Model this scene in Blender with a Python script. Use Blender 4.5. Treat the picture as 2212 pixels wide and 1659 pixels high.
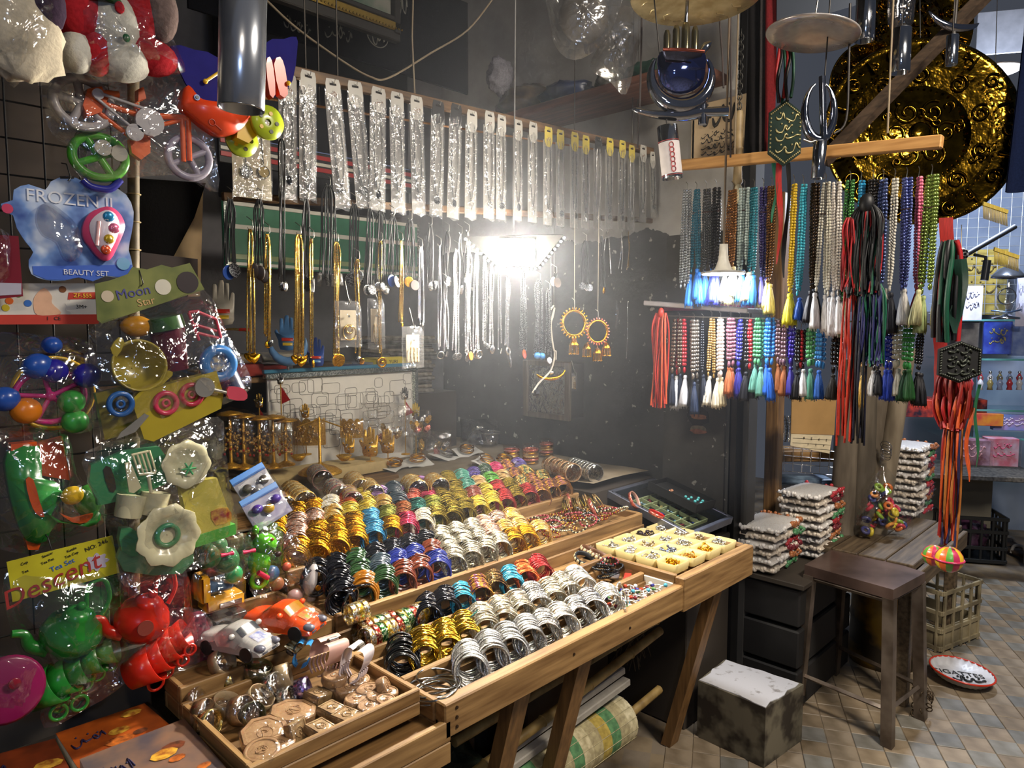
import bpy, math, random
from math import sin, cos
RN = random.Random
from mathutils import Vector, Matrix, Euler
R = math.radians; V = Vector
FACE = R(44.2 - 90)
rnd = RN(7)
for o in list(bpy.data.objects): bpy.data.objects.remove(o)
scene = bpy.context.scene
col = scene.collection

# ---------------------------------------------------------------- camera
CX, CY, FPX = 1106.0,829.5,1534.0
EYE = V((0.0,0.0,1.45))
HEAD = R(44.2)                       # heading of the view, from +X (the stall's long side) towards +Y (its depth)
PIT = math.atan(129.5 / FPX)
cam_d = bpy.data.cameras.new('camera'); cam = bpy.data.objects.new('camera', cam_d); col.objects.link(cam)
cam_d.sensor_width = 36.0; cam_d.lens = 36.0 * FPX / 2212.0; cam_d.clip_start = 0.02
cam.location = EYE; cam.rotation_euler = (R(90) - PIT, 0, FACE)
scene.camera = cam
_h = V((cos(HEAD), sin(HEAD),0)); _r = V((sin(HEAD),-cos(HEAD),0)); _z = V((0,0,1))
_f = _h * cos(PIT) - _z * sin(PIT); _u = _h * sin(PIT) + _z * cos(PIT)
def ray(px, py): return _f + _r * ((px - CX) / FPX) + _u * ((CY - py) / FPX)
def AY(px, py, Y): d = ray(px, py); return EYE + d * (Y / d.y)
def AX(px, py, X): d = ray(px, py); return EYE + d * (X / d.x)
def AZ(px, py, Z): d = ray(px, py); return EYE + d * ((Z - EYE.z) / d.z)
def AD(px, py, D): return EYE + ray(px, py) * D
def depth(p): return (V(p) - EYE).dot(_f)
def mpp(p): return depth(p) / FPX
def project(p):
    q = V(p) - EYE; k = FPX / q.dot(_f)
    return CX + q.dot(_r) * k, CY - q.dot(_u) * k

# ---------------------------------------------------------------- light
scene.view_settings.view_transform = 'Standard'; scene.view_settings.look = 'None'
scene.view_settings.exposure = 1.05; scene.view_settings.gamma = 1.0; scene.view_settings.use_curve_mapping = False
scene.cycles.transparent_max_bounces = 16; scene.cycles.max_bounces = 5; scene.cycles.diffuse_bounces = 3; scene.cycles.glossy_bounces = 3; scene.cycles.transmission_bounces = 4; scene.cycles.volume_bounces = 0
scene.cycles.use_adaptive_sampling = True; scene.cycles.adaptive_threshold = .06; scene.cycles.sample_clamp_indirect = 6.0; scene.cycles.caustics_reflective = False; scene.cycles.caustics_refractive = False
w = bpy.data.worlds.new('night_bazaar'); scene.world = w; w.use_nodes = True
w.node_tree.nodes['Background'].inputs[0].default_value = (0.42,0.47,0.6,1)
w.node_tree.nodes['Background'].inputs[1].default_value = 0.06
def lamp(name, kind, loc, power, color=(1,1,1), size=.1, aim=None, spot=None):
    l = bpy.data.lights.new(name, kind); o = bpy.data.objects.new(name, l); col.objects.link(o)
    l.energy = power; l.color = color; o.location = loc
    if kind == 'AREA': l.size = size
    else: l.shadow_soft_size = size
    if spot: l.spot_size = R(spot); l.spot_blend = .6
    if aim is not None: o.rotation_euler = (V(aim) - V(loc)).to_track_quat('-Z', 'Y').to_euler()
    return o
# ceiling bulbs of the lane behind the photographer and of the lane to the side
lamp('lane_bulb_light', 'POINT', (-0.35,-0.75,2.75),15,(1.0,.86,.68),.09)
lamp('lane_tube_light', 'AREA', (1.75,-0.55,2.85),40,(1.0,.9,.76),.5, aim=(2.3,.1,0))
lamp('lane_blue_light', 'POINT', (-0.75,-0.85,2.0),11,(.45,.62,1.0),.07)
lamp('neighbour_stall_light', 'POINT', (4.35,0.85,2.35),70,(.72,.82,1.0),.1)

# ---------------------------------------------------------------- materials
MATS = {}
def C(h):
    h = h.lstrip('#'); c = [int(h[i:i + 2], 16) / 255 for i in (0,2,4)]
    return tuple(x / 12.92 if x <= .04045 else ((x + .055) / 1.055) ** 2.4 for x in c)
def _new(name):
    m = bpy.data.materials.new(name); m.use_nodes = True; nt = m.node_tree
    for n in list(nt.nodes): nt.nodes.remove(n)
    return m, nt, nt.nodes.new('ShaderNodeOutputMaterial')
def nd(nt, t, **kw):
    n = nt.nodes.new(t)
    for k, v in kw.items():
        if k in n.inputs.keys(): n.inputs[k].default_value = v
        else: setattr(n, k, v)
    return n
def mat(name, color='#888888', rough=.5, metal=0., var=.12, scale=40., bump=0., bscale=None, color2=None, spec=.5, coat=0., emit=0., trans=0., sss=0., stretch=None, lo=.35, hi=.65):
    """principled surface whose colour drifts between two tones over object-space noise"""
    if name in MATS: return MATS[name]
    m, nt, out = _new(name)
    c = C(color) if isinstance(color, str) else color
    c2 = C(color2) if color2 else tuple(x * (1 - var) for x in c)
    b = nd(nt, 'ShaderNodeBsdfPrincipled', Roughness=rough, Metallic=metal)
    b.inputs['Specular IOR Level'].default_value = spec
    b.inputs['Coat Weight'].default_value = coat
    b.inputs['Transmission Weight'].default_value = trans
    tc = nd(nt, 'ShaderNodeTexCoord'); src = tc.outputs['Object']
    if stretch:
        mp = nd(nt, 'ShaderNodeMapping'); mp.inputs['Scale'].default_value = stretch
        nt.links.new(src, mp.inputs[0]); src = mp.outputs[0]
    nz = nd(nt, 'ShaderNodeTexNoise', Scale=scale, Detail=3.0)
    nt.links.new(src, nz.inputs['Vector'])
    rp = nd(nt, 'ShaderNodeValToRGB'); rp.color_ramp.elements[0].position = lo; rp.color_ramp.elements[1].position = hi
    rp.color_ramp.elements[0].color = (*c2,1); rp.color_ramp.elements[1].color = (*c, 1)
    nt.links.new(nz.outputs['Fac'], rp.inputs[0]); nt.links.new(rp.outputs[0], b.inputs['Base Color'])
    if bump:
        n2 = nd(nt, 'ShaderNodeTexNoise', Scale=bscale or scale, Detail=2.0); nt.links.new(src, n2.inputs['Vector'])
        bp = nd(nt, 'ShaderNodeBump', Strength=bump, Distance=.004); nt.links.new(n2.outputs['Fac'], bp.inputs['Height'])
        nt.links.new(bp.outputs[0], b.inputs['Normal'])
    if emit:
        b.inputs['Emission Color'].default_value = (*c, 1); b.inputs['Emission Strength'].default_value = emit
    nt.links.new(b.outputs[0], out.inputs[0]); MATS[name] = m
    return m
def film(name, tint=(1,1,1), gloss=.17, bump=1., scale=28., rough=.08, milky=0.):
    """clear plastic film: see-through with crumpled glints"""
    if name in MATS: return MATS[name]
    m, nt, out = _new(name)
    tr = nd(nt, 'ShaderNodeBsdfTransparent'); tr.inputs[0].default_value = (*tint, 1)
    gl = nd(nt, 'ShaderNodeBsdfGlossy', Roughness=rough)
    tc = nd(nt, 'ShaderNodeTexCoord'); nz = nd(nt, 'ShaderNodeTexNoise', Scale=scale, Detail=2.5, Distortion=.8)
    nt.links.new(tc.outputs['Object'], nz.inputs['Vector'])
    bp = nd(nt, 'ShaderNodeBump', Strength=bump, Distance=.006); nt.links.new(nz.outputs['Fac'], bp.inputs['Height'])
    nt.links.new(bp.outputs[0], gl.inputs['Normal'])
    mx = nd(nt, 'ShaderNodeMixShader'); mx.inputs[0].default_value = gloss
    last = tr
    if milky:
        df = nd(nt, 'ShaderNodeBsdfDiffuse'); df.inputs[0].default_value = (.85,.85,.85,1)
        m2 = nd(nt, 'ShaderNodeMixShader'); m2.inputs[0].default_value = milky
        nt.links.new(tr.outputs[0], m2.inputs[1]); nt.links.new(df.outputs[0], m2.inputs[2]); last = m2
    nt.links.new(last.outputs[0], mx.inputs[1]); nt.links.new(gl.outputs[0], mx.inputs[2]); nt.links.new(mx.outputs[0], out.inputs[0])
    MATS[name] = m
    return m
def glow(name, color, strength):
    if name in MATS: return MATS[name]
    m, nt, out = _new(name)
    e = nd(nt, 'ShaderNodeEmission', Strength=strength); e.inputs[0].default_value = (*color, 1)
    nt.links.new(e.outputs[0], out.inputs[0]); MATS[name] = m
    return m
def sparkle(name, base, dot, scale=260., thr=.5, metal=.9, rough=.25):
    """metal with glitter: cells of two tones and jittered normals"""
    if name in MATS: return MATS[name]
    m, nt, out = _new(name)
    b = nd(nt, 'ShaderNodeBsdfPrincipled', Roughness=rough, Metallic=metal)
    tc = nd(nt, 'ShaderNodeTexCoord'); vo = nd(nt, 'ShaderNodeTexVoronoi', Scale=scale)
    nt.links.new(tc.outputs['Object'], vo.inputs['Vector'])
    rp = nd(nt, 'ShaderNodeValToRGB'); rp.color_ramp.interpolation = 'CONSTANT'
    rp.color_ramp.elements[0].color = (*C(base),1); rp.color_ramp.elements[1].color = (*C(dot),1); rp.color_ramp.elements[1].position = thr
    nt.links.new(vo.outputs['Color'], rp.inputs[0]); nt.links.new(rp.outputs[0], b.inputs['Base Color'])
    bp = nd(nt, 'ShaderNodeBump', Strength=.7, Distance=.002); nt.links.new(vo.outputs['Color'], bp.inputs['Height'])
    nt.links.new(bp.outputs[0], b.inputs['Normal']); nt.links.new(b.outputs[0], out.inputs[0]); MATS[name] = m
    return m
def wood(name, a='#b8864a', b='#7a5427', axis=0, rough=.55, ring=18.):
    if name in MATS: return MATS[name]
    st = [ring] * 3; st[axis] = ring * .08
    return mat(name, a, rough, color2=b, scale=4., stretch=tuple(st), bump=.15, lo=.3, hi=.7)
def plastic(name, c, rough=.28, var=.08): return mat(name, c, rough, var=var, scale=25, coat=.15)
def cloth(name, c, var=.25): return mat(name, c, .95, var=var, scale=160, bump=.25, spec=.1)
GOLD = lambda: mat('gold_plate', '#f2b632', .22,1., color2='#b4780f', scale=300, bump=.3)
SILV = lambda: mat('silver_plate', '#e4e2dc', .2,1., color2='#a39f98', scale=300, bump=.3)
STEEL = lambda: mat('polished_steel', '#b9bcc2', .12,1., var=.1, scale=20)
FILM = lambda: film('clear_bag_film')
INK = mat('print_black', '#1c1a1a', .6)
BLACKCORD = lambda: mat('black_cord', '#0c0c0d', .6, var=.3, scale=90)

# ---------------------------------------------------------------- mesh building
class M:
    def __init__(s): s.v = []; s.f = []; s.puffy = False
    def add(s, vs, fs):
        k = len(s.v); s.v += [tuple(v) for v in vs]; s.f += [tuple(i + k for i in f) for f in fs]; return s
    def box(s, c, sz, rot=None):
        x, y, z = sz[0] / 2, sz[1] / 2, sz[2] / 2; c = V(c)
        vs = [V((a * x, b * y, d * z)) for a in (-1,1) for b in (-1,1) for d in (-1,1)]
        if rot is not None:
            m = Euler(rot).to_matrix(); vs = [m @ v for v in vs]
        return s.add([v + c for v in vs], [(0,1,3,2),(4,6,7,5),(0,4,5,1),(2,3,7,6),(0,2,6,4),(1,5,7,3)])
    def bbox(s, c, sz, b=.004):
        """box with chamfered edges"""
        c = V(c); h = [k / 2 for k in sz]; b = min(b, *[k * .9 for k in h]); vs = []
        for a in (-1,1):
            for d in (-1,1):
                for e in (-1,1):
                    vs += [c + V((a * h[0], d * (h[1] - b), e * (h[2] - b))), c + V((a * (h[0] - b), d * h[1], e * (h[2] - b))), c + V((a * (h[0] - b), d * (h[1] - b), e * h[2]))]
        I = lambda a, d, e, k: ((a > 0) * 4 + (d > 0) * 2 + (e > 0)) * 3 + k
        fs = []
        for a in (-1,1):
            fs += [[I(a, -1,-1,0), I(a, 1,-1,0), I(a, 1,1,0), I(a, -1,1,0)], [I(-1, a, -1,1), I(1, a, -1,1), I(1, a, 1,1), I(-1, a, 1,1)], [I(-1,-1, a, 2), I(1,-1, a, 2), I(1,1, a, 2), I(-1,1, a, 2)]]
        for a in (-1,1):
            for d in (-1,1):
                fs += [[I(a, d, -1,0), I(a, d, 1,0), I(a, d, 1,1), I(a, d, -1,1)], [I(a, -1, d, 0), I(a, 1, d, 0), I(a, 1, d, 2), I(a, -1, d, 2)], [I(-1, a, d, 1), I(1, a, d, 1), I(1, a, d, 2), I(-1, a, d, 2)]]
                for e in (-1,1): fs.append([I(a, d, e, 0), I(a, d, e, 1), I(a, d, e, 2)])
        return s.add(vs, fs)
    def tube(s, pts, r, n=6, closed=False, cap=True):
        pts = [V(p) for p in pts]; k = len(pts); rs = r if isinstance(r, (list, tuple)) else [r] * k
        vs = []; up = None
        for i, p in enumerate(pts):
            a = pts[i - 1] if (i > 0 or closed) else p; b = pts[(i + 1) % k] if (i < k - 1 or closed) else p
            t = (b - a); t = t.normalized() if t.length > 1e-9 else V((0,0,1))
            if up is None: up = V((0,0,1)) if abs(t.z) < .9 else V((1,0,0))
            side = t.cross(up)
            if side.length < 1e-6: side = t.cross(V((0,1,0.01)))
            side.normalize(); up = side.cross(t).normalized()
            for j in range(n):
                an = 2 * math.pi * j / n; vs.append(p + (side * cos(an) + up * sin(an)) * rs[i])
        fs = []
        for i in range(k if closed else k - 1):
            a = i * n; b = ((i + 1) % k) * n
            for j in range(n): fs.append((a + j, a + (j + 1) % n, b + (j + 1) % n, b + j))
        if not closed and cap: fs += [tuple(range(n))[::-1], tuple((k - 1) * n + j for j in range(n))]
        return s.add(vs, fs)
    def cyl(s, a, b, r, r2=None, n=12, cap=True): return s.tube([a, b], [r, r if r2 is None else r2], n, cap=cap)
    def torus(s, c, Rr, r, N=28, n=6, nrm=(0,1,0), sq=1.):
        q = V((0,0,1)).rotation_difference(V(nrm)); c = V(c)
        return s.tube([c + q @ V((cos(2 * math.pi * i / N) * Rr, sin(2 * math.pi * i / N) * Rr * sq, 0)) for i in range(N)], r, n, closed=True)
    def lathe(s, prof, n=24, c=(0,0,0), q=None, wave=0, wn=0):
        c = V(c); vs = []
        for r, z in prof:
            for j in range(n):
                a = 2 * math.pi * j / n; rr = r * (1 + (wave * cos(wn * a) if wn else 0))
                p = V((rr * cos(a), rr * sin(a), z)); vs.append(c + (q @ p if q else p))
        fs = [(i * n + j, i * n + (j + 1) % n, (i + 1) * n + (j + 1) % n, (i + 1) * n + j) for i in range(len(prof) - 1) for j in range(n)]
        return s.add(vs, fs)
    def ball(s, c, r, n=8, m=5, q=None):
        c = V(c); rx, ry, rz = (r, r, r) if not isinstance(r, (tuple, list)) else r
        vs = [V((0,0, rz))]
        for i in range(1, m):
            t = math.pi * i / m
            vs += [V((rx * sin(t) * cos(2 * math.pi * j / n), ry * sin(t) * sin(2 * math.pi * j / n), rz * cos(t))) for j in range(n)]
        vs.append(V((0,0,-rz)))
        fs = [(0,1 + j, 1 + (j + 1) % n) for j in range(n)]
        for i in range(m - 2):
            a = 1 + i * n; fs += [(a + j, a + n + j, a + n + (j + 1) % n, a + (j + 1) % n) for j in range(n)]
        e = len(vs) - 1; a = 1 + (m - 2) * n; fs += [(e, a + (j + 1) % n, a + j) for j in range(n)]
        return s.add([c + (q @ v if q else v) for v in vs], fs)
    def prism(s, poly, y0, y1, c=(0,0,0)):
        """outline in x/z, thickness along y"""
        n = len(poly); c = V(c); s.puffy = True
        vs = [c + V((x, y0, z)) for x, z in poly] + [c + V((x, y1, z)) for x, z in poly]
        return s.add(vs, [tuple(range(n)), tuple(range(2 * n - 1, n - 1,-1))] + [(i, i + n, (i + 1) % n + n, (i + 1) % n) for i in range(n)])
    def sheet(s, fn, nu, nv):
        vs = [fn(i / nu, j / nv) for j in range(nv + 1) for i in range(nu + 1)]; k = nu + 1
        return s.add(vs, [(j * k + i, j * k + i + 1,(j + 1) * k + i + 1,(j + 1) * k + i) for j in range(nv) for i in range(nu)])
    def move(s, off=(0,0,0), rot=None, k=1.):
        m = Euler(rot).to_matrix() if rot is not None else Matrix.Identity(3); off = V(off)
        s.v = [tuple(m @ (V(v) * k) + off) for v in s.v]; return s
    def mesh(s, name, m=None, smooth=True):
        me = bpy.data.meshes.new(name); me.from_pydata(s.v, [], s.f); me.validate()
        if smooth:
            me.polygons.foreach_set('use_smooth', [True] * len(me.polygons))
            big = [p for p in me.polygons if p.loop_total > 4 and not s.puffy]
            if big:
                sh = set(k for p in big for k in p.edge_keys); at = me.attributes.new('sharp_edge', 'BOOLEAN', 'EDGE')
                at.data.foreach_set('value', [tuple(sorted(e.vertices)) in sh for e in me.edges])
        if m: me.materials.append(m)
        me.update(); return me
    def build(s, name, m, parent=None, loc=(0,0,0), rot=(0,0,0), smooth=True):
        return put(name, s.mesh(name, m, smooth), None, parent, loc, rot)
def put(name, me, m=None, parent=None, loc=(0,0,0), rot=(0,0,0), scale=None):
    o = bpy.data.objects.new(name, me); col.objects.link(o); o.location = loc; o.rotation_euler = rot
    if scale is not None: o.scale = (scale,) * 3 if not isinstance(scale, (tuple, list)) else scale
    if parent is not None: o.parent = parent
    if m is not None:
        if not me.materials: me.materials.append(m)
        o.material_slots[0].link = 'OBJECT'; o.material_slots[0].material = m
    return o
def tag(o, label, cat, group=None):
    o['label'] = label; o['category'] = cat
    if group: o['group'] = group
    return o
def T(name, label, cat, loc=(0,0,0), rot=0., group=None):
    o = bpy.data.objects.new(name, None); col.objects.link(o); o.location = loc; o.empty_display_size = .02
    o.rotation_euler = (0,0, rot) if isinstance(rot, (int, float)) else tuple(rot)
    return tag(o, label, cat, group)
def struct(o): o['kind'] = 'structure'; return o
def text(s, size, m, parent, loc, rot=(R(90),0,0), ext=.0004, name='lettering', ax='CENTER', shear=0., sx=1.):
    c = bpy.data.curves.new(name, 'FONT'); c.body = s; c.size = size; c.extrude = ext; c.align_x = ax; c.align_y = 'CENTER'; c.shear = shear
    c.materials.append(m); c.resolution_u = 3; o = bpy.data.objects.new(name, c); col.objects.link(o)
    o.location = loc; o.rotation_euler = rot; o.parent = parent; o.scale = (sx, 1,1)
    return o
def arc(c, r, a0, a1, n=12, plane='xz', sq=1.):
    out = []
    for i in range(n + 1):
        a = R(a0 + (a1 - a0) * i / n); x, y = r * cos(a), r * sin(a) * sq
        out.append((c[0] + x, c[1], c[2] + y) if plane == 'xz' else (c[0] + x, c[1] + y, c[2]))
    return out
def pillow(w, h, t, seed=0, nu=10, nv=12, crump=.25, taper=0.):
    """a filled plastic bag lying in x/z, bulging along y, top edge at z=0, bottom at z=-h"""
    g = RN(seed); m = M()
    ph = [g.uniform(0,6.28) for _ in range(6)]
    for sgn in (-1,1):
        def fn(u, v, sgn=sgn):
            e = (max(0,4 * u * (1 - u)) ** .5) * (max(0,4 * v * (1 - v)) ** .45)
            k = 1 + crump * (sin(9 * u + 5 * v + ph[0]) * .5 + sin(-6 * u + 13 * v + ph[1]) * .4 + sin(17 * u - 11 * v + ph[2]) * .3)
            ww = w * (1 - taper * (1 - v) ** 2)
            return V(((u - .5) * ww + .01 * w * sin(11 * v + ph[3]), sgn * t / 2 * e * k, -h * v + .012 * h * sin(8 * u + ph[4]) * (v > .9)))
        m.sheet(fn, nu, nv)
    return m
def blob(pts, n=3): 
    """closed smooth outline through control points (Catmull-Rom)"""
    out = []; k = len(pts)
    for i in range(k):
        p0, p1, p2, p3 = pts[i - 1], pts[i], pts[(i + 1) % k], pts[(i + 2) % k]
        for j in range(n):
            t = j / n
            out.append(tuple(.5 * (2 * p1[d] + (p2[d] - p0[d]) * t + (2 * p0[d] - 5 * p1[d] + 4 * p2[d] - p3[d]) * t * t + (3 * p1[d] - p0[d] - 3 * p2[d] + p3[d]) * t ** 3) for d in (0,1)))
    return out
def smooth_path(pts, n=4):
    out = []; k = len(pts)
    for i in range(k - 1):
        p0, p1, p2, p3 = V(pts[max(i - 1,0)]), V(pts[i]), V(pts[i + 1]), V(pts[min(i + 2, k - 1)])
        for j in range(n):
            t = j / n; out.append(.5 * (2 * p1 + (p2 - p0) * t + (2 * p0 - 5 * p1 + 4 * p2 - p3) * t * t + (3 * p1 - p0 - 3 * p2 + p3) * t ** 3))
    out.append(V(pts[-1])); return out
def lump(r, seed=0, amp=.16, freq=3.):
    """crumpled bundle: a ball pushed in and out by noise"""
    from mathutils import noise
    b = M().ball((0,0,0), r, 26,16); off = V((seed * 3.7, seed * 1.3, seed * 2.1)); mr = max(r)
    b.v = [tuple(V(v) * (1 + amp * noise.noise(V(v) / mr * freq + off) + amp * .6 * noise.noise(V(v) / mr * freq * 2.7 + off))) for v in b.v]
    return b
ORD = ['first', 'second', 'third', 'fourth', 'fifth', 'sixth', 'seventh', 'eighth', 'ninth', 'tenth', 'eleventh', 'twelfth', 'thirteenth', 'fourteenth', 'fifteenth', 'sixteenth', 'seventeenth', 'eighteenth', 'nineteenth', 'twentieth', 'twenty-first', 'twenty-second', 'twenty-third', 'twenty-fourth', 'twenty-fifth', 'twenty-sixth', 'twenty-seventh', 'twenty-eighth', 'twenty-ninth', 'thirtieth']
def scribble(g, w, h, n=4, r=.001, y=0.):
    """joined-up script as a handful of swooping strokes in x/z"""
    m = M(); x = -w / 2
    for i in range(n):
        sw = w / n * g.uniform(.7,1.5); z = g.uniform(-.15,.15) * h
        pts = [(x, y, z),(x + sw * .2, y, z - h * g.uniform(.1,.45)),(x + sw * .6, y, z - h * g.uniform(-.1,.3)),(x + sw * .8, y, z + h * g.uniform(.1,.5)),(x + sw, y, z + g.uniform(-.2,.2) * h)]
        m.tube(smooth_path(pts, 3), [r * (.5 + .9 * abs(sin(k * .5))) for k in range(13)], 4)
        m.ball((x + sw * .5, y, z + h * g.uniform(.3,.5)), r * 1.3,5,3); x += w / n
    return m

# ================================================================ THE SETTING
WALL_Y, WALL_X = 2.95,2.5
def floor_mat():
    m, nt, out = _new('worn_cement_tiles')
    b = nd(nt, 'ShaderNodeBsdfPrincipled', Roughness=.55)
    tc = nd(nt, 'ShaderNodeTexCoord'); mp = nd(nt, 'ShaderNodeMapping'); mp.inputs['Rotation'].default_value = (0,0,-(HEAD - R(16.)))
    nt.links.new(tc.outputs['Object'], mp.inputs[0])
    ch = nd(nt, 'ShaderNodeTexChecker', Scale=1 / .09); ch.inputs[1].default_value = (*C('#8d7d66'),1); ch.inputs[2].default_value = (*C('#85796a'),1)
    nt.links.new(mp.outputs[0], ch.inputs[0])
    nz = nd(nt, 'ShaderNodeTexNoise', Scale=4.5, Detail=8.0); nt.links.new(tc.outputs['Object'], nz.inputs['Vector'])
    rp = nd(nt, 'ShaderNodeValToRGB'); rp.color_ramp.elements[0].position = .35; rp.color_ramp.elements[1].position = .62
    rp.color_ramp.elements[0].color = (*C('#5a4c3c'),1); rp.color_ramp.elements[1].color = (1,1,1,1)
    nt.links.new(nz.outputs['Fac'], rp.inputs[0])
    mx = nd(nt, 'ShaderNodeMixRGB', blend_type='MULTIPLY'); mx.inputs[0].default_value = .8
    nt.links.new(ch.outputs[0], mx.inputs[1]); nt.links.new(rp.outputs[0], mx.inputs[2]); nt.links.new(mx.outputs[0], b.inputs['Base Color'])
    nt.links.new(b.outputs[0], out.inputs[0]); return m
fl = struct(M().box((2.2,.6,-.045),(8.4,6.4,.05)).build('floor', mat('floor_grout', '#4a4238', .9, color2='#2c2620', scale=6), smooth=0))
struct(M().box((2.2,.6,-.0062),(8.4,6.4,.006)).build('floor_bed', floor_mat(), smooth=0))
# cement tiles laid one by one where the lane shows
TM = [mat('tile_ochre_%d' % i, c, .5, color2=d, scale=14, lo=.25, hi=.7, bump=.25) for i, (c, d) in enumerate([('#978670', '#6c5c48'),('#9c8b74', '#74644f'),('#8c7b64', '#62533f')])] + \
     [mat('tile_grey_%d' % i, c, .5, color2=d, scale=14, lo=.25, hi=.7, bump=.25) for i, (c, d) in enumerate([('#86827a', '#5f5a50'),('#8b8880', '#645d50'),('#7b7974', '#5a564c')])] + \
     [mat('tile_worn', '#8f806c', .6, color2='#655744', scale=10, lo=.3, hi=.6, bump=.4)]
tile_me = M().bbox((0,0,0),(.0882,.0882,.02),.0018).mesh('tile', TM[0], False)
def lay_tiles():
    g = RN(3); a = HEAD - R(16.); ca, sa = cos(a), sin(a); cells = []
    for i in range(0,80):
        for j in range(-46,24):
            x, y = i * .09, j * .09; p = V((ca * x - sa * y, sa * x + ca * y, 0))
            if depth(p) < 1.9: continue
            px, py = project(p)
            if 1440 < px < 2260 and 1225 < py < 1720 and (px > 1800 or py > 1380): cells.append((depth(p), i, j, p))
    cells.sort(key=lambda c: c[0])
    for k, (d, i, j, p) in enumerate(cells[:300]):
        px, py = project(p); check = (px > 1860 and py > 1540) or py < 1400
        if not check and g.random() < .8: m = TM[6] if g.random() < .6 else TM[g.randrange(3)]
        else: m = TM[((i + j) % 2) * 3 + g.randrange(3)]
        put('tile', tile_me, m, fl, (p.x, p.y, -.010 + g.uniform(-.001,.001)),(g.uniform(-.008,.008), g.uniform(-.008,.008), a))
lay_tiles()

def plaster(name, light, dark, split=None, low=None):
    m, nt, out = _new(name)
    b = nd(nt, 'ShaderNodeBsdfPrincipled', Roughness=.85); b.inputs['Specular IOR Level'].default_value = .3
    tc = nd(nt, 'ShaderNodeTexCoord')
    n1 = nd(nt, 'ShaderNodeTexNoise', Scale=2.2, Detail=7.0, Roughness=.65); n2 = nd(nt, 'ShaderNodeTexNoise', Scale=26., Detail=4.0)
    for n in (n1, n2): nt.links.new(tc.outputs['Object'], n.inputs['Vector'])
    r1 = nd(nt, 'ShaderNodeValToRGB'); r1.color_ramp.elements[0].position = .32; r1.color_ramp.elements[1].position = .66
    r1.color_ramp.elements[0].color = (*C(dark),1); r1.color_ramp.elements[1].color = (*C(light),1)
    nt.links.new(n1.outputs['Fac'], r1.inputs[0]); last = r1.outputs[0]
    if split is not None:
        sp = nd(nt, 'ShaderNodeSeparateXYZ'); nt.links.new(tc.outputs['Object'], sp.inputs[0])
        mt = nd(nt, 'ShaderNodeMath', operation='MULTIPLY_ADD'); mt.inputs[1].default_value = .25; nt.links.new(n1.outputs['Fac'], mt.inputs[0]); nt.links.new(sp.outputs['Z'], mt.inputs[2])
        gt = nd(nt, 'ShaderNodeMath', operation='GREATER_THAN'); gt.inputs[1].default_value = split; nt.links.new(mt.outputs[0], gt.inputs[0])
        r2 = nd(nt, 'ShaderNodeValToRGB'); r2.color_ramp.elements[0].position = .3; r2.color_ramp.elements[1].position = .74
        r2.color_ramp.elements[0].color = (*C(low[1]),1); r2.color_ramp.elements[1].color = (*C(low[0]),1); nt.links.new(n1.outputs['Fac'], r2.inputs[0])
        # flaked pale specks of the bare wall under the dark paint
        r3 = nd(nt, 'ShaderNodeValToRGB'); r3.color_ramp.elements[0].position = .66; r3.color_ramp.elements[1].position = .70; nt.links.new(n2.outputs['Fac'], r3.inputs[0])
        m3 = nd(nt, 'ShaderNodeMixRGB'); m3.inputs[2].default_value = (*C('#8d8a82'),1); nt.links.new(r3.outputs[0], m3.inputs[0]); nt.links.new(r2.outputs[0], m3.inputs[1])
        mx = nd(nt, 'ShaderNodeMixRGB'); nt.links.new(gt.outputs[0], mx.inputs[0]); nt.links.new(m3.outputs[0], mx.inputs[1]); nt.links.new(last, mx.inputs[2]); last = mx.outputs[0]
    nt.links.new(last, b.inputs['Base Color'])
    bp = nd(nt, 'ShaderNodeBump', Strength=.35, Distance=.006); nt.links.new(n2.outputs['Fac'], bp.inputs['Height']); nt.links.new(bp.outputs[0], b.inputs['Normal'])
    nt.links.new(b.outputs[0], out.inputs[0]); return m
WALLM = plaster('plaster_dark_dado', '#a9a6a3', '#86827e', 1.93,('#4d4c4a', '#2f2e2d'))
struct(M().box((.55, WALL_Y + .06,1.55),(4.1,.12,3.1)).build('wall_back', plaster('plaster_back', '#77767a', '#55545a', 1.15,('#5a5856', '#3a3836')), smooth=0))
struct(M().box((WALL_X + .06,2.12,1.55),(.12,1.70,3.1)).build('wall_right', WALLM, smooth=0))
struct(M().box((-1.56,1.6,1.55),(.12,2.9,3.1)).build('wall_left', plaster('plaster_left', '#5c5a58', '#3c3a38'), smooth=0))
struct(M().box((1.2,1.9,3.13),(5.6,2.3,.06)).build('ceiling', mat('sooty_ceiling', '#38342f', .95, scale=3), smooth=0))  # evenly dark slab closing the stall from above
# narrow wall end facing the lane: dark steel post and raw timber post
struct(M().box((WALL_X + .03,1.262,1.5),(.06,.028,3.0)).build('trim_1', mat('dark_steel_post', '#2b2a2b', .45,.6, scale=12), smooth=0))
struct(M().box((WALL_X + .09,1.25,1.5),(.07,.05,3.0)).build('trim_2', mat('sooty_wall_end', '#3c3a38', .8, scale=8), smooth=0))
pp = AX(1672,960,2.98)
struct(M().bbox((2.98, pp.y, 1.0),(.065,.055,2.0),.004).build('trim_3', wood('timber_post', '#8d6a3f', '#54391c', 2), smooth=0))
# tarred steel door leaf on the wall with a torn sticker
dl = M().box((0,0,0),(.012,.27,1.3)).build('door_1', plaster('tarred_door', '#454240', '#2a2827', 9., ('#4b4844', '#2b2a28')), None, (WALL_X - .004,1.425,1.15), smooth=0); struct(dl)

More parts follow.
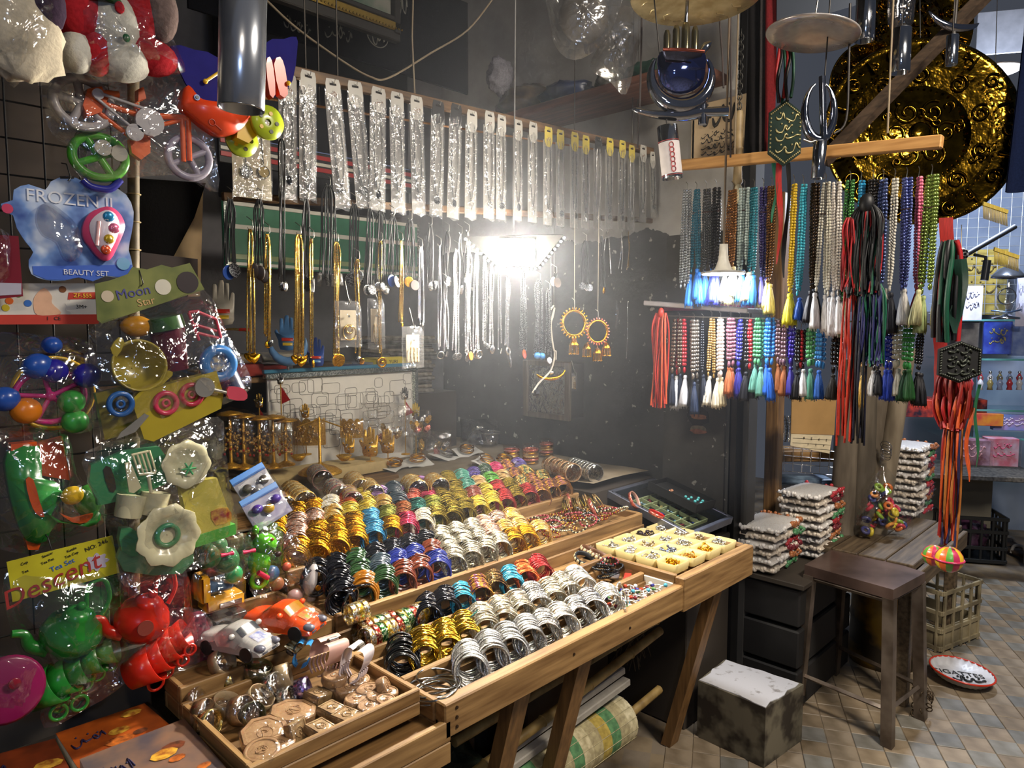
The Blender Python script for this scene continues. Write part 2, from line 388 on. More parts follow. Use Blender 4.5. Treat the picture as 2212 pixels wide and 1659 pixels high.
st = T('torn_sticker', 'torn dark sticker with orange strip on the tarred door', 'sticker', (WALL_X - .0105,1.40,1.06), R(-90)); g_ = RN(3)
for c_, w_, h_, z_ in (('#1b1718', .10,.085,.03),('#9c6a4c', .085,.022,.028),('#8c5a44', .075,.02,-.03),('#7d705c', .09,.03,-.02)):
    M().prism([(w_ / 2 * cos(t * .5236) * g_.uniform(.75,1.1), z_ + h_ / 2 * sin(t * .5236) * g_.uniform(.75,1.1)) for t in range(12)], -.002 - g_.random() * .001,0).build('torn_piece', mat('stk_' + c_[1:], c_, .7, var=.4, scale=60), st, smooth=0)

# ================================================================ THE DISPLAY TABLE
PINE = wood('pine_board', '#a68252', '#70502c', 0); PINE_Y = wood('pine_board_cross', '#a07c4c', '#6c4c2a', 1); PINE_D = wood('pine_dark', '#8c683c', '#583d1e', 0); PINE_Z = wood('pine_leg', '#8a653a', '#5b4022', 2)
table = T('display_table', 'long raw pine display table with stepped trays of bangles', 'table', (1.5,1.04,0))
def tb(name, x0, x1, y0, y1, z0, z1, m=None, b=.003):
    return M().bbox(((x0 + x1) / 2 - 1.5,(y0 + y1) / 2 - 1.04,(z0 + z1) / 2),(x1 - x0, y1 - y0, z1 - z0), b).build(name, m or PINE, table, smooth=0)
tb('front_board', .87,1.77,1.03,1.062,.628,.70)
tb('front_board', 1.765,2.20,1.026,1.058,.622,.722)
tb('end_board', 2.165,2.20,1.06,1.40,.63,.722, PINE_Y)
ROWS = [('front', 1.062,1.165,.664),('second', 1.18,1.305,.672),('third', 1.32,1.42,.69),('fourth', 1.436,1.65,.742),('fifth', 1.666,1.95,.792)]
for (n, y0, y1, z), x1 in zip(ROWS, (1.77,1.77,2.16,2.14,2.06)):
    tb('tray_floor', .87, x1, y0 - .012, y1 + .005, z - .05, z)
for y, x0, x1, z0, z1 in ((1.1725,.87,1.77,.655,.706),(1.3125,.82,1.80,.66,.722),(1.428,.87,2.14,.68,.768),(1.658,.87,2.06,.74,.818)):
    tb('divider', x0, x1, y - .008, y + .008, z0, z1)
    tb('divider_ledge', x0, x1, y - .016, y - .008, z0, z0 + (z1 - z0) * .55)
tb('tray_end', .812,.875,1.18,1.32,.655,.70, PINE_Y)
tb('tray_end', .865,.88,1.06,1.17,.655,.70, PINE_Y)
tb('tray_end', .862,.876,1.43,1.66,.68,.76, PINE_Y); tb('tray_end', 2.128,2.144,1.43,1.655,.68,.768, PINE_Y)
tb('ring_tray_floor', 1.775,2.165,1.06,1.42,.66,.69)
tb('ring_tray_end', 1.77,1.785,1.06,1.31,.66,.724, PINE_Y)
lam = mat('patterned_laminate', '#e9e4d6', .4, var=.05); tb('laminate_panel', 1.764,1.769,1.064,1.165,.664,.70, lam)
tb('back_top', .85,2.07,1.95,2.56,.80,.842, PINE_D)
tb('rear_beam', .87,2.15,1.95,1.99,.70,.80, PINE_D)
for x, yt in ((1.155,1.09),(1.39,1.09),(2.09,1.09)):
    m = M(); vs = []
    for (xx, yy, zz) in ((x, yt, .645),(x - .02, yt + .16,0.)):
        for sx in (-1,1):
            for sy in (-1,1): vs.append((xx + sx * .027 - 1.5, yy + sy * .018 - 1.04, zz))
    m.add(vs, [(0,1,3,2),(4,6,7,5),(0,4,5,1),(2,3,7,6),(0,2,6,4),(1,5,7,3)]).build('leg', PINE_Z, table, smooth=0)
for x in (.95,2.05): tb('rear_leg', x - .03, x + .03,2.42,2.48,0,.80, PINE_Z)
tb('side_rail', 2.06,2.10,1.10,2.45,.56,.62, PINE_D)
# knots and nails in the front boards
for x, z in ((.90,.685),(.90,.665),(.90,.645),(2.02,.70),(1.5,.66),(1.27,.668)):
    M().cyl((x - 1.5,-.0125, z),(x - 1.5,-.0095, z),.0035, n=8).build('nail', mat('rusty_nail', '#3a2616', .6,.4), table)

# ---------------------------------------------------------------- bangle sets, each tied in a bundle
BT = {}
def bt(key, words, m, R_=.0325, r=.0020, n=14, s=.0048, tilt=.45): BT[key] = (words, m, R_, r, n, s, tilt)
bt('black', 'glossy black glass', mat('black_glass', '#15151a', .08, coat=.5),.033,.0031,11,.0068)
bt('dgreen', 'dark green glass', mat('green_glass', '#33572f', .08, coat=.6, trans=.35),.033,.0030,10,.0068)
bt('slate', 'smoky blue-grey glass', mat('slate_glass', '#46545f', .08, coat=.6, trans=.3),.033,.0030,10,.0068)
bt('navy', 'navy blue glass', mat('navy_glass', '#26307c', .08, coat=.6),.033,.0030,9,.008)
bt('amber', 'amber orange glass', mat('amber_glass', '#b8741b', .1, coat=.6, trans=.3),.033,.0034,8,.0085)
bt('brown', 'red-brown glass', mat('brown_glass', '#7d3a22', .1, coat=.6, trans=.2),.033,.0031,9,.008)
bt('gold', 'bright gold', GOLD(),.0335,.0019,15,.0043)
bt('goldg', 'gold glitter', sparkle('gold_glitter', '#e6ae44', '#fff0c0', 520., .62,.7),.0335,.0019,15,.0043)
bt('pinkg', 'pink-gold glitter', sparkle('pink_gold_glitter', '#d9a080', '#fff0e2', 520., .6),.0335,.0019,15,.0043)
bt('silvg', 'silver-gold glitter', sparkle('champagne_glitter', '#a99a78', '#fffbe8', 560., .55),.0335,.0019,15,.0042)
bt('antique', 'antique gold', mat('antique_gold', '#a8913c', .25,1., color2='#6b5a1e', scale=260, bump=.4),.0335,.0019,15,.0043)
bt('orange', 'orange metallic', sparkle('orange_metal', '#d2501f', '#f2a765', 600., .7,.75),.033,.0019,15,.0043)
bt('yellow', 'lemon yellow metallic', sparkle('yellow_metal', '#e2c020', '#fff2a0', 600., .7,.7),.033,.0019,15,.0043)
bt('cream', 'cream and white', sparkle('cream_metal', '#d8c9a5', '#ffffff', 500., .6,.4),.033,.0019,15,.0043)
bt('lilac', 'lilac metallic', sparkle('lilac_metal', '#a878b8', '#e8cdf0', 600., .65,.75),.033,.0019,15,.0043)
bt('mauve', 'mauve pink metallic', sparkle('mauve_metal', '#a05a78', '#e6b8c8', 600., .65,.75),.033,.0019,15,.0043)
bt('blue', 'sky blue metallic', sparkle('blue_metal', '#1f7fb0', '#a4d8ee', 600., .7,.75),.033,.0019,15,.0043)
bt('cyan', 'turquoise metallic', sparkle('cyan_metal', '#1d9cc0', '#9fe0f0', 600., .72,.75),.032,.0018,14,.0052)
bt('olive', 'olive green metallic', sparkle('olive_metal', '#7c7f22', '#d8d880', 600., .7,.75),.033,.0019,15,.0043)
bt('copper', 'copper brown metallic', sparkle('copper_metal', '#8d4520', '#dba070', 600., .7,.8),.033,.0019,15,.0043)
bt('red', 'red metallic', sparkle('red_metal', '#b81f24', '#f08a80', 600., .72,.75),.033,.0019,15,.0043)
bt('coral', 'coral glitter', sparkle('coral_metal', '#cf4a38', '#ffb7a0', 500., .6,.7),.033,.0019,15,.0043)
bt('crimson', 'crimson metallic', sparkle('crimson_metal', '#b0163c', '#f07a98', 600., .7,.75),.033,.0019,15,.0043)
bt('teal', 'teal metallic', sparkle('teal_metal', '#17594f', '#7fc0b0', 600., .7,.75),.033,.0019,15,.0043)
bt('purple', 'purple metallic', sparkle('purple_metal', '#45337c', '#a896d8', 600., .72,.7),.033,.0018,14,.0054)
bt('pink', 'hot pink metallic', sparkle('hotpink_metal', '#c81858', '#ff8ab0', 600., .74,.6),.033,.0019,15,.0043)
bt('tan', 'sand beige', sparkle('tan_metal', '#d0a565', '#f5dcae', 600., .7,.6),.033,.0019,15,.0043)
bt('lime', 'lime green beaded', sparkle('lime_metal', '#66b63a', '#e0ffd0', 420., .72,.3),.033,.0022,12,.006)
bt('tealb', 'sea green beaded', sparkle('seagreen_metal', '#4f9a84', '#d8fff2', 420., .72,.3),.033,.0022,12,.006)
bt('brownb', 'brown bead-studded', sparkle('brown_studded', '#8a4030', '#efd8d0', 420., .72,.3),.033,.0022,12,.006)
bt('multi', 'multicoloured gold-edged', sparkle('multi_metal', '#c08a30', '#7a3f60', 330., .6,.8),.033,.0019,15,.0043)
bt('multi2', 'pink and green gold-edged', sparkle('multi_metal_b', '#d0a050', '#3f6a50', 330., .62,.8),.033,.0019,15,.0043)
bt('dmulti', 'dark brown and gold', sparkle('dark_metal', '#4a3020', '#c8a860', 500., .7,.8),.033,.0019,15,.0043)
bt('rope', 'white silver rope-twist', sparkle('rope_silver', '#8f8b84', '#d6d4d0', 700., .45,.9,.3),.036,.003,11,.0063,.42)
bt('steel', 'plain bright silver', SILV(),.035,.0019,16,.0043,.42)
bt('pearl', 'pale silver beaded', sparkle('pearl_silver', '#cfc6ae', '#ffffff', 600., .5,.85,.25),.035,.0020,15,.0044,.42)
bt('wire', 'fine twisted silver', sparkle('wire_silver', '#bdb196', '#fff8e0', 700., .5,.95,.22),.034,.0018,18,.0041,.42)
bt('flatblk', 'flat black lacquered', mat('black_lacquer', '#0d0d0e', .15, coat=.4),.034,.0026,9,.0058,.6)
bt('goldwire', 'shiny gold wire', mat('gold_wire', '#e0b63e', .15,1., var=.2, scale=200),.034,.0018,15,.0042,.5)
BME = {}
def bangle_mesh(key):
    w_, m, R_, r, n, s, t = BT[key]
    if key not in BME: BME[key] = M().torus((0,0,0), R_, r, 26,5).mesh('bangle', m)
    return BME[key]
THREAD = mat('tie_thread', '#e6dcc4', .8)
thread_me = M().torus((0,0,0),1,.06,10,4,(1,0,0)).mesh('tie_thread', THREAD)
def bangle_set(key, p, label, group, L=.085, yaw=0., g=rnd, slope=0.):
    words_, m, R_, r, n, s, tilt = BT[key]
    n = max(4, int(L / s * 1.05)); o = T('bangle_set', label, 'bangles', p, yaw, group); t = min(.8, tilt * g.uniform(.8,1.1)) * (.5 if slope else 1.)
    me = bangle_mesh(key); hz = R_ * cos(t) + r; lift = g.uniform(.0,.005)
    for i in range(n):
        f = i / (n - 1) - .5
        put('bangle', me, None, o, (g.gauss(0,.0022) + .006 * sin(3 * f), f * L, hz + f * L * slope + g.uniform(0,.0012)),(-t + .12 * f + g.gauss(0,.10), g.gauss(0,.05), g.gauss(0,.07)), g.uniform(.955,1.03))
    return o
SEEDS = {0: [(1010,1450, 'rope'),(1090,1420, 'rope'),(1150,1400, 'rope'),(1205,1400, 'steel'),(1240,1380, 'pearl'),(1290,1355, 'steel'),(1340,1320, 'pearl')],
 1: [(850,1440, 'flatblk'),(930,1400, 'goldwire'),(985,1385, 'goldwire'),(1060,1350, 'wire'),(1110,1330, 'wire'),(1170,1300, 'steel'),(1215,1290, 'wire'),(1270,1270, 'pearl'),(1310,1260, 'pearl')],
 2: [(911,1307, 'brown'),(944,1326, 'black'),(975,1310, 'black'),(1005,1303, 'cyan'),(1029,1278, 'multi'),(1019,1262, 'gold'),(1059,1262, 'lilac'),(1080,1279, 'dmulti'),(1095,1253, 'cyan'),(1118,1271, 'crimson'),(1125,1243, 'orange'),(1150,1250, 'multi2'),(1173,1225, 'red'),(1190,1236, 'gold'),(1215,1215, 'gold'),(1240,1215, 'gold')],
 3: [(716,1231, 'black'),(712,1265, 'black'),(697,1312, 'black'),(746,1297, 'black'),(784,1231, 'dgreen'),(811,1238, 'slate'),(830,1204, 'black'),(873,1223, 'navy'),(890,1240, 'brown'),(830,1259, 'dgreen'),(868,1285, 'black'),(811,1297, 'amber'),(911,1266, 'amber'),(771,1200, 'brown'),(902,1191, 'black'),(919,1204, 'brown'),(934,1223, 'slate'),(947,1230, 'navy'),(944,1166, 'silvg'),(982,1197, 'silvg'),(1020,1221, 'silvg'),(1010,1170, 'silvg'),(959,1250, 'silvg'),(1038,1190, 'silvg'),(1066,1205, 'silvg'),(1060,1150, 'pinkg'),(1114,1133, 'goldg'),(1095,1161, 'goldg'),(1152,1133, 'pinkg'),(1130,1170, 'gold'),(1171,1177, 'goldg'),(1142,1099, 'yellow'),(1152,1106, 'red'),(1171,1112, 'teal'),(1190,1121, 'mauve'),(1205,1138, 'red')],
 4: [(659,1117, 'gold'),(716,1123, 'goldg'),(678,1145, 'pinkg'),(697,1174, 'gold'),(773,1178, 'gold'),(754,1151, 'gold'),(722,1096, 'cream'),(762,1121, 'yellow'),(763,1087, 'orange'),(792,1104, 'yellow'),(818,1088, 'lilac'),(811,1115, 'mauve'),(798,1138, 'blue'),(841,1100, 'goldg'),(836,1130, 'olive'),(862,1115, 'copper'),(875,1134, 'crimson'),(864,1083, 'slate'),(893,1073, 'lilac'),(883,1096, 'coral'),(919,1088, 'crimson'),(906,1109, 'teal'),(944,1104, 'olive'),(921,1066, 'lilac'),(963,1079, 'antique'),(997,1104, 'antique'),(858,1155, 'gold'),(896,1149, 'cream'),(972,1130, 'antique'),(1021,1034, 'purple'),(1036,1044, 'tan'),(1011,1055, 'tealb'),(1028,1070, 'brownb'),(1051,1028, 'dgreen'),(1068,1036, 'pink'),(1089,1049, 'tan'),(1057,1055, 'lime'),(1082,1070, 'red'),(1051,1087, 'yellow'),(1106,1061, 'antique'),(1095,1034, 'multi'),(1133,1047, 'multi2'),(1118,1017, 'purple'),(1161,1030, 'gold'),(1161,1063, 'multi'),(1194,1047, 'multi2'),(1199,1059, 'multi'),(1243,1049, 'coral'),(1266,1044, 'mauve'),(1294,1036, 'gold'),(1158,1078, 'red'),(1010,1020, 'orange')]}
LINES = {0: [(1.122,.085)], 1: [(1.24,.11)], 2: [(1.368,.10)], 3: [(1.478,.078),(1.546,.078),(1.612,.076)], 4: [(1.702,.078),(1.770,.078),(1.838,.078),(1.906,.078)]}
XR = {0: (1.02,1.55),1: (.925,1.62),2: (1.10,1.58),3: (.925,1.66),4: (.93,2.02)}
def near_seed(row, px, py): return min(SEEDS[row], key=lambda s: (s[0] - px) ** 2 + 1.6 * (s[1] - py) ** 2)[2]
def lay_bangles():
    g = RN(11)
    for row in range(5):
        rn, y0, y1, z = ROWS[row]
        for li, (y, L) in enumerate(LINES[row]):
            x = XR[row][0] + (y - LINES[row][0][0]) * .51 - (.062 if li >= 2 else 0); k = 0
            line = {1: '', 2: (', near line', ', rear line'),3: (', near line', ', middle line', ', rear line'),4: (', near line', ', second line', ', third line', ', rear line')}[len(LINES[row])]
            line = line[li] if line else ''
            while x < XR[row][1]:
                zz = z + (0 if row < 3 else .004 + .0076 * li if row == 3 else .007 + .0145 * li)
                px, py = project((x, y, zz + .03)); key = near_seed(row, px, py)
                n = max(0, k)
                bangle_set(key, (x, y + g.uniform(-.004,.004), zz), '%s bangle set, %s from the toys%s of the %s tray' % (BT[key][0], ORD[k], line, rn), 'bangle sets in the %s tray' % rn, L, R(-27) + g.uniform(-.03,.03), g, {3: .10,4: .19}.get(row, 0.))
                x += .0605 if row > 1 else .0635; k += 1
lay_bangles()
# loose bangles lying about
def loose(key, px, py, z, rot, label, k=1.):
    o = put('bangle', bangle_mesh(key), None, None, AZ(px, py, z), rot, k); return tag(o, label, 'bangle')
loose('black', 757,1300,.79,(.25,.2,.5), 'single black glass bangle leaning over the near edge of the fourth tray')
loose('black', 770,1268,.812,(1.2,.2,.1), 'single black glass bangle lying on the black bangle sets')
loose('yellow', 850,1180,.80,(.9,.5,.2), 'single lemon yellow bangle propped over the dark glass sets', 1.1)
loose('yellow', 834,1196,.785,(1.45,.1,.4), 'second lemon yellow bangle lying flat by the propped one')
loose('red', 1113,1290,.724,(1.1,.2,.2), 'red bangle hanging over the divider of the third tray', .7)
loose('teal', 1010,1332,.722,(1.0,-.2,.2), 'thin green bangle drooping over the divider of the third tray', .9)
loose('steel', 1232,1237,.74,(1.0,.3,.2), 'white silver bangle resting on gold sets in the third tray', .8)
loose('tan', 1105,1095,.81,(.5,.2,.2), 'orange-tan bangle upright at the near edge of the fifth tray', .8)
loose('gold', 1132,1093,.81,(.35,.1,.3), 'gold-yellow bangle upright beside the orange-tan one', .8)
# big plain steel rings at the near corner
BIG = mat('grey_steel_ring', '#a8a6a2', .18,1., var=.25, scale=60); big_me = M().torus((0,0,0),.047,.0022,36,6,(0,0,1)).mesh('bangle', BIG)
for i in range(9):
    p = AZ(930 + (i % 3) * 9,1490 - i * 3 + (i % 4) * 7,.672 + i * .0035)
    tag(put('bangle', big_me, None, None, p, (rnd.uniform(-.15,.2), rnd.uniform(-.15,.15),0)), 'large plain grey steel bangle, %s up in the loose heap at the near corner' % ORD[i], 'bangle', 'large grey steel bangles')

# ---------------------------------------------------------------- rolls of bangles in clear wrap
WRAP = film('tight_wrap', gloss=.10, bump=.25, scale=60)
def roll(p, axis, L, R_, mats_, label, group=None, n=7, wrap=True):
    """row of wide bangles on a common axis, wrapped; p = centre"""
    yaw = math.atan2(axis[1], axis[0]) - (R(26) if axis[1] > .5 else 0); o = T('bangle_roll', label, 'bangles', p, yaw, group)
    for i in range(n):
        x = (i - (n - 1) / 2) * L / n; hw = L / n * .47
        prof = [(R_ * .93, x - hw),(R_, x - hw),(R_ * 1.02, x - hw * .5),(R_ * .99, x),(R_ * 1.02, x + hw * .5),(R_, x + hw),(R_ * .93, x + hw),(R_ * .93, x - hw)]
        q = V((0,0,1)).rotation_difference(V((1,0,0)))
        M().lathe(prof, 26, q=q).build('bangle', mats_[i % len(mats_)], o)
    if wrap:
        q = V((0,0,1)).rotation_difference(V((1,0,0)))
        M().lathe([(R_ * .3,-L / 2 - .002),(R_ * 1.05,-L / 2 - .001),(R_ * 1.06,0),(R_ * 1.05, L / 2 + .001),(R_ * .3, L / 2 + .002)], 26, q=q).build('wrap', WRAP, o)
    return o
RG = [BT[k][1] for k in ('silvg', 'red', 'goldg', 'teal', 'pinkg', 'yellow')]
def mixr(*ks): return [BT[k][1] for k in ks]
GL1 = [sparkle('roll_gold_dots', '#c9a75c', '#ffffff', 300., .6), sparkle('roll_red_dots', '#b3302a', '#ffd9a0', 300., .6), sparkle('roll_yellow_dots', '#e6b92c', '#fff6c8', 300., .6), sparkle('roll_green_dots', '#3d7d3c', '#d8f0c0', 300., .6)]
roll((.955,1.385,.722),(1,.06),.105,.029, [GL1[0], GL1[1], GL1[2], GL1[3]], 'wrapped roll of red, green and gold glitter bangles, farther of the long pair', n=6)
roll((.945,1.335,.732),(1,.03),.115,.0265, [GL1[0], GL1[1], GL1[3], GL1[2]], 'wrapped roll of glitter bangles lying nearest the pine divider', n=7)
roll((1.05,1.375,.722),(1,.08),.085,.029, [GL1[2], GL1[3], GL1[1], GL1[0]], 'short wrapped roll of glitter bangles beside the black glass sets', n=5)
roll((.905,1.39,.775),(1,.05),.05,.024, [GL1[0], GL1[2]], 'stubby wrapped roll of gold glitter bangles on top of the pair', n=3)
def rollpx(px, py, z, axis, L, R_, ms, label, n=6): roll(AZ(px, py, z), axis, L, R_, ms, label, None, n)
G2 = [sparkle('roll_gold_a', '#e8b040', '#fff2c4', 360., .55,.55), sparkle('roll_gold_b', '#d89c34', '#ffe6a0', 360., .55,.55)]
MC = [sparkle('roll_multi_a', '#d8c8b0', '#b83a50', 420., .6,.5), sparkle('roll_multi_b', '#e8dcc0', '#3a70a8', 420., .62,.5)]
YA = (-.05,1)
rollpx(600,1085,.90,(-.25,1),.16,.036, G2, 'wide gold bangle roll with open end beside the blue toy pack')
rollpx(644,1073,.905,(-.2,1),.18,.037, G2, 'wide gold bangle roll with open end, second from the blue toy pack')
rollpx(690,1030,.91,(-.1,1),.13,.036, MC, 'multicoloured dotted bangle roll in clear wrap behind the gold rolls')
rollpx(726,1062,.90,(-.1,1),.12,.035, MC, 'multicoloured dotted bangle roll with pale end near the orange set')
rollpx(757,1075,.895,(-.05,1),.12,.032, [MC[0], G2[0]], 'pale dotted bangle roll tucked behind the orange bangle set')
rollpx(770,1048,.905, YA, .14,.036, G2, 'ribbed gold bangle roll in front of the round gold stand')
rollpx(800,1060,.90, YA, .12,.034, G2, 'ribbed gold bangle roll next to the wrapped white paper')
rollpx(895,1052,.90, YA, .11,.036, G2, 'gold filigree bangle roll beside the crumpled clear bag')
rollpx(943,1047,.90, YA, .10,.034, G2, 'gold filigree bangle roll near the lilac bangle set')
CP = [sparkle('roll_copper', '#c8814c', '#ffe0b0', 360., .5,.5), sparkle('roll_copper_b', '#cf8a48', '#fff0c8', 360., .5)]
rollpx(1212,1012,.885,(-.12,1),.19,.036, CP, 'long copper glitter bangle roll lying at the cloth edge', 8)
rollpx(1262,1014,.88,(-.1,1),.17,.035, [sparkle('roll_silver', '#8f8c80', '#ffffff', 380., .5), sparkle('roll_silver_b', '#a8a498', '#fffbe8', 380., .5)], 'long silver glitter bangle roll behind the copper roll', 8)
# round clear tubs stacked with gold and orange bangles
def tub(px, py, z, R_, h, label):
    p = AZ(px, py, z); o = T('bangle_tub', label, 'tub', p)
    for i in range(5):
        M().torus((0,0,.01 + i * (h - .015) / 5), R_ * .82,.0055,24,6,(0,0,1)).build('bangle', [GOLD(), BT['coral'][1], BT['goldg'][1]][i % 3], o)
    M().lathe([(R_ * .2,0),(R_, 0),(R_, h),(R_ * .96, h + .004),(R_ * .2, h + .004)], 24).build('clear_case', film('tub_plastic', (.97,.96,.95),.12,.05), o)
    return o
tub(1105,1000,.845,.038,.075, 'clear round tub of gold and orange bangles beside the white paper packs')
tub(1146,1003,.845,.037,.085, 'tall clear round tub of gold bangles in the middle of the three')
tub(1180,985,.845,.035,.075, 'clear round tub of orange bangles nearest the dark wall')

# ================================================================ THE LAMP OVER THE TABLE
def lamp_panel():
    c = AY(1117,545,1.47); k = mpp(c)
    o = T('led_lamp', 'blazing square white LED lamp on a kite-shaped plate above the bangles', 'lamp', c, (R(24),0, FACE))
    pl = mat('lamp_white_plate', '#45423d', .5); W = lambda px: (px - 1117) * k; Z = lambda py: (545 - py) * k
    M().prism([(W(1008), Z(512)),(W(1216), Z(508)),(W(1162), Z(580)),(W(1076), Z(580))], .006,.012).build('plate', pl, o, smooth=0)
    M().bbox((0,.001,0),(W(1117 + 80),.012, W(1117 + 62)),.003).build('housing', pl, o, smooth=0)
    M().bbox((0,-.0065,0),(W(1117 + 76),.003, W(1117 + 58)),.001).build('led_panel', glow('led_white', (1.0,.93,.80),760), o, smooth=0)
    led = glow('led_dot', (1.0,.90,.72),720); dm = M().ball((0,0,0),.0032,8,5).mesh('led_dot', led)
    pts = [(1006 + (1071 - 1006) * t, 518 + (582 - 518) * t) for t in [i / 8 for i in range(9)]] + [(1218 + (1167 - 1218) * t, 515 + (582 - 515) * t) for t in [i / 8 for i in range(9)]] + [(1080 + 8.5 * i, 585) for i in range(10)]
    for x, y in pts: put('led_dot', dm, None, o, (W(x),.010, Z(y)))
    top = AY(1105,120,1.47)
    inv = Euler((R(24),0, FACE)).to_matrix().inverted()
    a = inv @ (AY(1110,500,1.49) - c); b = inv @ (V((AY(1110,500,1.49).x, 1.49,3.1)) - c)
    M().tube([a, (a + b) / 2 + V((.004,0,0)), b], .0025,6).build('hanging_cord', mat('grey_flex', '#8a8784', .6), o)
lamp_panel()
def bulb():
    c = AX(1562,590,2.2); o = T('light_bulb', 'white plastic LED bulb with flat lit underside above blue and white tassels', 'bulb', c)
    M().lathe([(.001,.095),(.0135,.095),(.0145,.06),(.016,.055),(.016,.045),(.028,.012),(.05,.006)], 24).build('neck', mat('bulb_plastic', '#d9d4c8', .4), o)
    M().lathe([(.05,.006),(.072,.004),(.072,-.002),(.001,-.002)], 28).build('rim', mat('bulb_rim', '#8d8a86', .4), o)
    M().lathe([(.068,-.0045),(.001,-.0045)], 28).build('lit_face', glow('bulb_cool_white', (.93,.95,1.0),80), o)
    M().tube([(0,0,.095),(.004,.003,.5),(0,0,1.0)], .004,6).build('flex', mat('brown_flex', '#6b5a48', .7), o)
bulb()

# ================================================================ CLOTH COUNTER, CASES AND TRAYS AT THE FAR END
ck = mat('tan_dust_sheet', '#9c8d76', .9, color2='#7b6d58', scale=5, bump=.3)
def sheet_fn(u, v):
    x = .87 + u * 1.61; y = 1.62 + v * 1.3
    return V((x, y if x > 2.06 else max(y, 1.97),.8455 + .004 * sin(9 * x + 4 * y) + .003 * sin(17 * y - 6 * x)))
tag(M().sheet(sheet_fn, 26,20).build('dust_sheet', ck), 'tan cloth sheet covering the counter along the dark wall', 'cloth')
cn = T('side_counter', 'dark wooden counter under the tan cloth beside the dark wall', 'counter', (2.28,2.2,0))
M().box((0,0,.41),(.40,1.2,.82)).build('body', mat('dark_counter', '#3b332b', .7, scale=8), cn, smooth=0)
M().bbox((.045,-.78,.33),(.31,.34,.66),.004).build('low_end', mat('dark_counter', '#3b332b'), cn, smooth=0)
# tilted glass-topped case of loose stones
def stone_case():
    A = AX(1502,1163,2.17); B = AX(1576,1122,2.47); Cc = AX(1336,1064,2.19); y0, z0 = 1.245,.718; y1, z1 = 1.60,.815
    an = math.atan2(z1 - z0, y1 - y0); L = math.hypot(y1 - y0, z1 - z0)
    o = T('stone_case', 'flat glass-topped case of loose coloured stones with riveted metal rim', 'display case', (2.325, y0, z0 - .012),(an, 0,0))
    al = mat('riveted_alu', '#8f94a6', .35,.8, var=.15); fr = mat('case_black', '#232325', .5)
    for x in (-.15,.15): M().bbox((x, L / 2,0),(.016, L, .03),.002).build('rim', al, o, smooth=0)
    for y in (.008, L - .008): M().bbox((0, y, 0),(.30,.016,.03),.002).build('rim', al, o, smooth=0)
    M().box((0, L / 2,-.012),(.29, L - .02,.004)).build('base', fr, o, smooth=0)
    dv = plastic('pale_green_grid', '#b9bd8f')
    for i in range(4): M().box((-.11 + i * .055, L * .45,-.002),(.004, L * .62,.014)).build('partition', dv, o, smooth=0)
    for j in range(6): M().box((-.028, L * .14 + j * L * .124,-.002),(.168,.004,.014)).build('partition', dv, o, smooth=0)
    cs = [plastic('stone_%d' % i, c, .1) for i, c in enumerate(['#7d2f3c', '#4f86a8', '#2c3a8f', '#39847c', '#9cb8c8', '#b7a26a'])]
    g = RN(5); sm = [M().ball((0,0,0),(.006,.0045,.003),7,4).mesh('stone', c) for c in cs]
    for i in range(3):
        for j in range(5):
            for k in range(5): put('stone', sm[(i * 2 + j) % 6], None, o, (-.083 + i * .055 + g.uniform(-.016,.016), L * .2 + j * L * .124 + g.uniform(-.012,.012),-.006),(0,0, g.uniform(0,3)))
    rv = M().ball((0,0,0),.0035,6,4).mesh('rivet', mat('rivet_dark', '#2e2f35', .4,.6))
    for i in range(8):
        for x in (-.15,.15): put('rivet', rv, None, o, (x, .03 + i * L * .125,.0155))
    M().box((0, L / 2,.011),(.285, L - .03,.002)).build('glass_lid', film('case_glass', (.93,.96,.95),.1,.0, rough=.02), o, smooth=0)
    return o
stone_case()
def jewel_box():
    p = AX(1503,1108,2.33); o = T('jewel_box', 'open black card box of turquoise stud earrings on the glass case', 'box', (2.36,1.40,.785),(R(12),0, R(-6)))
    bk = mat('black_card', '#161616', .6)
    M().box((0,0,.002),(.115,.23,.004)).build('bottom', bk, o, smooth=0)
    for x in (-.0565,.0565): M().box((x, 0,.018),(.003,.23,.034)).build('side', bk, o, smooth=0)
    for y in (-.1135,.1135): M().box((0, y, .018),(.115,.003,.034)).build('side', bk, o, smooth=0)
    M().box((0,0,.012),(.105,.22,.012)).build('foam', mat('black_foam', '#0c0c0c', .95), o, smooth=0)
    tq = plastic('turquoise', '#59b7b8', .2); sm = M().ball((0,0,.022),.006,8,5).mesh('stud', tq)
    for x, y in ((-.01,-.03),(.005,-.045),(-.02,-.05),(.01,-.07),(-.012,-.075),(.022,-.085),(-.002,-.095),(.03,-.06)): put('stud', sm, None, o, (x, y, 0))
    M().bbox((-.015,.035,.022),(.018,.013,.008),.003).build('pink_stud', plastic('peach_stone', '#e0a07c', .2), o)
jewel_box()
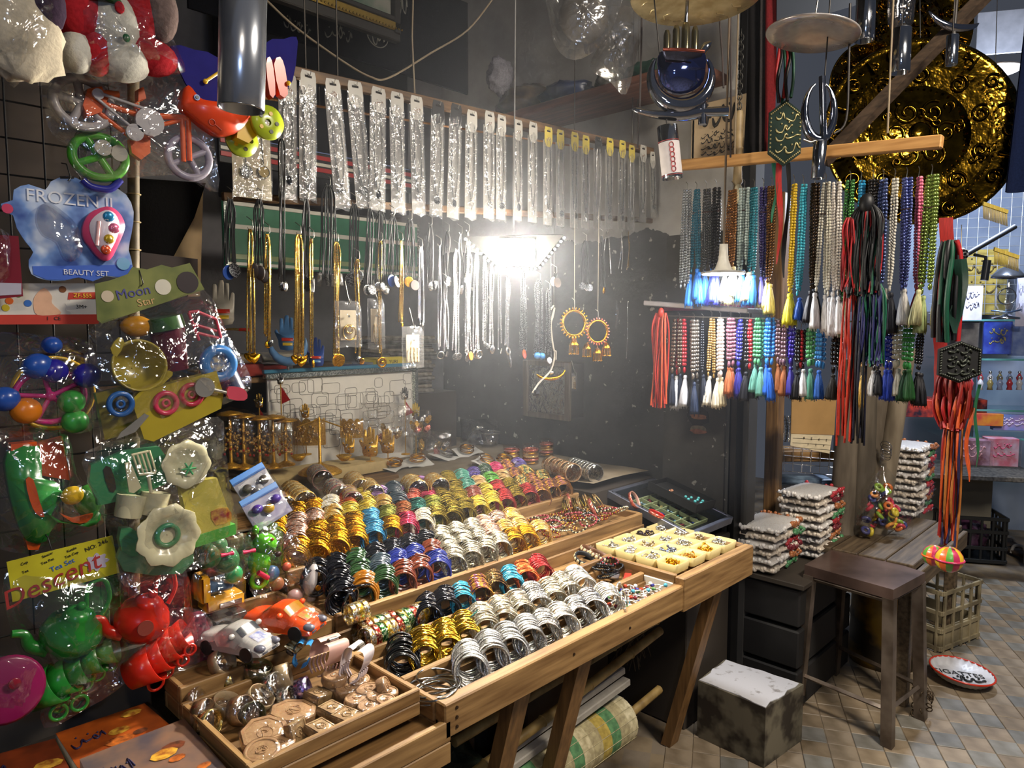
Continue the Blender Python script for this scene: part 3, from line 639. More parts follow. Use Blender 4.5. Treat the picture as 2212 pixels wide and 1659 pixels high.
# cream trays of rings
CREAM = plastic('cream_plastic', '#cdb97e', .4)
def ring_trays():
    g = RN(8); W, D, H = .089,.075,.028; me = None
    kinds = ['silver', 'silver', 'dark', 'silver', 'silver', 'mixed', 'silver', 'pale', 'silver', 'blue', 'bright', 'mixed', 'gold', 'goldw', 'gold', 'silver', 'silver', 'silver', 'empty', 'silver']
    col_ = {'silver': SILV(), 'dark': mat('gunmetal', '#4a4248', .2,1.), 'mixed': mat('old_silver', '#c0ac90', .2,1.), 'pale': mat('pale_silver', '#d8d0c4', .2,1.), 'blue': mat('blue_steel', '#8f98b4', .2,1.), 'bright': SILV(), 'gold': GOLD(), 'goldw': mat('rose_gold', '#e8a94a', .2,1.)}
    wd = {'silver': 'silver', 'dark': 'dark stone', 'mixed': 'dull silver', 'pale': 'pale silver', 'blue': 'bluish steel', 'bright': 'bright silver', 'gold': 'gold', 'goldw': 'orange gold', 'empty': 'very few'}
    rings = [M().torus((0,0,0),.0095,.0016,14,5,(0,1,0)).mesh('ring', SILV())]
    rings[0] = (lambda m: (m.ball((0,0,.011),(.0055,.0045,.004),7,4), m)[1])(M().torus((0,0,0),.0095,.0016,14,5,(0,1,0))).mesh('ring', SILV())
    k = 0
    for j in range(4):
        for i in range(4):
            x = 1.858 + i * .092; y = 1.352 - j * .077 - i * .004; kd = kinds[k]; k += 1
            z = .706; o = T('ring_tray', 'cream tray of %s rings, %s in the %s line from the bracelets' % (wd[kd], ORD[i], ORD[j]), 'tray', (x, y, z), R(g.uniform(-1.5,1.5)), 'cream ring trays')
            b = M(); prof = []
            def rr(w, d, r, n=4): return [(sx * (w / 2 - r) + r * cos(R(a0 + 90 * t / n)), sy * (d / 2 - r) + r * sin(R(a0 + 90 * t / n))) for sx, sy, a0 in ((1,1,0),(-1,1,90),(-1,-1,180),(1,-1,270)) for t in range(n + 1)]
            loops = [(W - .010, D - .010,.012,.003),(W - .008, D - .008,.012,0),(W, D, .014, H),(W - .003, D - .003,.013, H),(W - .011, D - .011,.011,.004)]
            vs = []; n = 20
            for (w_, d_, r_, z_) in loops[1:]: vs += [(a, c, z_) for a, c in rr(w_, d_, r_)]
            fs = [(l * n + q, l * n + (q + 1) % n, (l + 1) * n + (q + 1) % n, (l + 1) * n + q) for l in range(3) for q in range(n)] + [tuple(range(n))[::-1], tuple(3 * n + q for q in range(n))]
            if me is None: me = M().add(vs, fs).mesh('shell', CREAM)
            put('shell', me, None, o)
            if kd == 'empty': n_r = 3; m_ = SILV()
            else: n_r = 11; m_ = col_[kd]
            for q in range(n_r):
                a = g.uniform(0,6.28); rad = g.uniform(0,.021)
                ro = put('ring', rings[0], m_, None, (x + rad * cos(a) * 1.2, y + rad * sin(a), z + .0155 + g.uniform(0,.008)),(g.uniform(.5,1.9), g.uniform(-.8,.8), g.uniform(0,6.28)), g.uniform(.85,1.15))
                tag(ro, 'small %s ring in the %s cream tray of the %s line' % (wd[kd] if kd != 'empty' else 'plain', ORD[i], ORD[j]), 'ring', 'rings in tray %s of line %s' % (ORD[i], ORD[j]))
ring_trays()
# ---------------------------------------------------------------- loose bracelets in the fourth tray, gemmed anklets and odds and ends
def beaded(R_, nb, rb, mats_, name, label, loc, rot, cat='bracelet', group=None):
    o = T(name, label, cat, loc, rot, group); k = len(mats_)
    for i, m_ in enumerate(mats_):
        b = M()
        for q in range(i, nb, k): a = 2 * math.pi * q / nb; b.ball((R_ * cos(a), R_ * sin(a),0), rb, 6,4)
        b.build('bead_run', m_, o)['kind'] = 'stuff'
    return o
DKR = mat('dark_red_bead', '#7c1420', .15, coat=.4); PNK = mat('rose_bead', '#d66a74', .2); BLKB = mat('black_bead', '#101012', .12, coat=.4); IV = mat('ivory_bead', '#d8cfa8', .3)
def bracelets():
    g = RN(21); combos = [([DKR, GOLD()], 'dark red and gold'),([BLKB, SILV()], 'black and silver'),([PNK, DKR], 'rose and dark red'),([IV, BLKB], 'ivory and black'),([BT['goldg'][1], BT['brown'][1]], 'gold and brown'),([SILV(), IV], 'silver and ivory')]
    for k in range(42):
        x = 1.71 + (k % 10) * .044 + g.uniform(-.012,.012); y = 1.475 + (k // 10) * .043 + g.uniform(-.01,.01)
        cm, wds = combos[(k * 5 + k // 7) % 6]; z = .754 + .006 * (k % 3) + .006
        if x > 2.1: continue
        beaded(.029,26,.0038, cm, 'bead_bracelet', '%s bead bracelet, %s from the bangles in the %s line' % (wds, ORD[k % 10], ORD[k // 10]),(x, y, z + .012),(g.uniform(-.5,.5), g.uniform(-.45,.45), g.uniform(0,3)), 'bracelet', 'bead bracelets in the fourth tray')
    def cuff(px, py, z, R_, w, mi, rot, label):
        o = T('bangle', label, 'bangle', AZ(px, py, z), rot)
        M().lathe([(R_ * .96,-w),(R_, -w),(R_ * 1.02,0),(R_, w),(R_ * .96, w),(R_ * .95,0),(R_ * .96,-w)], 30).build('band', mi, o)
        M().lathe([(R_ * 1.02,-w),(R_ * 1.03,-w),(R_ * 1.03, w),(R_ * 1.02, w)], 30).build('enamel', BT['coral'][1], o)
    cuff(1281,1097,.80,.034,.006, SILV(),(R(62), R(18),.5), 'silver-lined orange bangle standing on the bead bracelets')
    cuff(1232,1085,.80,.033,.005, mat('grey_metal_dull', '#8c8c8c', .3,1.),(R(70), R(10),.7), 'grey metal bangle standing beside the red bracelets')
    cuff(1370,1080,.80,.033,.006, mat('clear_pink', '#c99a8a', .2),(R(60), R(-10),.4), 'pinkish bangle tilted near the glass case')
    cuff(1418,1110,.79,.028,.005, mat('red_lacquer', '#b3201c', .2),(R(20), R(10),.2), 'red lacquer bangle hanging at the tray end by the case')
    for i in range(8):
        x = 1.93 + i * .024
        bangle_set('tan' if i % 2 else 'antique', (x, 1.60,.752 + .004 * (i % 2)), '%s cuff set, %s in the slanting line behind the bracelets' % ('beige' if i % 2 else 'bronze', ORD[i]), 'cuffs behind the bracelets', .012,.5 + .05 * i, g)
bracelets()
def wooden_bracelets():
    wb = mat('brown_wood_bead', '#6b4224', .5, color2='#4a2c16'); iv = mat('bone_inlay', '#ddd0a8', .35)
    g = RN(2)
    for i, (px, py, c, lab) in enumerate([(1262,1172, wb, 'brown leather bracelet with bone shells, farthest of the pile'),(1275,1190, wb, 'brown leather bracelet with pale shells over the black one'),(1228,1178, mat('black_leather', '#17171a', .5), 'black leather bracelet with bone studs beside the gold bangles'),(1262,1207, mat('black_leather', '#17171a', .5), 'black bracelet with white diamond studs nearest the divider'),(1295,1200, wb, 'brown shell bracelet nearest the ring trays')]):
        p = AZ(px, py, .722); o = T('stud_bracelet', lab, 'bracelet', p, (R(20), R(8), g.uniform(-.5,.5)))
        M().lathe([(.028,-.007),(.032,-.007),(.032,.007),(.028,.007),(.028,-.007)], 24).build('band', c, o)
        sm = M().ball((0,0,0),(.0055,.0025,.0068),8,5).mesh('shell_stud', iv)
        for q in range(14):
            a = 2 * math.pi * q / 14; put('shell_stud', sm, None, o, (.0325 * cos(a),.0325 * sin(a),0),(0,0, a + R(90)))
wooden_bracelets()
def anklets():
    g = RN(31); gems = ['#4f7f46', '#4a9fb8', '#6b1420', '#2a2a8c', '#c2452a', '#e6e2d8', '#2c1a3c']
    gm = [mat('gem_%d' % i, c, .08, coat=.5) for i, c in enumerate(gems)]
    for k in range(34):
        x = 1.565 + (k % 9) * .0215 + g.uniform(-.006,.006); y = 1.082 + (k // 9) * .022 + g.uniform(-.004,.004)
        o = T('stone_ring', 'pale ring with %s stone, %s from the bangles in the %s line' % (['green', 'turquoise', 'wine red', 'deep blue', 'orange-red', 'white', 'black'][k % 7], ORD[k % 9], ORD[k // 9]), 'ring', (x, y, .678 + .004 * (k % 3)),(g.uniform(-.5,.5), g.uniform(-.5,.5), g.uniform(0,3)), 'stone rings in the front tray')
        M().torus((0,0,0),.0135,.0022,16,5,(0,0,1)).build('hoop', BT['pearl'][1], o)
        M().ball((.0135,0,.004),(.0075,.0065,.0055),8,5).build('gem', gm[k % 7], o)
    for q, (px, py) in enumerate([(1342,1283),(1350,1300),(1235,1278)]):
        o = T('wire_bangle', ['pale bead-tipped bangle standing up by the divider', 'pale bead-tipped bangle leaning on the stone rings', 'cream wire bangle lying on the second tray sets'][q], 'bangle', AZ(px, py, .715 if q < 2 else .71),(R(70), R(10 + 8 * q), R(20)))
        M().torus((0,0,0),.030,.0022,26,6,(0,0,1)).build('hoop', BT['pearl'][1], o)
        for a in (0,70,140,215,290): M().ball((.03 * cos(R(a)),.03 * sin(R(a)),0),.0042,7,5).build('bead', BT['pearl'][1], o)
    # pile of black bead strings and two red-black boxed sets in the second tray
    for q in range(6):
        beaded(.026,24,.0042, [BLKB] if q < 5 else [BLKB, DKR], 'bead_bracelet', ['black bead bracelet at the bottom of the pile by the cream trays', 'black bead bracelet second up in the pile by the cream trays', 'black bead bracelet leaning at the side of the dark pile', 'black bead bracelet over the middle of the dark pile', 'black bead bracelet on top of the dark pile', 'black and dark red bead bracelet at the near side of the dark pile'][q], (1.70 + .022 * (q % 3),1.255 + .02 * (q // 3),.690 + .006 * q),(g.uniform(-.3,.3), g.uniform(-.3,.3),0))
    for q, (px, py) in enumerate([(1330,1245),(1355,1250)]):
        o = T('card_box', ['small clear box with red and black card lying in the second tray', 'red card box under the black beads in the second tray'][q], 'box', AZ(px, py, .69), R(30))
        M().bbox((0,0,.004),(.06,.022,.008),.002).build('card', mat('red_card', '#b83a28', .5) if q else mat('grey_card', '#5a5558', .5), o, smooth=0)
        M().bbox((0,0,.009),(.064,.025,.018),.002).build('clear_cover', FILM(), o, smooth=0)
anklets()

# ================================================================ NECKLACE RACK ABOVE THE TABLE
YR = 1.62
def rail(name, label, a, b, h, d, m):
    a, b = V(a), V(b); o = T(name, label, 'rail', a)
    L = (b - a).length; ang = math.atan2(b.z - a.z, b.x - a.x)
    M().bbox((0,0,0),(L, d, h),.002).move(((b - a).x / 2,0,(b - a).z / 2),(0,-ang, 0)).build('slat', m, o, smooth=0)
    for t in (.12,.88):
        p = (b - a) * t; M().cyl((p.x, 0, p.z),(p.x, 0,3.1 - a.z),.002, n=6).build('hanger_wire', mat('rack_wire', '#55504a', .5,.7), o)
    return o
RW = wood('rack_slat', '#7a5a38', '#4a3520', 0)
rail('wooden_rail', 'dark wooden rail carrying the top line of bagged necklaces', AY(560,140, YR + .02), AY(1440,335, YR + .02),.03,.012, RW)
rail('wooden_rail', 'thin pine rail half way behind the bagged necklaces', AY(560,210, YR + .03), AY(1300,325, YR + .03),.006,.006, wood('pine_thin', '#a9733a', '#7d4e20', 0))
rail('wooden_rail', 'dark rail behind the bags carrying cord necklaces', AY(480,424, YR + .02), AY(1430,478, YR + .02),.02,.012, RW)
PAPER = mat('grey_backing_card', '#8a867f', .8, var=.08); HDR = {'w': mat('white_hang_card', '#b4b0a8', .6, var=.06), 'y': mat('yellow_hang_card', '#cdb946', .6, var=.1), 'k': mat('black_hang_card', '#1b1a1c', .5)}
CHS = sparkle('steel_chain', '#3a3835', '#e0ded8', 900., .6,1., .2); CHG = sparkle('gold_chain', '#c28a1c', '#ffe08a', 900., .55,1., .2); CHW = sparkle('silver_chain', '#b9b5ae', '#ffffff', 900., .4,1., .18); CHD = sparkle('dark_chain', '#38383a', '#a8a8a8', 900., .7,1., .3)
PACKF = film('necklace_pack_film', (1,1,1),.15,1., 60., .08,.05)
HOOK = mat('hook_wire', '#a8a49c', .3,1.)
def chain(m, pts, r, wob=.85):
    """a chain as a closely beaded tube"""
    P = smooth_path(pts, 8); L = sum((P[i + 1] - P[i]).length for i in range(len(P) - 1)); n = max(8, min(160, int(L / (r * 1.8))))
    out = []; acc = 0; i = 0
    for k in range(n + 1):
        t = L * k / n
        while i < len(P) - 2 and acc + (P[i + 1] - P[i]).length < t: acc += (P[i + 1] - P[i]).length; i += 1
        f = (t - acc) / max(1e-6,(P[i + 1] - P[i]).length); out.append(P[i].lerp(P[i + 1], min(1, f)))
    return m.tube(out, [r * (1 + wob * (k % 2)) * .85 for k in range(n + 1)], 5)
PEND = [('dark oval stone', lambda: M().ball((0,-.003,0),(.008,.003,.0115),12,7), mat('dark_stone', '#16161a', .15, coat=.4)),('grey round medal', lambda: M().cyl((0,-.001,0),(0,-.0035,0),.0105, n=18), CHD),('silver rose', lambda: M().torus((0,-.002,0),.008,.003,16,6).ball((0,-.003,0),.005,8,5), CHW),('silver ring', lambda: M().torus((0,-.002,.002),.008,.0016,16,5).cyl((0,-.002,-.006),(0,-.002,-.018),.004,.001,6), CHW)]
def pack(px, py, pbx, pby, wpx, kind, i, hw=None):
    y = YR - .005 - .006 * (i % 3); a = AY(px, py, y); b = AY(pbx, pby, y); k = mpp(a); W = wpx * k; H = a.z - b.z; dx = b.x - a.x
    pd = PEND[(i * 7) % 4]
    lab = '%s hang card, %s pendant: bagged chain necklace, %s from the toys' % ({'w': 'white', 'y': 'yellow', 'k': 'black'}[kind], pd[0], ORD[i])
    o = T('bagged_necklace', lab, 'necklace', a, (0,-math.atan2(dx, H) * -1 if False else math.atan2(-dx, H),0), 'bagged necklaces on the rack')
    M().prism([(-W * .5,-.03),(W * .5,-.03),(W * .5,-H),(-W * .5,-H)], .001,.0018).build('backing_card', PAPER, o, smooth=0)
    M().prism([(-W * .38,.012),(-W * .46,0),(-W * .46,-.032),(-W * .25,-.052),(W * .25,-.052),(W * .46,-.032),(W * .46,0),(W * .38,.012)], -.0045,-.0035).build('hang_card', HDR[kind], o, smooth=0)
    M().prism([(-W * .2,-.004),(W * .2,-.004),(W * .2,.001),(-W * .2,.001)], -.0052,-.0046).build('hang_slot', mat('slot_black', '#1a1512', .8), o, smooth=0)
    M().tube([(0,.016,.006),(0,-.006,.004),(0,-.012,-.002),(.002,-.014,.010)], .0009,5).build('hook', HOOK, o)
    z1 = -H + .045; m = M(); s = W * .26
    for sg in (-1,1): chain(m, [(sg * s * .7,-.0035,-.03),(sg * s, -.0035,-H * .35),(sg * s * .95,-.0035,-H * .62),(sg * s * .35,-.0035, z1 + .018),(0,-.0035, z1 + .008)], .0016)
    m.build('chain', CHS if i < 14 else CHD if i % 3 else CHW, o)
    pd[1]().build('pendant', pd[2], o, (0,-.003, z1 - .004))
    sc = RN(i)
    f = pillow(W * 1.04, H - .006,.010, i, 5,16,.5); f.move((0,-.003,-.012)); f.build('clear_bag', PACKF, o)
    if i % 2 == 0 and kind != 'k': scribble(sc, W * .4,.014,2,.0007,-.0048).build('print', mat('brown_print', '#8a6a5c', .7), o, (0,0,-.026))
PK = [(621,172,622,428,42, 'w'),(664,165,665,430,40, 'w'),(717,182,741,450,40, 'w'),(765,187,787,448,40, 'w'),(816,200,815,455,40, 'w'),(856,210,861,458,37, 'w'),(898,218,905,461,36, 'w'),(945,228,942,465,35, 'k'),(984,235,978,471,33, 'k'),(1018,248,1016,471,32, 'w'),(1056,250,1056,472,31, 'w'),(1082,258,1082,474,28, 'w'),(1118,268,1118,476,27, 'w'),(1150,273,1150,480,28, 'w'),(1183,283,1183,486,27, 'y'),(1209,289,1211,488,26, 'y'),(1240,294,1240,492,26, 'y'),(1264,301,1264,493,25, 'y'),(1291,304,1290,494,26, 'k'),(1316,306,1315,494,26, 'y'),(1343,311,1342,495,25, 'y'),(1363,321,1363,497,24, 'y'),(1388,321,1388,480,26, 'w'),(1408,335,1412,470,20, 'w')]
for i, a in enumerate(PK): pack(*a, i)
def wide_pack():
    a = AY(541,240, YR - .02); b = AY(541,428, YR - .02); k = mpp(a); W = 88 * k; H = a.z - b.z
    o = T('bagged_necklace', 'wide bagged card with two round coin pendants below the toy wheels', 'necklace', a)
    M().prism([(-W / 2,0),(W / 2,0),(W / 2,-H),(-W / 2,-H)], .001,.002).build('backing_card', mat('cream_backing_card', '#c4b79c', .8), o, smooth=0)
    for x, z, m_ in ((-.016,-.70 * H, CHD),(.026,-.68 * H, mat('bronze_coin', '#6a5a34', .4,.9))):
        c = M(); chain(c, [(x - .004,-.003,0),(x - .002,-.003, z * .6),(x, -.003, z + .016)], .0015); c.build('chain', CHS, o)
        M().cyl((x, -.002, z),(x, -.005, z),.0145, n=22).build('coin', m_, o); M().torus((x, -.005, z),.0135,.0012,22,5).build('coin_rim', CHS, o)
    pillow(W * 1.02, H, .012,5,8,10,.4).move((0,-.003,0)).build('clear_bag', PACKF, o)
wide_pack()

# ---------------------------------------------------------------- cord and chain necklaces hanging in bunches below
def disc(r, m=None): return M().cyl((0,-.0015,0),(0,.0015,0), r, n=20).torus((0,0,0), r, .0014,22,5)
def oval(r, q=1.5): return M().ball((0,0,0),(r, .003, r * q),14,7)
def tagp(w, h): return M().bbox((0,0,0),(w, .003, h),.0014)
def heart(r): return M().prism([(r * .95 * (sin(R(t)) ** 3) * 1.05, r * (.8 * cos(R(t)) - .32 * cos(R(2 * t)) - .12 * cos(R(3 * t)))) for t in range(0,360,15)], -.002,.002)
BLUE_E = mat('blue_enamel', '#2c4f9e', .25, coat=.3); WOODP = mat('dark_wood_pendant', '#2a1c14', .5)
def bunch(px, py, bx, by, n, mch, wpx, pend, pm, label, np_=2, r=.0016, Y=None, cord=False, dz=0., g=RN(77), hook=True):
    Y = YR - .02 if Y is None else Y; a = AY(px, py, Y); b = AY(bx, by, Y); k = mpp(a); W = wpx * k
    o = T('necklace_bunch', label, 'necklaces', a); d = b - a
    for i in range(n):
        t = (i / (n - 1) - .5) if n > 1 else 0; m = M(); x = t * W; e = (d.x + t * W * 1.3, g.uniform(-.004,.004), d.z + g.uniform(-.012,.012) + .012)
        pts = [(x * .35,0,0),(x, g.uniform(-.006,.006),-.03),(x + d.x * .5, g.uniform(-.006,.006), d.z * .5), e]
        (m.tube(smooth_path(pts, 4), r, 5) if cord else chain(m, pts, r)).build('cord' if cord else 'chain', mch, o)
    if Y > 1.7: M().cyl((0,0,.02),(.004,0,1.95 - a.z),.0008, n=4).build('hanging_thread', THREAD, o)
    if hook: M().tube([(.0,.014,.03),(.006,.0,.02),(.007,0,.004),(0,0,-.004),(-.006,0,.004)], .0011,5).build('hook', HOOK, o)
    for i in range(np_):
        t = (i - (np_ - 1) / 2)
        pend().build('pendant', pm[i % len(pm)], o, (d.x + t * W * .55,-.006 - .004 * (i % 2), d.z + dz + g.uniform(-.006,.006)),(g.uniform(-.2,.2), g.uniform(-.15,.15), g.uniform(-.5,.5)))
    return o
BC = BLACKCORD(); GD = GOLD(); SV = SILV()
CORDS = [(497,430,497,585,9,22, lambda: disc(.0155), [BLUE_E, CHD], 'black cords with round blue enamel discs nearest the toys', 2),(560,430,558,590,8,22, lambda: oval(.011,1.6), [WOODP], 'black cords with dark oval wooden pendants', 3),(608,300,609,615,6,12, lambda: oval(.007,1.8), [CHD, SV], 'thin black cords with small grey oval charms', 2),(661,430,661,612,8,18, lambda: tagp(.021,.035), [mat('black_tag', '#15151a', .3)], 'black cords with a black and gold dog tag', 2),(709,400,710,605,12,32, lambda: tagp(.013,.032), [CHW, CHD, SV], 'thick bunch of black cords with silver bar tags', 4),(765,440,766,600,10,22, lambda: disc(.016), [CHD, SV], 'black cords with large grey round medals', 3),(798,450,795,630,8,16, lambda: disc(.013), [SV, CHD], 'black cords with small silver medals hanging lower', 2),(822,455,822,622,10,20, lambda: oval(.011,1.2), [SV, CHW], 'black cords with ornate silver charms', 3),(848,465,848,605,8,22, lambda: disc(.0155), [BLUE_E, SV], 'black cords with a bright blue disc in the middle of the rack', 2),(886,475,886,612,9,24, lambda: disc(.0135), [GD, WOODP], 'black cords with a gold and a brown disc', 2),(930,485,931,618,6,16, lambda: oval(.009,1.5), [SV, CHD], 'black cords with leaf-shaped silver charms', 2),(967,500,967,612,5,10, lambda: disc(.013), [SV], 'dark cords with an engraved silver coin', 1),(995,505,995,630,4,8, lambda: oval(.009,1.6), [SV], 'dark cords with a silver oval locket', 1),(1010,500,1008,600,5,12, lambda: tagp(.008,.03), [SV, CHW], 'pale cords with bright silver bars beside the lamp', 3),(1200,590,1196,612,5,20, lambda: disc(.0155), [SV, mat('rose_disc', '#c8a890', .2,1.)], 'short cords with round silver discs under the lamp', 2),(1265,520,1263,618,8,24, lambda: disc(.012), [CHD, SV], 'grey cords with round dark charms near the gold hoops', 3),(1300,510,1302,625,5,12, lambda: oval(.009,1.4), [GD], 'grey cords with a gold drop charm', 1)]
for a in CORDS: bunch(a[0], a[1], a[2], a[3], a[4], BC, a[5], a[6], a[7], a[8], a[9], .0017, None if a[0] % 2 else YR - .03, True)
CHAINS = [(540,495,541,775,4, CHG, 12, lambda: heart(.014), [GD], 'gold chains with a pierced gold heart nearest the toys', 2),(577,505,578,742,4, CHG, 10, lambda: oval(.007,1.3), [GD, CHD], 'fine dark gold chains with small charms', 2),(645,506,646,778,7, CHG, 18, lambda: heart(.013), [GD], 'thick bunch of gold chains with gold hearts', 3),(673,515,674,785,2, CHG, 6, lambda: oval(.005,2.), [GD], 'single double gold chain with a slim gold drop', 1),(726,522,726,782,4, CHG, 12, lambda: disc(.015), [GD], 'gold chains ending in two gold coins', 2),(772,560,774,782,3, CHG, 10, lambda: oval(.008,1.2), [CHD, GD], 'gold chains with two dark framed charms', 2),(822,520,822,782,2, CHG, 6, lambda: M().torus((0,0,0),.012,.003,18,6).ball((0,0,0),.006,8,5), [GD], 'twisted gold chain with a round gold filigree ball', 1),(866,520,866,700,4, CHG, 8, lambda: tagp(.006,.01), [GD], 'gold chains behind the bagged earrings', 1),(909,533,910,705,5, CHW, 14, lambda: tagp(.006,.01), [SV], 'thick silver chains beside the bagged earrings', 1),(949,530,949,765,2, CHW, 5, lambda: M().torus((0,0,0),.010,.002,18,6), [SV], 'single silver chain with an open ring', 1),(963,612,963,765,4, CHW, 8, lambda: tagp(.012,.016), [SV], 'silver chains with a letter charm', 1),(987,540,984,770,4, CHW, 12, lambda: disc(.009), [SV], 'pinkish silver chains with small round charms', 2),(1012,545,1010,772,5, CHW, 12, lambda: disc(.012), [SV, mat('orange_charm', '#c8702a', .3)], 'silver chains with an orange heart charm', 2),(1030,548,1028,765,5, CHW, 12, lambda: M().torus((0,0,0),.012,.003,18,6), [SV], 'silver chains with a clover charm', 2),(1047,560,1046,745,4, CHD, 10, lambda: oval(.007,1.3), [CHD], 'dull grey chains with dark charms', 2),(1062,575,1061,758,3, CHW, 7, lambda: oval(.010,1.3), [SV], 'silver chains with a shell-shaped charm', 1),(1080,585,1080,755,2, CHW, 4, lambda: tagp(.006,.018), [SV], 'one thin silver chain with a bar charm', 1),(1096,600,1095,755,6, CHW, 12, lambda: M().torus((0,0,0),.011,.003,18,6).tube([(0,0,-.012),(.002,0,-.04),(-.001,0,-.055)], [.004,.006,.001], 6), [SV], 'silver chains with a knot and feather charm beside the lamp', 1),(1131,588,1130,765,4, CHD, 14, lambda: disc(.014), [mat('orange_stone', '#b84a1c', .15, coat=.4)], 'grey ball chains with a round orange stone', 1),(1165,605,1162,770,6, CHD, 22, lambda: M().ball((0,0,0),.012,12,8), [mat('blue_glass_ball', '#3a78b8', .1, coat=.5)], 'grey ball chains with blue glass balls', 2),(1185,625,1184,775,4, CHD, 14, lambda: disc(.010), [SV], 'grey ball chains with a cross-cut silver charm', 1),(1312,500,1312,598,2, CHW, 18, lambda: tagp(.004,.004), [SV], 'silver chain looped in a wide drop', 1),(1343,500,1340,590,2, CHW, 6, lambda: tagp(.004,.008), [SV], 'short flat silver chain', 1),(1365,490,1363,588,8, CHG, 24, lambda: M().cyl((0,0,.008),(0,0,-.008),.009,.003,10), [GD], 'gathered bunch of gold chains held by a ring', 1),(1361,645,1360,775,5, CHW, 20, lambda: tagp(.004,.01), [SV], 'short silver chains on a hook over the dark wall', 1),(1380,645,1379,790,2, CHG, 6, lambda: tagp(.004,.01), [GD], 'short gold chain on the dark wall', 1),(1403,650,1400,780,5, CHW, 20, lambda: tagp(.004,.01), [SV], 'silver bead chains beside the red tassel', 1),(1450,320,1448,640,2, mat('maroon_bead', '#5c2a28', .3),10, lambda: tagp(.004,.004), [SV], 'long maroon bead strings hanging at the rack end', 1)]
for a in CHAINS: bunch(a[0], a[1], a[2], a[3], a[4], a[5], a[6], a[7], a[8], a[9], a[10], .0019 if a[5] is not CHD else .0021, YR - .035 if a[0] < 1300 else 1.75 if a[0] < 1440 else None)
def hoop(px, py, dpx, style, label):
    c = AY(px, py, YR - .05); k = mpp(c); r = dpx / 2 * k; o = T('hoop_earring', label, 'earring', c, R(-25))
    g = GOLD(); M().torus((0,0,0), r * .86, r * .10,36,7).build('hoop', g, o)
    sm = M().ball((0,0,0),(r * .07, r * .07, r * .12),6,4).mesh('bead', g if style == 0 else BT['coral'][1])
    for i in range(26):
        a = 2 * math.pi * i / 26; put('bead', sm if i % 2 or style == 0 else sm, None, o, ((r * (1.02 if style == 0 else .98)) * cos(a),-.002,(r * 1.02) * sin(a)),(0,-a + R(90),0))
    bell = [(.001, r * .42),(r * .16, r * .38),(r * .30, r * .12),(r * .36,0),(r * .36,-r * .06),(r * .30,-r * .05)]
    for x, z in ([(0,-r * 1.5)] if style == 0 else [(0,-r * 1.7),(-r * .95,-r * 1.35),(r * .8,-r * 1.3)]):
        M().tube([(x * .75,0, z * .62),(x, 0, z + r * .42)], .0012,5).build('link', g, o)
        b = M().lathe(bell, 16,(x, 0, z)); b.build('bell_cap', g, o); fr = M()
        for q in range(10):
            a = 2 * math.pi * q / 10; fr.cyl((x + r * .32 * cos(a), r * .32 * sin(a), z - r * .04),(x + r * .34 * cos(a), r * .34 * sin(a), z - r * .62), r * .03, n=5).ball((x + r * .34 * cos(a), r * .34 * sin(a), z - r * .64), r * .06,5,4)
        fr.build('fringe', g, o)
    M().cyl((0,0, r * 1.6),(0,0,1.86 - c.z),.0008, n=4).build('hanging_thread', THREAD, o)
    M().tube([(0,0, r * .9),(.002,0, r * 1.25),(.001,0, r * 1.6),(-.004,.01, r * 1.75)], .0011,5).build('hook', HOOK, o)
hoop(1240,698,62,0, 'large gold hoop earring fringed with beads and one bell drop')
hoop(1291,716,54,1, 'large gold hoop earring with red stones and three bell drops')
def zip_pack(px, py, wpx, hpx, label, gold=True, Y=YR - .06, seed=1):
    a = AY(px, py, Y); k = mpp(a); W, H = wpx * k, hpx * k; o = T('bagged_earrings', label, 'earrings', a, R(rnd.uniform(-12,12)))
    M().prism([(-W * .3,-H * .2),(W * .3,-H * .2),(W * .3,-H * .85),(-W * .3,-H * .85)], .001,.002).build('card', mat('cream_card', '#a2937a', .7), o, smooth=0)
    if gold:
        M().torus((0,-.003,-H * .68), W * .24,.0022,26,5).torus((0,-.003,-H * .62), W * .12,.003,18,6).build('medallion', CHG, o)
    else:
        for i in range(3): M().tube(smooth_path([(-W * .15 + i * W * .15,-.003,-H * .5),(-W * .18 + i * W * .16,-.004,-H * .7),(-W * .1 + i * W * .13,-.003,-H * .9)], 4), [.001 + .0012 * (q % 2) for q in range(9)], 5).build('earring_drop', CHG, o)
    M().cyl((0,-.002,-H * .33),(0,-.004,-H * .33),.003, n=10).build('stud', SV, o)
    pillow(W, H, .016, seed, 7,8,.5).build('zip_bag', film('zip_bag_film', (1,.99,.97),.14,.5,40,.1,.04), o)
    M().tube([(0,.012,.05),(0,0,.01),(.004,-.004,-.008),(.008,0,.004)], .0013,5).build('hook', HOOK, o)
zip_pack(752,650,68,100, 'clear zip bag with a round gold medallion on card', True, seed=3)
zip_pack(812,645,44,110, 'clear zip bag with pale card hanging behind the medallion bag', False, YR - .03,4)
zip_pack(892,705,72,90, 'clear zip bag of gold drop earrings on cream card', False, seed=5)
zip_pack(1340,650,26,66, 'clear pack with orange tab and a ring pendant', True, 1.8,6)
zip_pack(1240,805,24,40, 'small white price bag hanging over the dark wall', False, 1.9,7)
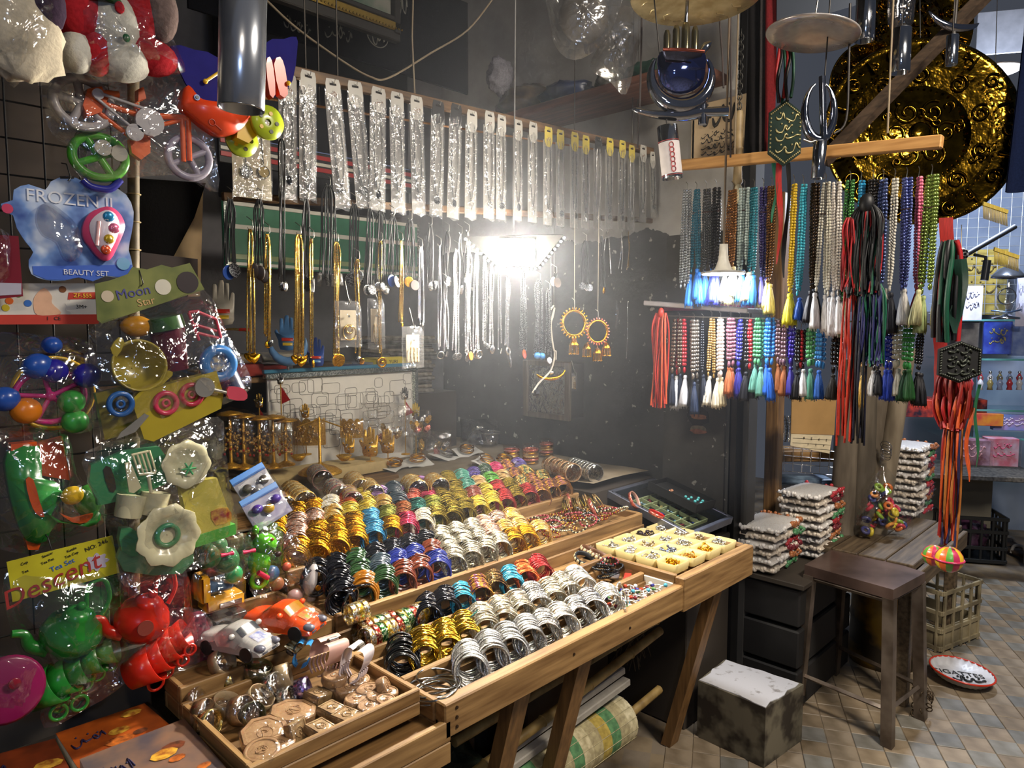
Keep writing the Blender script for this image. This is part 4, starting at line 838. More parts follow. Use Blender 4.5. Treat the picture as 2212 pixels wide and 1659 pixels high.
# curved gold ornament and wire hook with pale cable below the lamp
def crescent():
    c = AY(1190,800, YR + .05); o = T('crescent_ornament', 'small gold crescent boat ornament hanging under the ball chains', 'ornament', c, R(-30)); k = mpp(c)
    pts = [((x - 1190) * k, 0,(800 - y) * k) for x, y in ((1158,808),(1168,815),(1185,818),(1205,816),(1218,808),(1222,800))]
    M().tube(smooth_path(pts, 3), [.002,.004,.0045,.005,.006,.006,.007,.0075,.008,.0075,.007,.006,.005,.004,.003,.002], 8).build('body', GD, o)
    M().ball((0,0,-.008),(.012,.006,.008),10,6).build('rose', BT['pearl'][1], o)
    M().tube([(0,0,0),(-.002,0,1.86 - c.z)], .0009,5).build('link', HOOK, o)
    c2 = AY(1195,640, YR); o2 = T('hook_cable', 'pale flex looped on a wire hook below the lamp with black plug', 'cable', c2); k = mpp(c2)
    pts = [((x - 1195) * k, 0,(640 - y) * k) for x, y in ((1197,660),(1182,675),(1190,692),(1200,665),(1188,700),(1196,750),(1202,765),(1188,800),(1150,825),(1130,845))]
    M().tube(smooth_path(pts, 4),.0032,6).build('flex', mat('pale_flex', '#c9c2b4', .5), o2)
    M().cyl((2 * k, 0,-20 * k),(2 * k, 0,1.86 - c2.z),.0009, n=4).build('hanging_wire', HOOK, o2)
    M().bbox((8 * k, 0,-128 * k),(.012,.008,.035),.003).build('clip', mat('clear_clip', '#d8d2c6', .3), o2)
    M().bbox((-55 * k, 0,-205 * k),(.03,.02,.02),.006).build('plug', mat('black_rubber', '#17181c', .5), o2)
crescent()

# ================================================================ PRAYER BEADS ON THE BEAM
BXX = 2.28
def beam(name, label, a, b, h, d, m, cat='beam'):
    a, b = V(a), V(b); c = (a + b) / 2; v = b - a; L = v.length
    o = T(name, label, cat, c, (0,0, math.atan2(v.y, v.x)))
    M().bbox((0,0,0),(L, d, h),.003).move((0,0,0),(0,-math.asin(v.z / L),0)).build('plank', m, o, smooth=0); return o
bm_ = beam('wooden_beam', 'pale pine beam carrying the upper line of prayer beads', AX(1462,358, BXX + .02), AX(2036,306, BXX + .02),.036,.03, wood('pale_pine_beam', '#c8975a', '#a1713c', 0))
for t in (-.2,.28): M().cyl((t, 0,.018),(t, 0,1.12),.003, n=6).build('hanger_rope', mat('jute_rope', '#8a7a64', .9), bm_)
def bead_strand(H, w, rb, g):
    m = M(); n = int(H / (rb * 1.75)); k = 0
    for sg in (-1,1):
        for i in range(n):
            t = i / n; x = sg * w * (.25 + .75 * min(1, t * 4)) * (1 - max(0,(t - .86) / .14) ** 2) + sg * .0007 * sin(k); k += 1
            m.ball((x, 0,-t * H), rb * g.uniform(.93,1.05),6,4)
    m.ball((0,0,-H - rb),(rb * .9, rb * .9, rb * 1.8),6,4)
    return m
def tassel(L, r, g):
    m = M().lathe([(r * .12,0),(r * .34,-.002),(r * .4,-L * .09),(r * .28,-L * .13),(r * .45,-L * .22),(r * .75,-L * .5),(r * .95,-L * .86),(r * .9,-L * .97),(r * .3,-L * .95)], 22, wave=.12, wn=7)
    for i in range(26):
        a = g.uniform(0,6.28); rr = r * g.uniform(.75,1.1)
        m.tube([(r * .3 * cos(a), r * .3 * sin(a),-L * .13),(rr * .8 * cos(a), rr * .8 * sin(a),-L * .55),(rr * cos(a + .2), rr * sin(a + .2),-L * g.uniform(.92,1.06))], .0007,4)
    return m
def silk(c): return mat('silk_' + c.strip('#'), c, .5, var=.45, scale=8., stretch=(60,60,4), spec=.4, lo=.3, hi=.7)
def bead(c, metal=0., c2=None): return mat('bead_%s_%d' % (c.strip('#'), metal > 0), c, .18, metal, color2=c2, var=.25, scale=260, coat=.3)
def beads(px, py, by, wpx, n, mb, ms, lt, nt, label, group, rb=.0052, X=BXX, g=RN(4), gold2=None, hook_up=.03):
    a = AX(px, py, X); b = AX(px - (px - 1400) * .018 * (by - py) / 230, by, X); k = mpp(a); H = a.z - b.z; W = wpx * k
    o = T('prayer_bead_bunch', label, 'prayer beads', a, R(90), group)
    mesh_a = bead_strand(H, max(.004, W / n * .27), rb, g).mesh('strand', mb)
    tm = [tassel(lt * k * 1.08,.0175, g).mesh('tassel', s) for s in ms]
    for i in range(n):
        t = (i - (n - 1) / 2) / max(1, n) * W
        s = put('strand', mesh_a, gold2 if (gold2 and i % 2) else mb, o, (-t, g.uniform(-.008,.008),0),(g.uniform(-.03,.03), g.uniform(-.03,.03), g.uniform(-.4,.4)),(1,1, g.uniform(.95,1.03)))
        if nt and (i < nt):
            tt = (i - (nt - 1) / 2) / max(1, nt) * W * 1.25
            put('tassel', tm[i % len(tm)], None, s, (-tt + t, g.uniform(-.012,.004),-H - rb * 3 + g.uniform(-.006,.006)),(g.uniform(-.08,.08), g.uniform(-.08,.08), g.uniform(0,6)))
    M().tube([(0,.012, hook_up),(0,0, hook_up * .8),(.003,-.003,.004),(0,0,-.006),(-.004,.003,.004)], .0012,5).build('hook', HOOK, o)
    if n > 2: M().torus((0,0,-H * .28), W * .52,.0016,16,5,(0,0,1),.25).build('tie', mat('brown_tie', '#3a1e18', .8), o)
    return o
UP = [(1485,412,612,16,3, '#a8aeb4', 1, ['#2c6fc8'], 40,0, 'silver grey', 'no'),(1505,412,580,17,3, '#1f5a70', 0, ['#2f7fd8', '#2a70c8'], 66,3, 'dark teal', 'sky blue'),(1526,410,580,18,3, '#5c5f62', 1, ['#2f7fd8'], 66,3, 'gunmetal', 'sky blue'),(1547,408,580,20,3, '#2a2a2e', 1, ['#3a44c8'], 64,3, 'black and silver', 'royal blue'),(1583,412,575,22,4, '#9a6a3c', 1, ['#efe9da', '#e9dca8'], 64,4, 'bronze', 'white and cream'),(1609,408,572,22,4, '#a9b7b2', 0, ['#f2f0ea', '#2f7fd8'], 66,3, 'pale grey-green', 'white'),(1630,408,585,17,3, '#1f6f80', 0, ['#2f86e0', '#e8e4c0'], 62,3, 'teal', 'bright blue'),(1650,406,592,16,3, '#241f52', 0, ['#5a56a8', '#d8d08a'], 62,3, 'deep indigo', 'violet and cream'),(1668,404,600,18,3, '#6e4a22', 1, ['#d8c468', '#7f9a5c'], 62,3, 'dark bronze', 'yellow and green'),(1716,400,630,14,2, '#c8a420', 0, ['#e8dc2a'], 68,2, 'mustard yellow', 'yellow'),(1736,400,625,12,2, '#3a9cb0', 0, ['#2c5fc0'], 46,1, 'turquoise', 'blue'),(1761,398,624,17,3, '#3a2c1c', 1, ['#1c1a22', '#e0dce0'], 72,3, 'black and gold', 'black and white'),(1785,396,628,20,3, '#d8d2c0', 0, ['#e9e6e4'], 78,3, 'ivory', 'long white'),(1809,396,628,20,3, '#d9d0c6', 0, ['#f0eeee'], 78,3, 'cream white', 'white'),(1838,392,640,18,3, '#4f8a4c', 1, ['#9fb894'], 70,2, 'green and gold', 'pale green'),(1861,392,600,10,2, '#2a86b0', 0, ['#2c5fc0'], 40,0, 'bright blue', 'no'),(1887,390,620,17,3, '#2e2c2c', 1, ['#22222c'], 60,1, 'black and white', 'black'),(1909,390,612,17,3, '#5c6a9c', 1, ['#20202a', '#e6e0d2'], 84,2, 'blue-grey', 'black'),(1934,388,616,13,2, '#c8c2b4', 0, ['#26262e'], 84,1, 'pearl grey', 'black'),(1960,386,620,19,4, '#6a74b8', 1, ['#ece8e4', '#322c88', '#efe9e0'], 74,3, 'lavender blue', 'white and purple'),(1986,384,622,12,2, '#d06a84', 0, ['#c8485c'], 68,1, 'rose pink', 'pink'),(2014,380,622,24,4, '#8aa04c', 1, ['#dcd8a0', '#a8b87c', '#e6e0b8'], 78,3, 'olive gold', 'cream')]
for i, (px, py, by, wp, n, cb, mt, cs, lt, nt, w1, w2) in enumerate(UP):
    beads(px, py, by, wp, n, bead(cb, .7 if mt else 0.), [silk(c) for c in cs], lt, nt, '%s prayer bead strands with %s tassels, %s on the pine beam' % (w1, w2, ORD[i]), 'prayer beads on the pine beam', .0052 if i not in (3,11,17,21) else .0058)
LO = [(1468,692,796,26,4, '#6a5848', 1, ['#1c2436', '#d8d8dc'], 66,4, 'brown pearl', 'navy and white'),(1500,694,806,20,3, '#8f867c', 1, ['#141820', '#22304c'], 66,3, 'grey pearl', 'black'),(1519,696,800,8,1, '#1c2028', 0, ['#1c2436'], 60,1, 'navy', 'navy'),(1538,690,806,10,2, '#c8a058', 1, ['#efe8d8'], 62,1, 'fine gold', 'white'),(1557,692,808,17,2, '#f0e0d8', 0, ['#f2e6cc', '#e8d8b0'], 64,2, 'white and rose pearl', 'cream'),(1579,690,782,16,3, '#8c5c6a', 0, ['#b8673c', '#a85a34'], 60,2, 'plum pink', 'rust orange'),(1599,694,784,12,2, '#2a2c8c', 0, ['#2c2a8c'], 60,2, 'indigo glass', 'indigo'),(1619,694,786,15,2, '#1c1a1c', 0, ['#1c1c24'], 60,2, 'black and red', 'black'),(1641,690,780,16,3, '#5ca878', 0, ['#6aa898'], 62,2, 'mint green', 'sage green'),(1664,690,774,18,3, '#3c8ce0', 0, ['#2c6fe0'], 66,2, 'sky blue', 'vivid blue'),(1690,694,778,17,3, '#9a7a88', 1, ['#a8663c'], 64,2, 'mauve pearl', 'copper'),(1709,702,778,15,3, '#3a2ca0', 0, ['#3a3498'], 62,1, 'violet', 'violet'),(1731,716,786,15,3, '#1c1a1c', 0, ['#1c1c20', '#e2e0e0'], 58,2, 'black with red knots', 'black and white'),(1751,712,780,15,3, '#58a86a', 0, ['#5c9c84'], 64,1, 'leaf green', 'sage green'),(1773,714,784,14,3, '#3a86c8', 0, ['#2f64b8'], 62,1, 'clear blue', 'blue'),(1811,706,792,18,3, '#1e1c1c', 1, ['#242220'], 52,2, 'black pearl', 'black'),(1868,762,796,10,1, '#b89058', 0, ['#e0b860'], 66,1, 'short tan', 'straw yellow'),(1894,750,792,10,2, '#2a2a30', 0, ['#e4e4e4', '#1c1c22'], 54,2, 'short black', 'black and white'),(1920,708,786,18,3, '#2438a8', 0, ['#2844b0'], 66,2, 'cobalt blue', 'cobalt'),(1941,708,782,14,2, '#cfc8ae', 0, ['#d8d2bc'], 58,1, 'bone', 'bone white'),(1966,704,788,18,3, '#3f9c48', 0, ['#1f4a24', '#285a2c'], 68,2, 'emerald', 'dark green'),(1988,720,792,9,2, '#16161c', 0, ['#14141a'], 70,2, 'thin black', 'black')]
for i, (px, py, by, wp, n, cb, mt, cs, lt, nt, w1, w2) in enumerate(LO):
    beads(px, py, by, wp, n, bead(cb, .6 if mt else 0.), [silk(c) for c in cs], lt, nt, '%s prayer beads with %s tassels, %s in the lower line' % (w1, w2, ORD[i]), 'prayer beads on the lower rail', .0074 if wp > 11 else .005, BXX + .03, gold2=bead('#a8222a') if i in (0,7,12) else None)
# pink-edged shelf between the two lines
ps = beam('pink_shelf', 'narrow shelf with pink front edge between the bead lines', AX(1408,655, BXX + .10), AX(1632,672, BXX + .10),.018,.12, mat('shelf_grey', '#a8a0a0', .6), 'shelf')
beam('lower_rail', 'thin wire rail carrying the lower line of prayer beads', AX(1440,682, BXX + .03), AX(2010,700, BXX + .03),.005,.005, HOOK, 'rail')
M().bbox((0,.065,.0),(.40,.006,.022),.002).build('pink_edge', plastic('pink_strip', '#d66a9a'), ps, smooth=0)
# red tassel swag, cords and mourning straps
def strings(px, py, bx, by, wpx, n, cols, label, X, r=.0022, topw=.4, group=None, name='cord_bundle', knot=None, wob=.008, seed=1, fan=1.):
    g = RN(seed); a = AX(px, py, X); b = AX(bx, by, X); k = mpp(a); d = b - a; W = wpx * k
    o = T(name, label, 'cords', a, R(90), group); per = {}
    for i in range(n):
        t = (i / max(1, n - 1) - .5) * W; e = t * fan
        pts = [(-t * topw, 0,0),(-t, g.uniform(-.015,.015), d.z * .18),(-t - d.y * 0 + g.uniform(-wob, wob), g.uniform(-.02,.02), d.z * .6),(-e + g.uniform(-wob, wob), g.uniform(-.015,.015), d.z * g.uniform(.93,1.02))]
        M().tube(smooth_path(pts, 4), r, 5).build('cord', cols[i % len(cols)], o)
    if knot: M().ball((0,0,0), knot, 10,6).build('knot', cols[0], o)
    return o
RS, KS, GS, NS, OS = silk('#a81c20'), silk('#131316'), silk('#0f4a34'), silk('#26285c'), silk('#c8501c')
strings(1428,676,1420,880,34,16, [silk('#b8301c'), silk('#9c2418'), silk('#c8522c')], 'shaggy red and orange tassel swag at the end of the lower line', BXX, .0035,.7, knot=(.012,.012,.02), seed=2)
strings(1872,440,1862,640,66,60, [KS, KS, KS, KS, GS, KS, KS, RS], 'big bunch of black, red and green mourning straps over the beads', BXX - .07,.0034,.3, knot=(.022,.02,.03), seed=3)
strings(1835,470,1822,630,24,16, [RS], 'red strap strands falling beside the black mourning straps', BXX - .08,.0026,.5, seed=9)
strings(1888,612,1886,790,48,40, [NS, NS, GS, NS, silk('#1c6a4c')], 'navy and green string tassel under the black straps', BXX - .06,.003,.5, knot=(.02,.02,.02), seed=4)
strings(1836,630,1828,960,24,9, [silk('#b8321c'), silk('#a82a1c')], 'long red beaded cords hanging past the calendar', BXX - .07,.0032,.9, seed=5, wob=.003)
strings(1862,636,1856,960,26,10, [KS, silk('#1c1c2c')], 'long black cords hanging beside the red ones', BXX - .06,.0034,.9, seed=6, wob=.003)
# green hexagonal plaque with gilt script and ribbons
def plaque(px, py, wpx, hpx, X, cface, cscr, label, seed=1, rot=0.):
    c = AX(px, py, X); k = mpp(c); W, H = wpx * k / 2, hpx * k / 2; o = T('script_plaque', label, 'plaque', c, (R(rot),0, FACE))
    hexa = [(-W * .7, H),(0 + W * .25, H * 1.0),(W, H * .55),(W, -H * .6),(0,-H),(-W, -H * .6),(-W, H * .55)] if False else [(0, H),(W, H * .62),(W, -H * .62),(0,-H),(-W, -H * .62),(-W, H * .62)]
    M().prism(hexa, -.004,.004).build('board', cface, o, smooth=0)
    pts = [(x * .9,-.005, z * .9) for x, z in hexa]; b = M()
    for i in range(6):
        p, q = V(pts[i]), V(pts[(i + 1) % 6])
        for t in range(9): b.ball(p.lerp(q, t / 9), W * .06,6,4)
    b.build('bead_border', cscr, o)
    g = RN(seed)
    for r_ in range(4): scribble(g, W * 1.2, H * .34,2, W * .05,-.005).move((0,0, H * (.48 - .32 * r_))).build('lettering', cscr, o)
    return o
GILT = mat('gilt_thread', '#b8ac7c', .4,.6)
plaque(1695,288,70,140, BXX - .12, mat('dark_green_velvet', '#12281f', .9), GILT, 'dark green hexagonal plaque with gilt script on ribbons', 3)
strings(1696,100,1700,220,30,6, [RS, KS, GS], 'red, black and green ribbons holding the green plaque', BXX - .12,.005,.8, seed=12)
def ribbon(px, py, bx, by, wpx, m, label, X, seed=0, tw=.5):
    a = AX(px, py, X); b = AX(bx, by, X); k = mpp(a); d = b - a; g = RN(seed); W = wpx * k; o = T('ribbon', label, 'ribbon', a, R(90))
    def fn(u, v):
        w_ = W * (1 - .75 * max(0, v - .75) / .25); an = tw * sin(v * 5 + seed)
        return V(((u - .5) * w_ * cos(an) - 0 + .006 * sin(6 * v + seed),(u - .5) * w_ * sin(an) + .004, d.z * v))
    m_ = M().sheet(fn, 3,16); back = M().sheet(lambda u, v: fn(1 - u, v) + V((0,.0012,0)),3,16)
    m_.add(back.v, back.f).build('strip', m, o); return o
ribbon(1688,352,1690,570,12, silk('#c8302a'), 'red ribbon tail with pointed end under the green plaque', BXX - .10,1)
ribbon(1676,352,1678,480,8, silk('#2c7a5c'), 'green ribbon tail under the green plaque', BXX - .10,2)
ribbon(1704,352,1700,600,10, KS, 'black ribbon tail under the green plaque', BXX - .09,3)
# mourning ribbons, plaque and cords by the lane
XL = 2.2
plaque(2072,782,92,90, XL - .03, mat('black_velvet', '#0d0d0f', .95), mat('silver_thread', '#3f433c', .4,.6), 'black velvet hexagon with pale script above red ribbons', 8,0)
strings(2052,520,2062,740,40,10, [KS, RS, GS, KS], 'black, red and dark green ribbons hanging over the velvet hexagon', XL, .007,.6, seed=13)
strings(2060,810,2066,930,64,40, [RS, silk('#7c1818'), OS, silk('#8c2018')], 'crumpled red ribbon bundle under the velvet hexagon', XL, .0045,.8, seed=14, knot=(.02,.02,.02), fan=.5)
strings(2060,920,2048,1175,34,12, [silk('#8c1c18'), OS, silk('#2c2850'), silk('#b06a2c')], 'long red, orange and purple braided cords reaching down to the ball', XL, .0036,.9, seed=15, wob=.003)
ribbon(2098,880,2096,1040,8, OS, 'single bright orange ribbon tail beside the cords', XL, 5)
ribbon(2116,830,2112,1010,6, silk('#1c5a38'), 'single green ribbon tail beside the cords', XL, 6)
ribbon(2035,640,2030,850,26, silk('#a01a18'), 'broad red ribbon hanging behind the emerald beads', XL + .05,7,.2)
ribbon(2050,470,2050,700,26, silk('#9c2018'), 'broad red sash hanging below the embossed tray', XL + .02,8,.3)
ribbon(2076,560,2072,720,26, silk('#12382a'), 'dark green fringed sash beside the red sash', XL, 9,.3)
def ball_toy(px, py, dpx, cols, label, X):
    c = AX(px, py, X); r = dpx / 2 * mpp(c); o = T('toy_ball', label, 'toy ball', c)
    n = 12
    for s in range(n):
        prof = []; m = M(); a0 = 2 * math.pi * s / n; a1 = 2 * math.pi * (s + 1) / n; vs = []
        for i in range(9):
            t = math.pi * i / 8
            for a in (a0,(a0 + a1) / 2, a1): vs.append((r * sin(t) * cos(a), r * sin(t) * sin(a), r * cos(t)))
        m.add(vs, [(i * 3 + j, i * 3 + j + 1,(i + 1) * 3 + j + 1,(i + 1) * 3 + j) for i in range(8) for j in range(2)]).build('segment', cols[s % len(cols)], o)
    M().torus((0,0,0), r * 1.01, r * .09,24,5,(0,0,1)).build('band', cols[-1], o)
PB = [plastic('ball_yellow', '#d8b030'), plastic('ball_orange', '#d8642c'), plastic('ball_green', '#5c9c3c'), plastic('ball_pink', '#b83058')]
ball_toy(2050,1208,56, PB, 'striped yellow, orange and pink plastic ball at the cord ends', XL)
ball_toy(2018,1200,46, [PB[3], PB[2], PB[1]], 'pink and green plastic ball behind the striped one', XL + .10)

# ================================================================ BAGGED TOYS ON THE WIRE GRID
class Fr:
    """a hanging thing's own frame in a plane across the stall; q() turns picture measurements into its x/z"""
    def __init__(s, px, py, Y): s.Y = Y; s.A = AY(px, py, Y); s.k = mpp(s.A)
    def q(s, px, py): p = AY(px, py, s.Y); return (p.x - s.A.x, p.z - s.A.z)
    def p(s, px, py, y=0.): x, z = s.q(px, py); return (x, y, z)
    def poly(s, pts): return [s.q(*p) for p in pts]
def slab(fr, pts, y0, y1, name, m, o, sm=0, smooth=0): return M().prism(blob(fr.poly(pts), sm) if sm else fr.poly(pts), y0, y1).build(name, m, o, smooth=smooth)
def bagpoly(fr, pts, t, o, seed=0, m=None, name='clear_bag', n=4):
    """crumpled clear bag over an outline: rings shrink to the middle and bulge front and back"""
    P = blob(fr.poly(pts),3); g = RN(seed); cx = sum(p[0] for p in P) / len(P); cz = sum(p[1] for p in P) / len(P); k = len(P)
    b = M()
    for sg in (-1,1):
        vs = []; fs = []
        for r_ in range(n + 1):
            f = 1 - r_ / (n + .6)
            for i, (x, z) in enumerate(P):
                j = 1 + .25 * sin(i * 1.7 + r_ * 2.1 + seed) + g.uniform(-.18,.18)
                vs.append((cx + (x - cx) * f, sg * t / 2 * (1 - f ** 2) * j + (0 if r_ else g.uniform(-.003,.003)), cz + (z - cz) * f))
        for r_ in range(n): fs += [(r_ * k + i, r_ * k + (i + 1) % k, (r_ + 1) * k + (i + 1) % k, (r_ + 1) * k + i) for i in range(k)]
        fs.append(tuple(n * k + i for i in range(k))); b.add(vs, fs)
    return b.build(name, m or FILM(), o)
def wirehook(fr, px, py, o, L=.03): x, z = fr.q(px, py); M().tube([(x, .03, z + L),(x, .0, z + L * .8),(x + .004,-.006, z),(x, -.004, z - .006)], .0011,5).build('hook', mat('black_wire', '#1a1a1a', .5), o)
def wheel(fr, px, py, rpx, m, o, y=0., sq=1., spokes=3, th=.2, name='wheel'):
    x, z = fr.q(px, py); r = rpx * fr.k; b = M().torus((x, y, z), r * (1 - th / 2), r * th / 2,32,7,(0,1,0), sq)
    for i in range(spokes):
        a = 2 * math.pi * i / spokes + .5; b.tube([(x, y, z),(x + r * .8 * cos(a), y, z + r * .8 * sin(a) * sq)], r * th * .42,6)
    b.ball((x, y, z),(r * .16,.008, r * .16),8,5); return b.build(name, m, o)
def bar(fr, a, b, rpx, m, o, y=0., name='bar', n=8, r2=None):
    return M().tube([fr.p(*a, y), fr.p(*b, y)], [rpx * fr.k, (rpx if r2 is None else r2) * fr.k], n).build(name, m, o)
# grid panel
gy = 1.575; ga = AY(0,150, gy); gb = AY(298,1260, gy); gr = T('wire_grid', 'black wire grid panel carrying the bagged toys', 'grid', (gb.x, gy, gb.z)); WIRE = mat('grid_wire', '#1c1b1a', .5,.6)
x0 = ga.x - .5 - gb.x; zt = ga.z - gb.z + .25
for i in range(16):
    x = -.012 - i * .058
    if x > x0: M().cyl((x, 0,-.05),(x, 0, zt),.0018, n=5).build('upright_wire', WIRE, gr)
for i in range(20): M().cyl((x0,.002,-.04 + i * zt / 19),(0,.002,-.04 + i * zt / 19),.0018, n=5).build('cross_wire', WIRE, gr)
tag(M().bbox(((ga.x - .5 + gb.x) / 2 - .02, gy + .06,(ga.z + gb.z) / 2 + .1),(gb.x - ga.x + .46,.01, ga.z - gb.z + .5),.002).build('backing_board', mat('brown_backing', '#4a3f36', .9, color2='#332b25', scale=6), smooth=0), 'dull brown backing board behind the wire grid', 'board')
fr = Fr(290,575,1.58); po = T('bamboo_post', 'bamboo post bound with wire at the edge of the grid', 'post', fr.A)
M().cyl(fr.p(290,1400), fr.p(288,150),.011, n=10).build('cane', mat('old_bamboo', '#7a6a4c', .6, color2='#4a3c26', scale=14), po)
for y in (420,480,540,700): M().torus(fr.p(289, y),.0125,.0015,14,5,(0,0,1)).build('binding', mat('tan_twine', '#b09a70', .8), po)
fr = Fr(370,470,1.72); bc = T('black_fabric', 'folded black fabric with a torn cardboard edge behind the toys', 'fabric', fr.A)
slab(fr, [(298,385),(445,395),(420,470),(372,560),(302,575)], 0,.02, 'cloth', cloth('black_cloth', '#0e0d0d'), bc)
slab(fr, [(445,398),(438,640),(412,640),(412,560),(372,555),(395,510),(420,470)], .015,.022, 'cardboard', mat('buff_card', '#a08660', .85), bc)
slab(fr, [(302,545),(425,560),(425,600),(302,590)], -.006,.01, 'dark_box', mat('dark_brown_box', '#2a1a14', .6), bc)

# white cloth in a bag, top corner
fr = Fr(50,0,1.28); o = T('bagged_cloth', 'white cloth bundle in a smoky plastic bag at the top corner', 'bag', fr.A)
lump((.055,.03,.075),4,.2).move(fr.p(45,70)).build('cloth', cloth('ivory_cotton', '#c9bda6', .15), o); M().ball(fr.p(95,10),(.03,.025,.045),12,7).build('dark_wrap', cloth('plum_cloth', '#3a2c3c'), o)
bagpoly(fr, [(-60,-60),(120,-60),(124,40),(110,100),(60,150),(30,190),(0,150),(-50,110)], .09, o, 2)
# plush toy in a bag
fr = Fr(250,0,1.36); o = T('bagged_plush', 'red and white plush toy in a clear bag', 'soft toy', fr.A); RP, WP = cloth('red_plush', '#a3222a'), cloth('white_plush', '#c2bfb4', .1)
bd = M().ball(fr.p(245,60),(.042,.035,.060),16,10); bd.build('body', WP, o); M().ball(fr.p(262,130),(.047,.038,.036),16,10).build('muzzle', WP, o)
for n_, px, py, r_, m_ in (('arm', 160,20,(.04,.03,.05), RP),('paw', 163,115,(.029,.028,.033), WP),('sleeve', 205,118,(.028,.028,.036), RP),('leg', 325,125,(.045,.03,.032), RP),('ear', 300,35,(.03,.02,.05), RP),('cuff', 345,30,(.03,.025,.05), cloth('grey_plush', '#6a5a56'))): M().ball(fr.p(px, py, -.004), r_, 14,9).build(n_, m_, o)
M().ball(fr.p(256,96,-.040),(.006,.003,.007),10,6).build('eye', plastic('green_button', '#1e5a34'), o); M().ball(fr.p(243,30,-.036),(.008,.003,.010),10,6).build('mouth', RP, o); M().torus(fr.p(205,3,-.01),.03,.008,16,6,(0,0,1)).build('scarf', cloth('green_knit', '#2c4a20'), o)
bagpoly(fr, [(125,-40),(330,-40),(372,80),(400,155),(330,160),(260,175),(168,172),(140,110)], .10, o, 3)
# bagged toy bicycles
fr = Fr(250,170,1.42); o = T('bagged_toy_bicycle', 'orange toy bicycle with grey wheels in a clear bag over a green one', 'toy bicycle', fr.A)
OR, GY, GN = plastic('toy_orange', '#e8601c'), plastic('toy_grey', '#b4aeb0', .4), plastic('toy_green', '#4aa62a')
wheel(fr, 178,222,64, GY, o, 0,.92,5,.32); wheel(fr, 410,340,56, plastic('toy_lilac_grey', '#a39cae', .4), o, .004,.95,4,.32)
for a, b, r_ in (((190,215),(300,250),7),((196,232),(285,300),6),((300,250),(405,255),7),((205,200),(255,205),7),((290,225),(310,290),7),((405,255),(408,348),6),((392,258),(395,350),6),((350,270),(400,258),5),((285,298),(330,290),6)): bar(fr, a, b, r_, OR, o, -.004, 'frame_tube')
slab(fr, [(185,195),(215,190),(230,215),(215,245),(185,255),(175,230)], -.012,.012, 'rear_dropout', OR, o); slab(fr, [(295,195),(306,190),(312,215),(295,220)], -.01,.01, 'saddle', OR, o); slab(fr, [(280,300),(325,290),(325,330),(305,345),(285,330)], .0,.014, 'second_saddle', OR, o)
for px, py, r_ in ((316,268,30),(284,290,18),(205,208,11)): M().cyl(fr.p(px, py, -.02), fr.p(px, py, -.014), r_ * fr.k, n=20).build('disc', GY, o)
M().tube([fr.p(205,205,-.017), fr.p(308,240,-.017)], .003,5).tube([fr.p(200,215,-.017), fr.p(290,290,-.017)], .003,5).build('chain', GY, o)
wheel(fr, 222,335,62, GN, o, .02,.85,4,.32); wheel(fr, 205,295,30, plastic('dim_green', '#3a6a24'), o, .03,.7,3)
for px, py in ((225,318),(260,330)): M().cyl(fr.p(px, py, .004), fr.p(px, py, .01),17 * fr.k, n=16).build('disc', plastic('pale_disc', '#a8a498', .4), o)
M().tube(smooth_path([fr.p(185,385,.02), fr.p(205,400,.02), fr.p(245,405,.02), fr.p(268,385,.02)], 4),.007,7).build('handlebar', plastic('toy_blue', '#2a2c8c'), o)
bagpoly(fr, [(88,165),(200,165),(380,150),(440,180),(462,300),(470,415),(400,380),(300,382),(175,385),(150,320),(112,290),(95,230)], .075, o, 4)
# flapping push toy beside the steel tube
fr = Fr(500,100,1.40); o = T('flapping_push_toy', 'orange push toy with blue wings and yellow-green wheels', 'toy', fr.A); PBL, RO = mat('wing_blue', '#232070', .75, spec=.15), plastic('toy_redorange', '#e0461f')
slab(fr, [(368,100),(420,108),(470,125),(492,200),(475,218),(430,215),(400,180)], -.002,.002, 'wing', PBL, o, 2); slab(fr, [(575,92),(620,80),(648,75),(650,105),(640,170),(615,200),(575,200)], .015,.019, 'wing', PBL, o, 2)
x, z = fr.q(415,215); M().prism(blob(fr.poly([(392,215),(400,188),(425,215),(450,222),(530,235),(527,265),(500,292),(470,293),(440,275),(410,250),(393,235)]),3),-.016,.016).build('body', RO, o)
M().cyl(fr.p(417,215,-.019), fr.p(417,215,-.016),.0055, n=14).build('eye', plastic('eye_blue', '#5a7cc0'), o); M().cyl(fr.p(417,215,-.0205), fr.p(417,215,-.019),.003, n=10).build('pupil', plastic('pupil_black', '#101018'), o)
M().torus(fr.p(450,268,-.017),.006,.0012,14,5).tube([fr.p(456,272,-.017), fr.p(470,285,-.017)], .0012,5).build('raised_mark', plastic('mark_red', '#a82c14'), o)
YL, LG = plastic('toy_yellow', '#e2b422'), plastic('lime_wheel', '#b4c62e')
slab(fr, [(510,255),(560,250),(560,285),(530,312),(505,300)], -.014,.014, 'axle_block', YL, o)
for px, py, r_, y in ((565,270,37,-.024),(530,300,36,.016)):
    b = M().lathe([(.2 * r_ * fr.k, -.004),(r_ * fr.k, -.005),(r_ * fr.k * 1.02,0),(r_ * fr.k, .005),(.2 * r_ * fr.k, .004)], 30, fr.p(px, py, y), V((0,0,1)).rotation_difference(V((0,1,0))),.015,24); b.build('wheel', LG, o)
    for i in range(5):
        a = i * 1.257; c = fr.p(px, py, y - .006); M().cyl((c[0] + .55 * r_ * fr.k * cos(a), c[1], c[2] + .55 * r_ * fr.k * sin(a)),(c[0] + .55 * r_ * fr.k * cos(a), c[1] + .003, c[2] + .55 * r_ * fr.k * sin(a)),.0042, n=10).build('wheel_hole', YL if i % 2 else plastic('hole_dark', '#3a3a1c'), o)
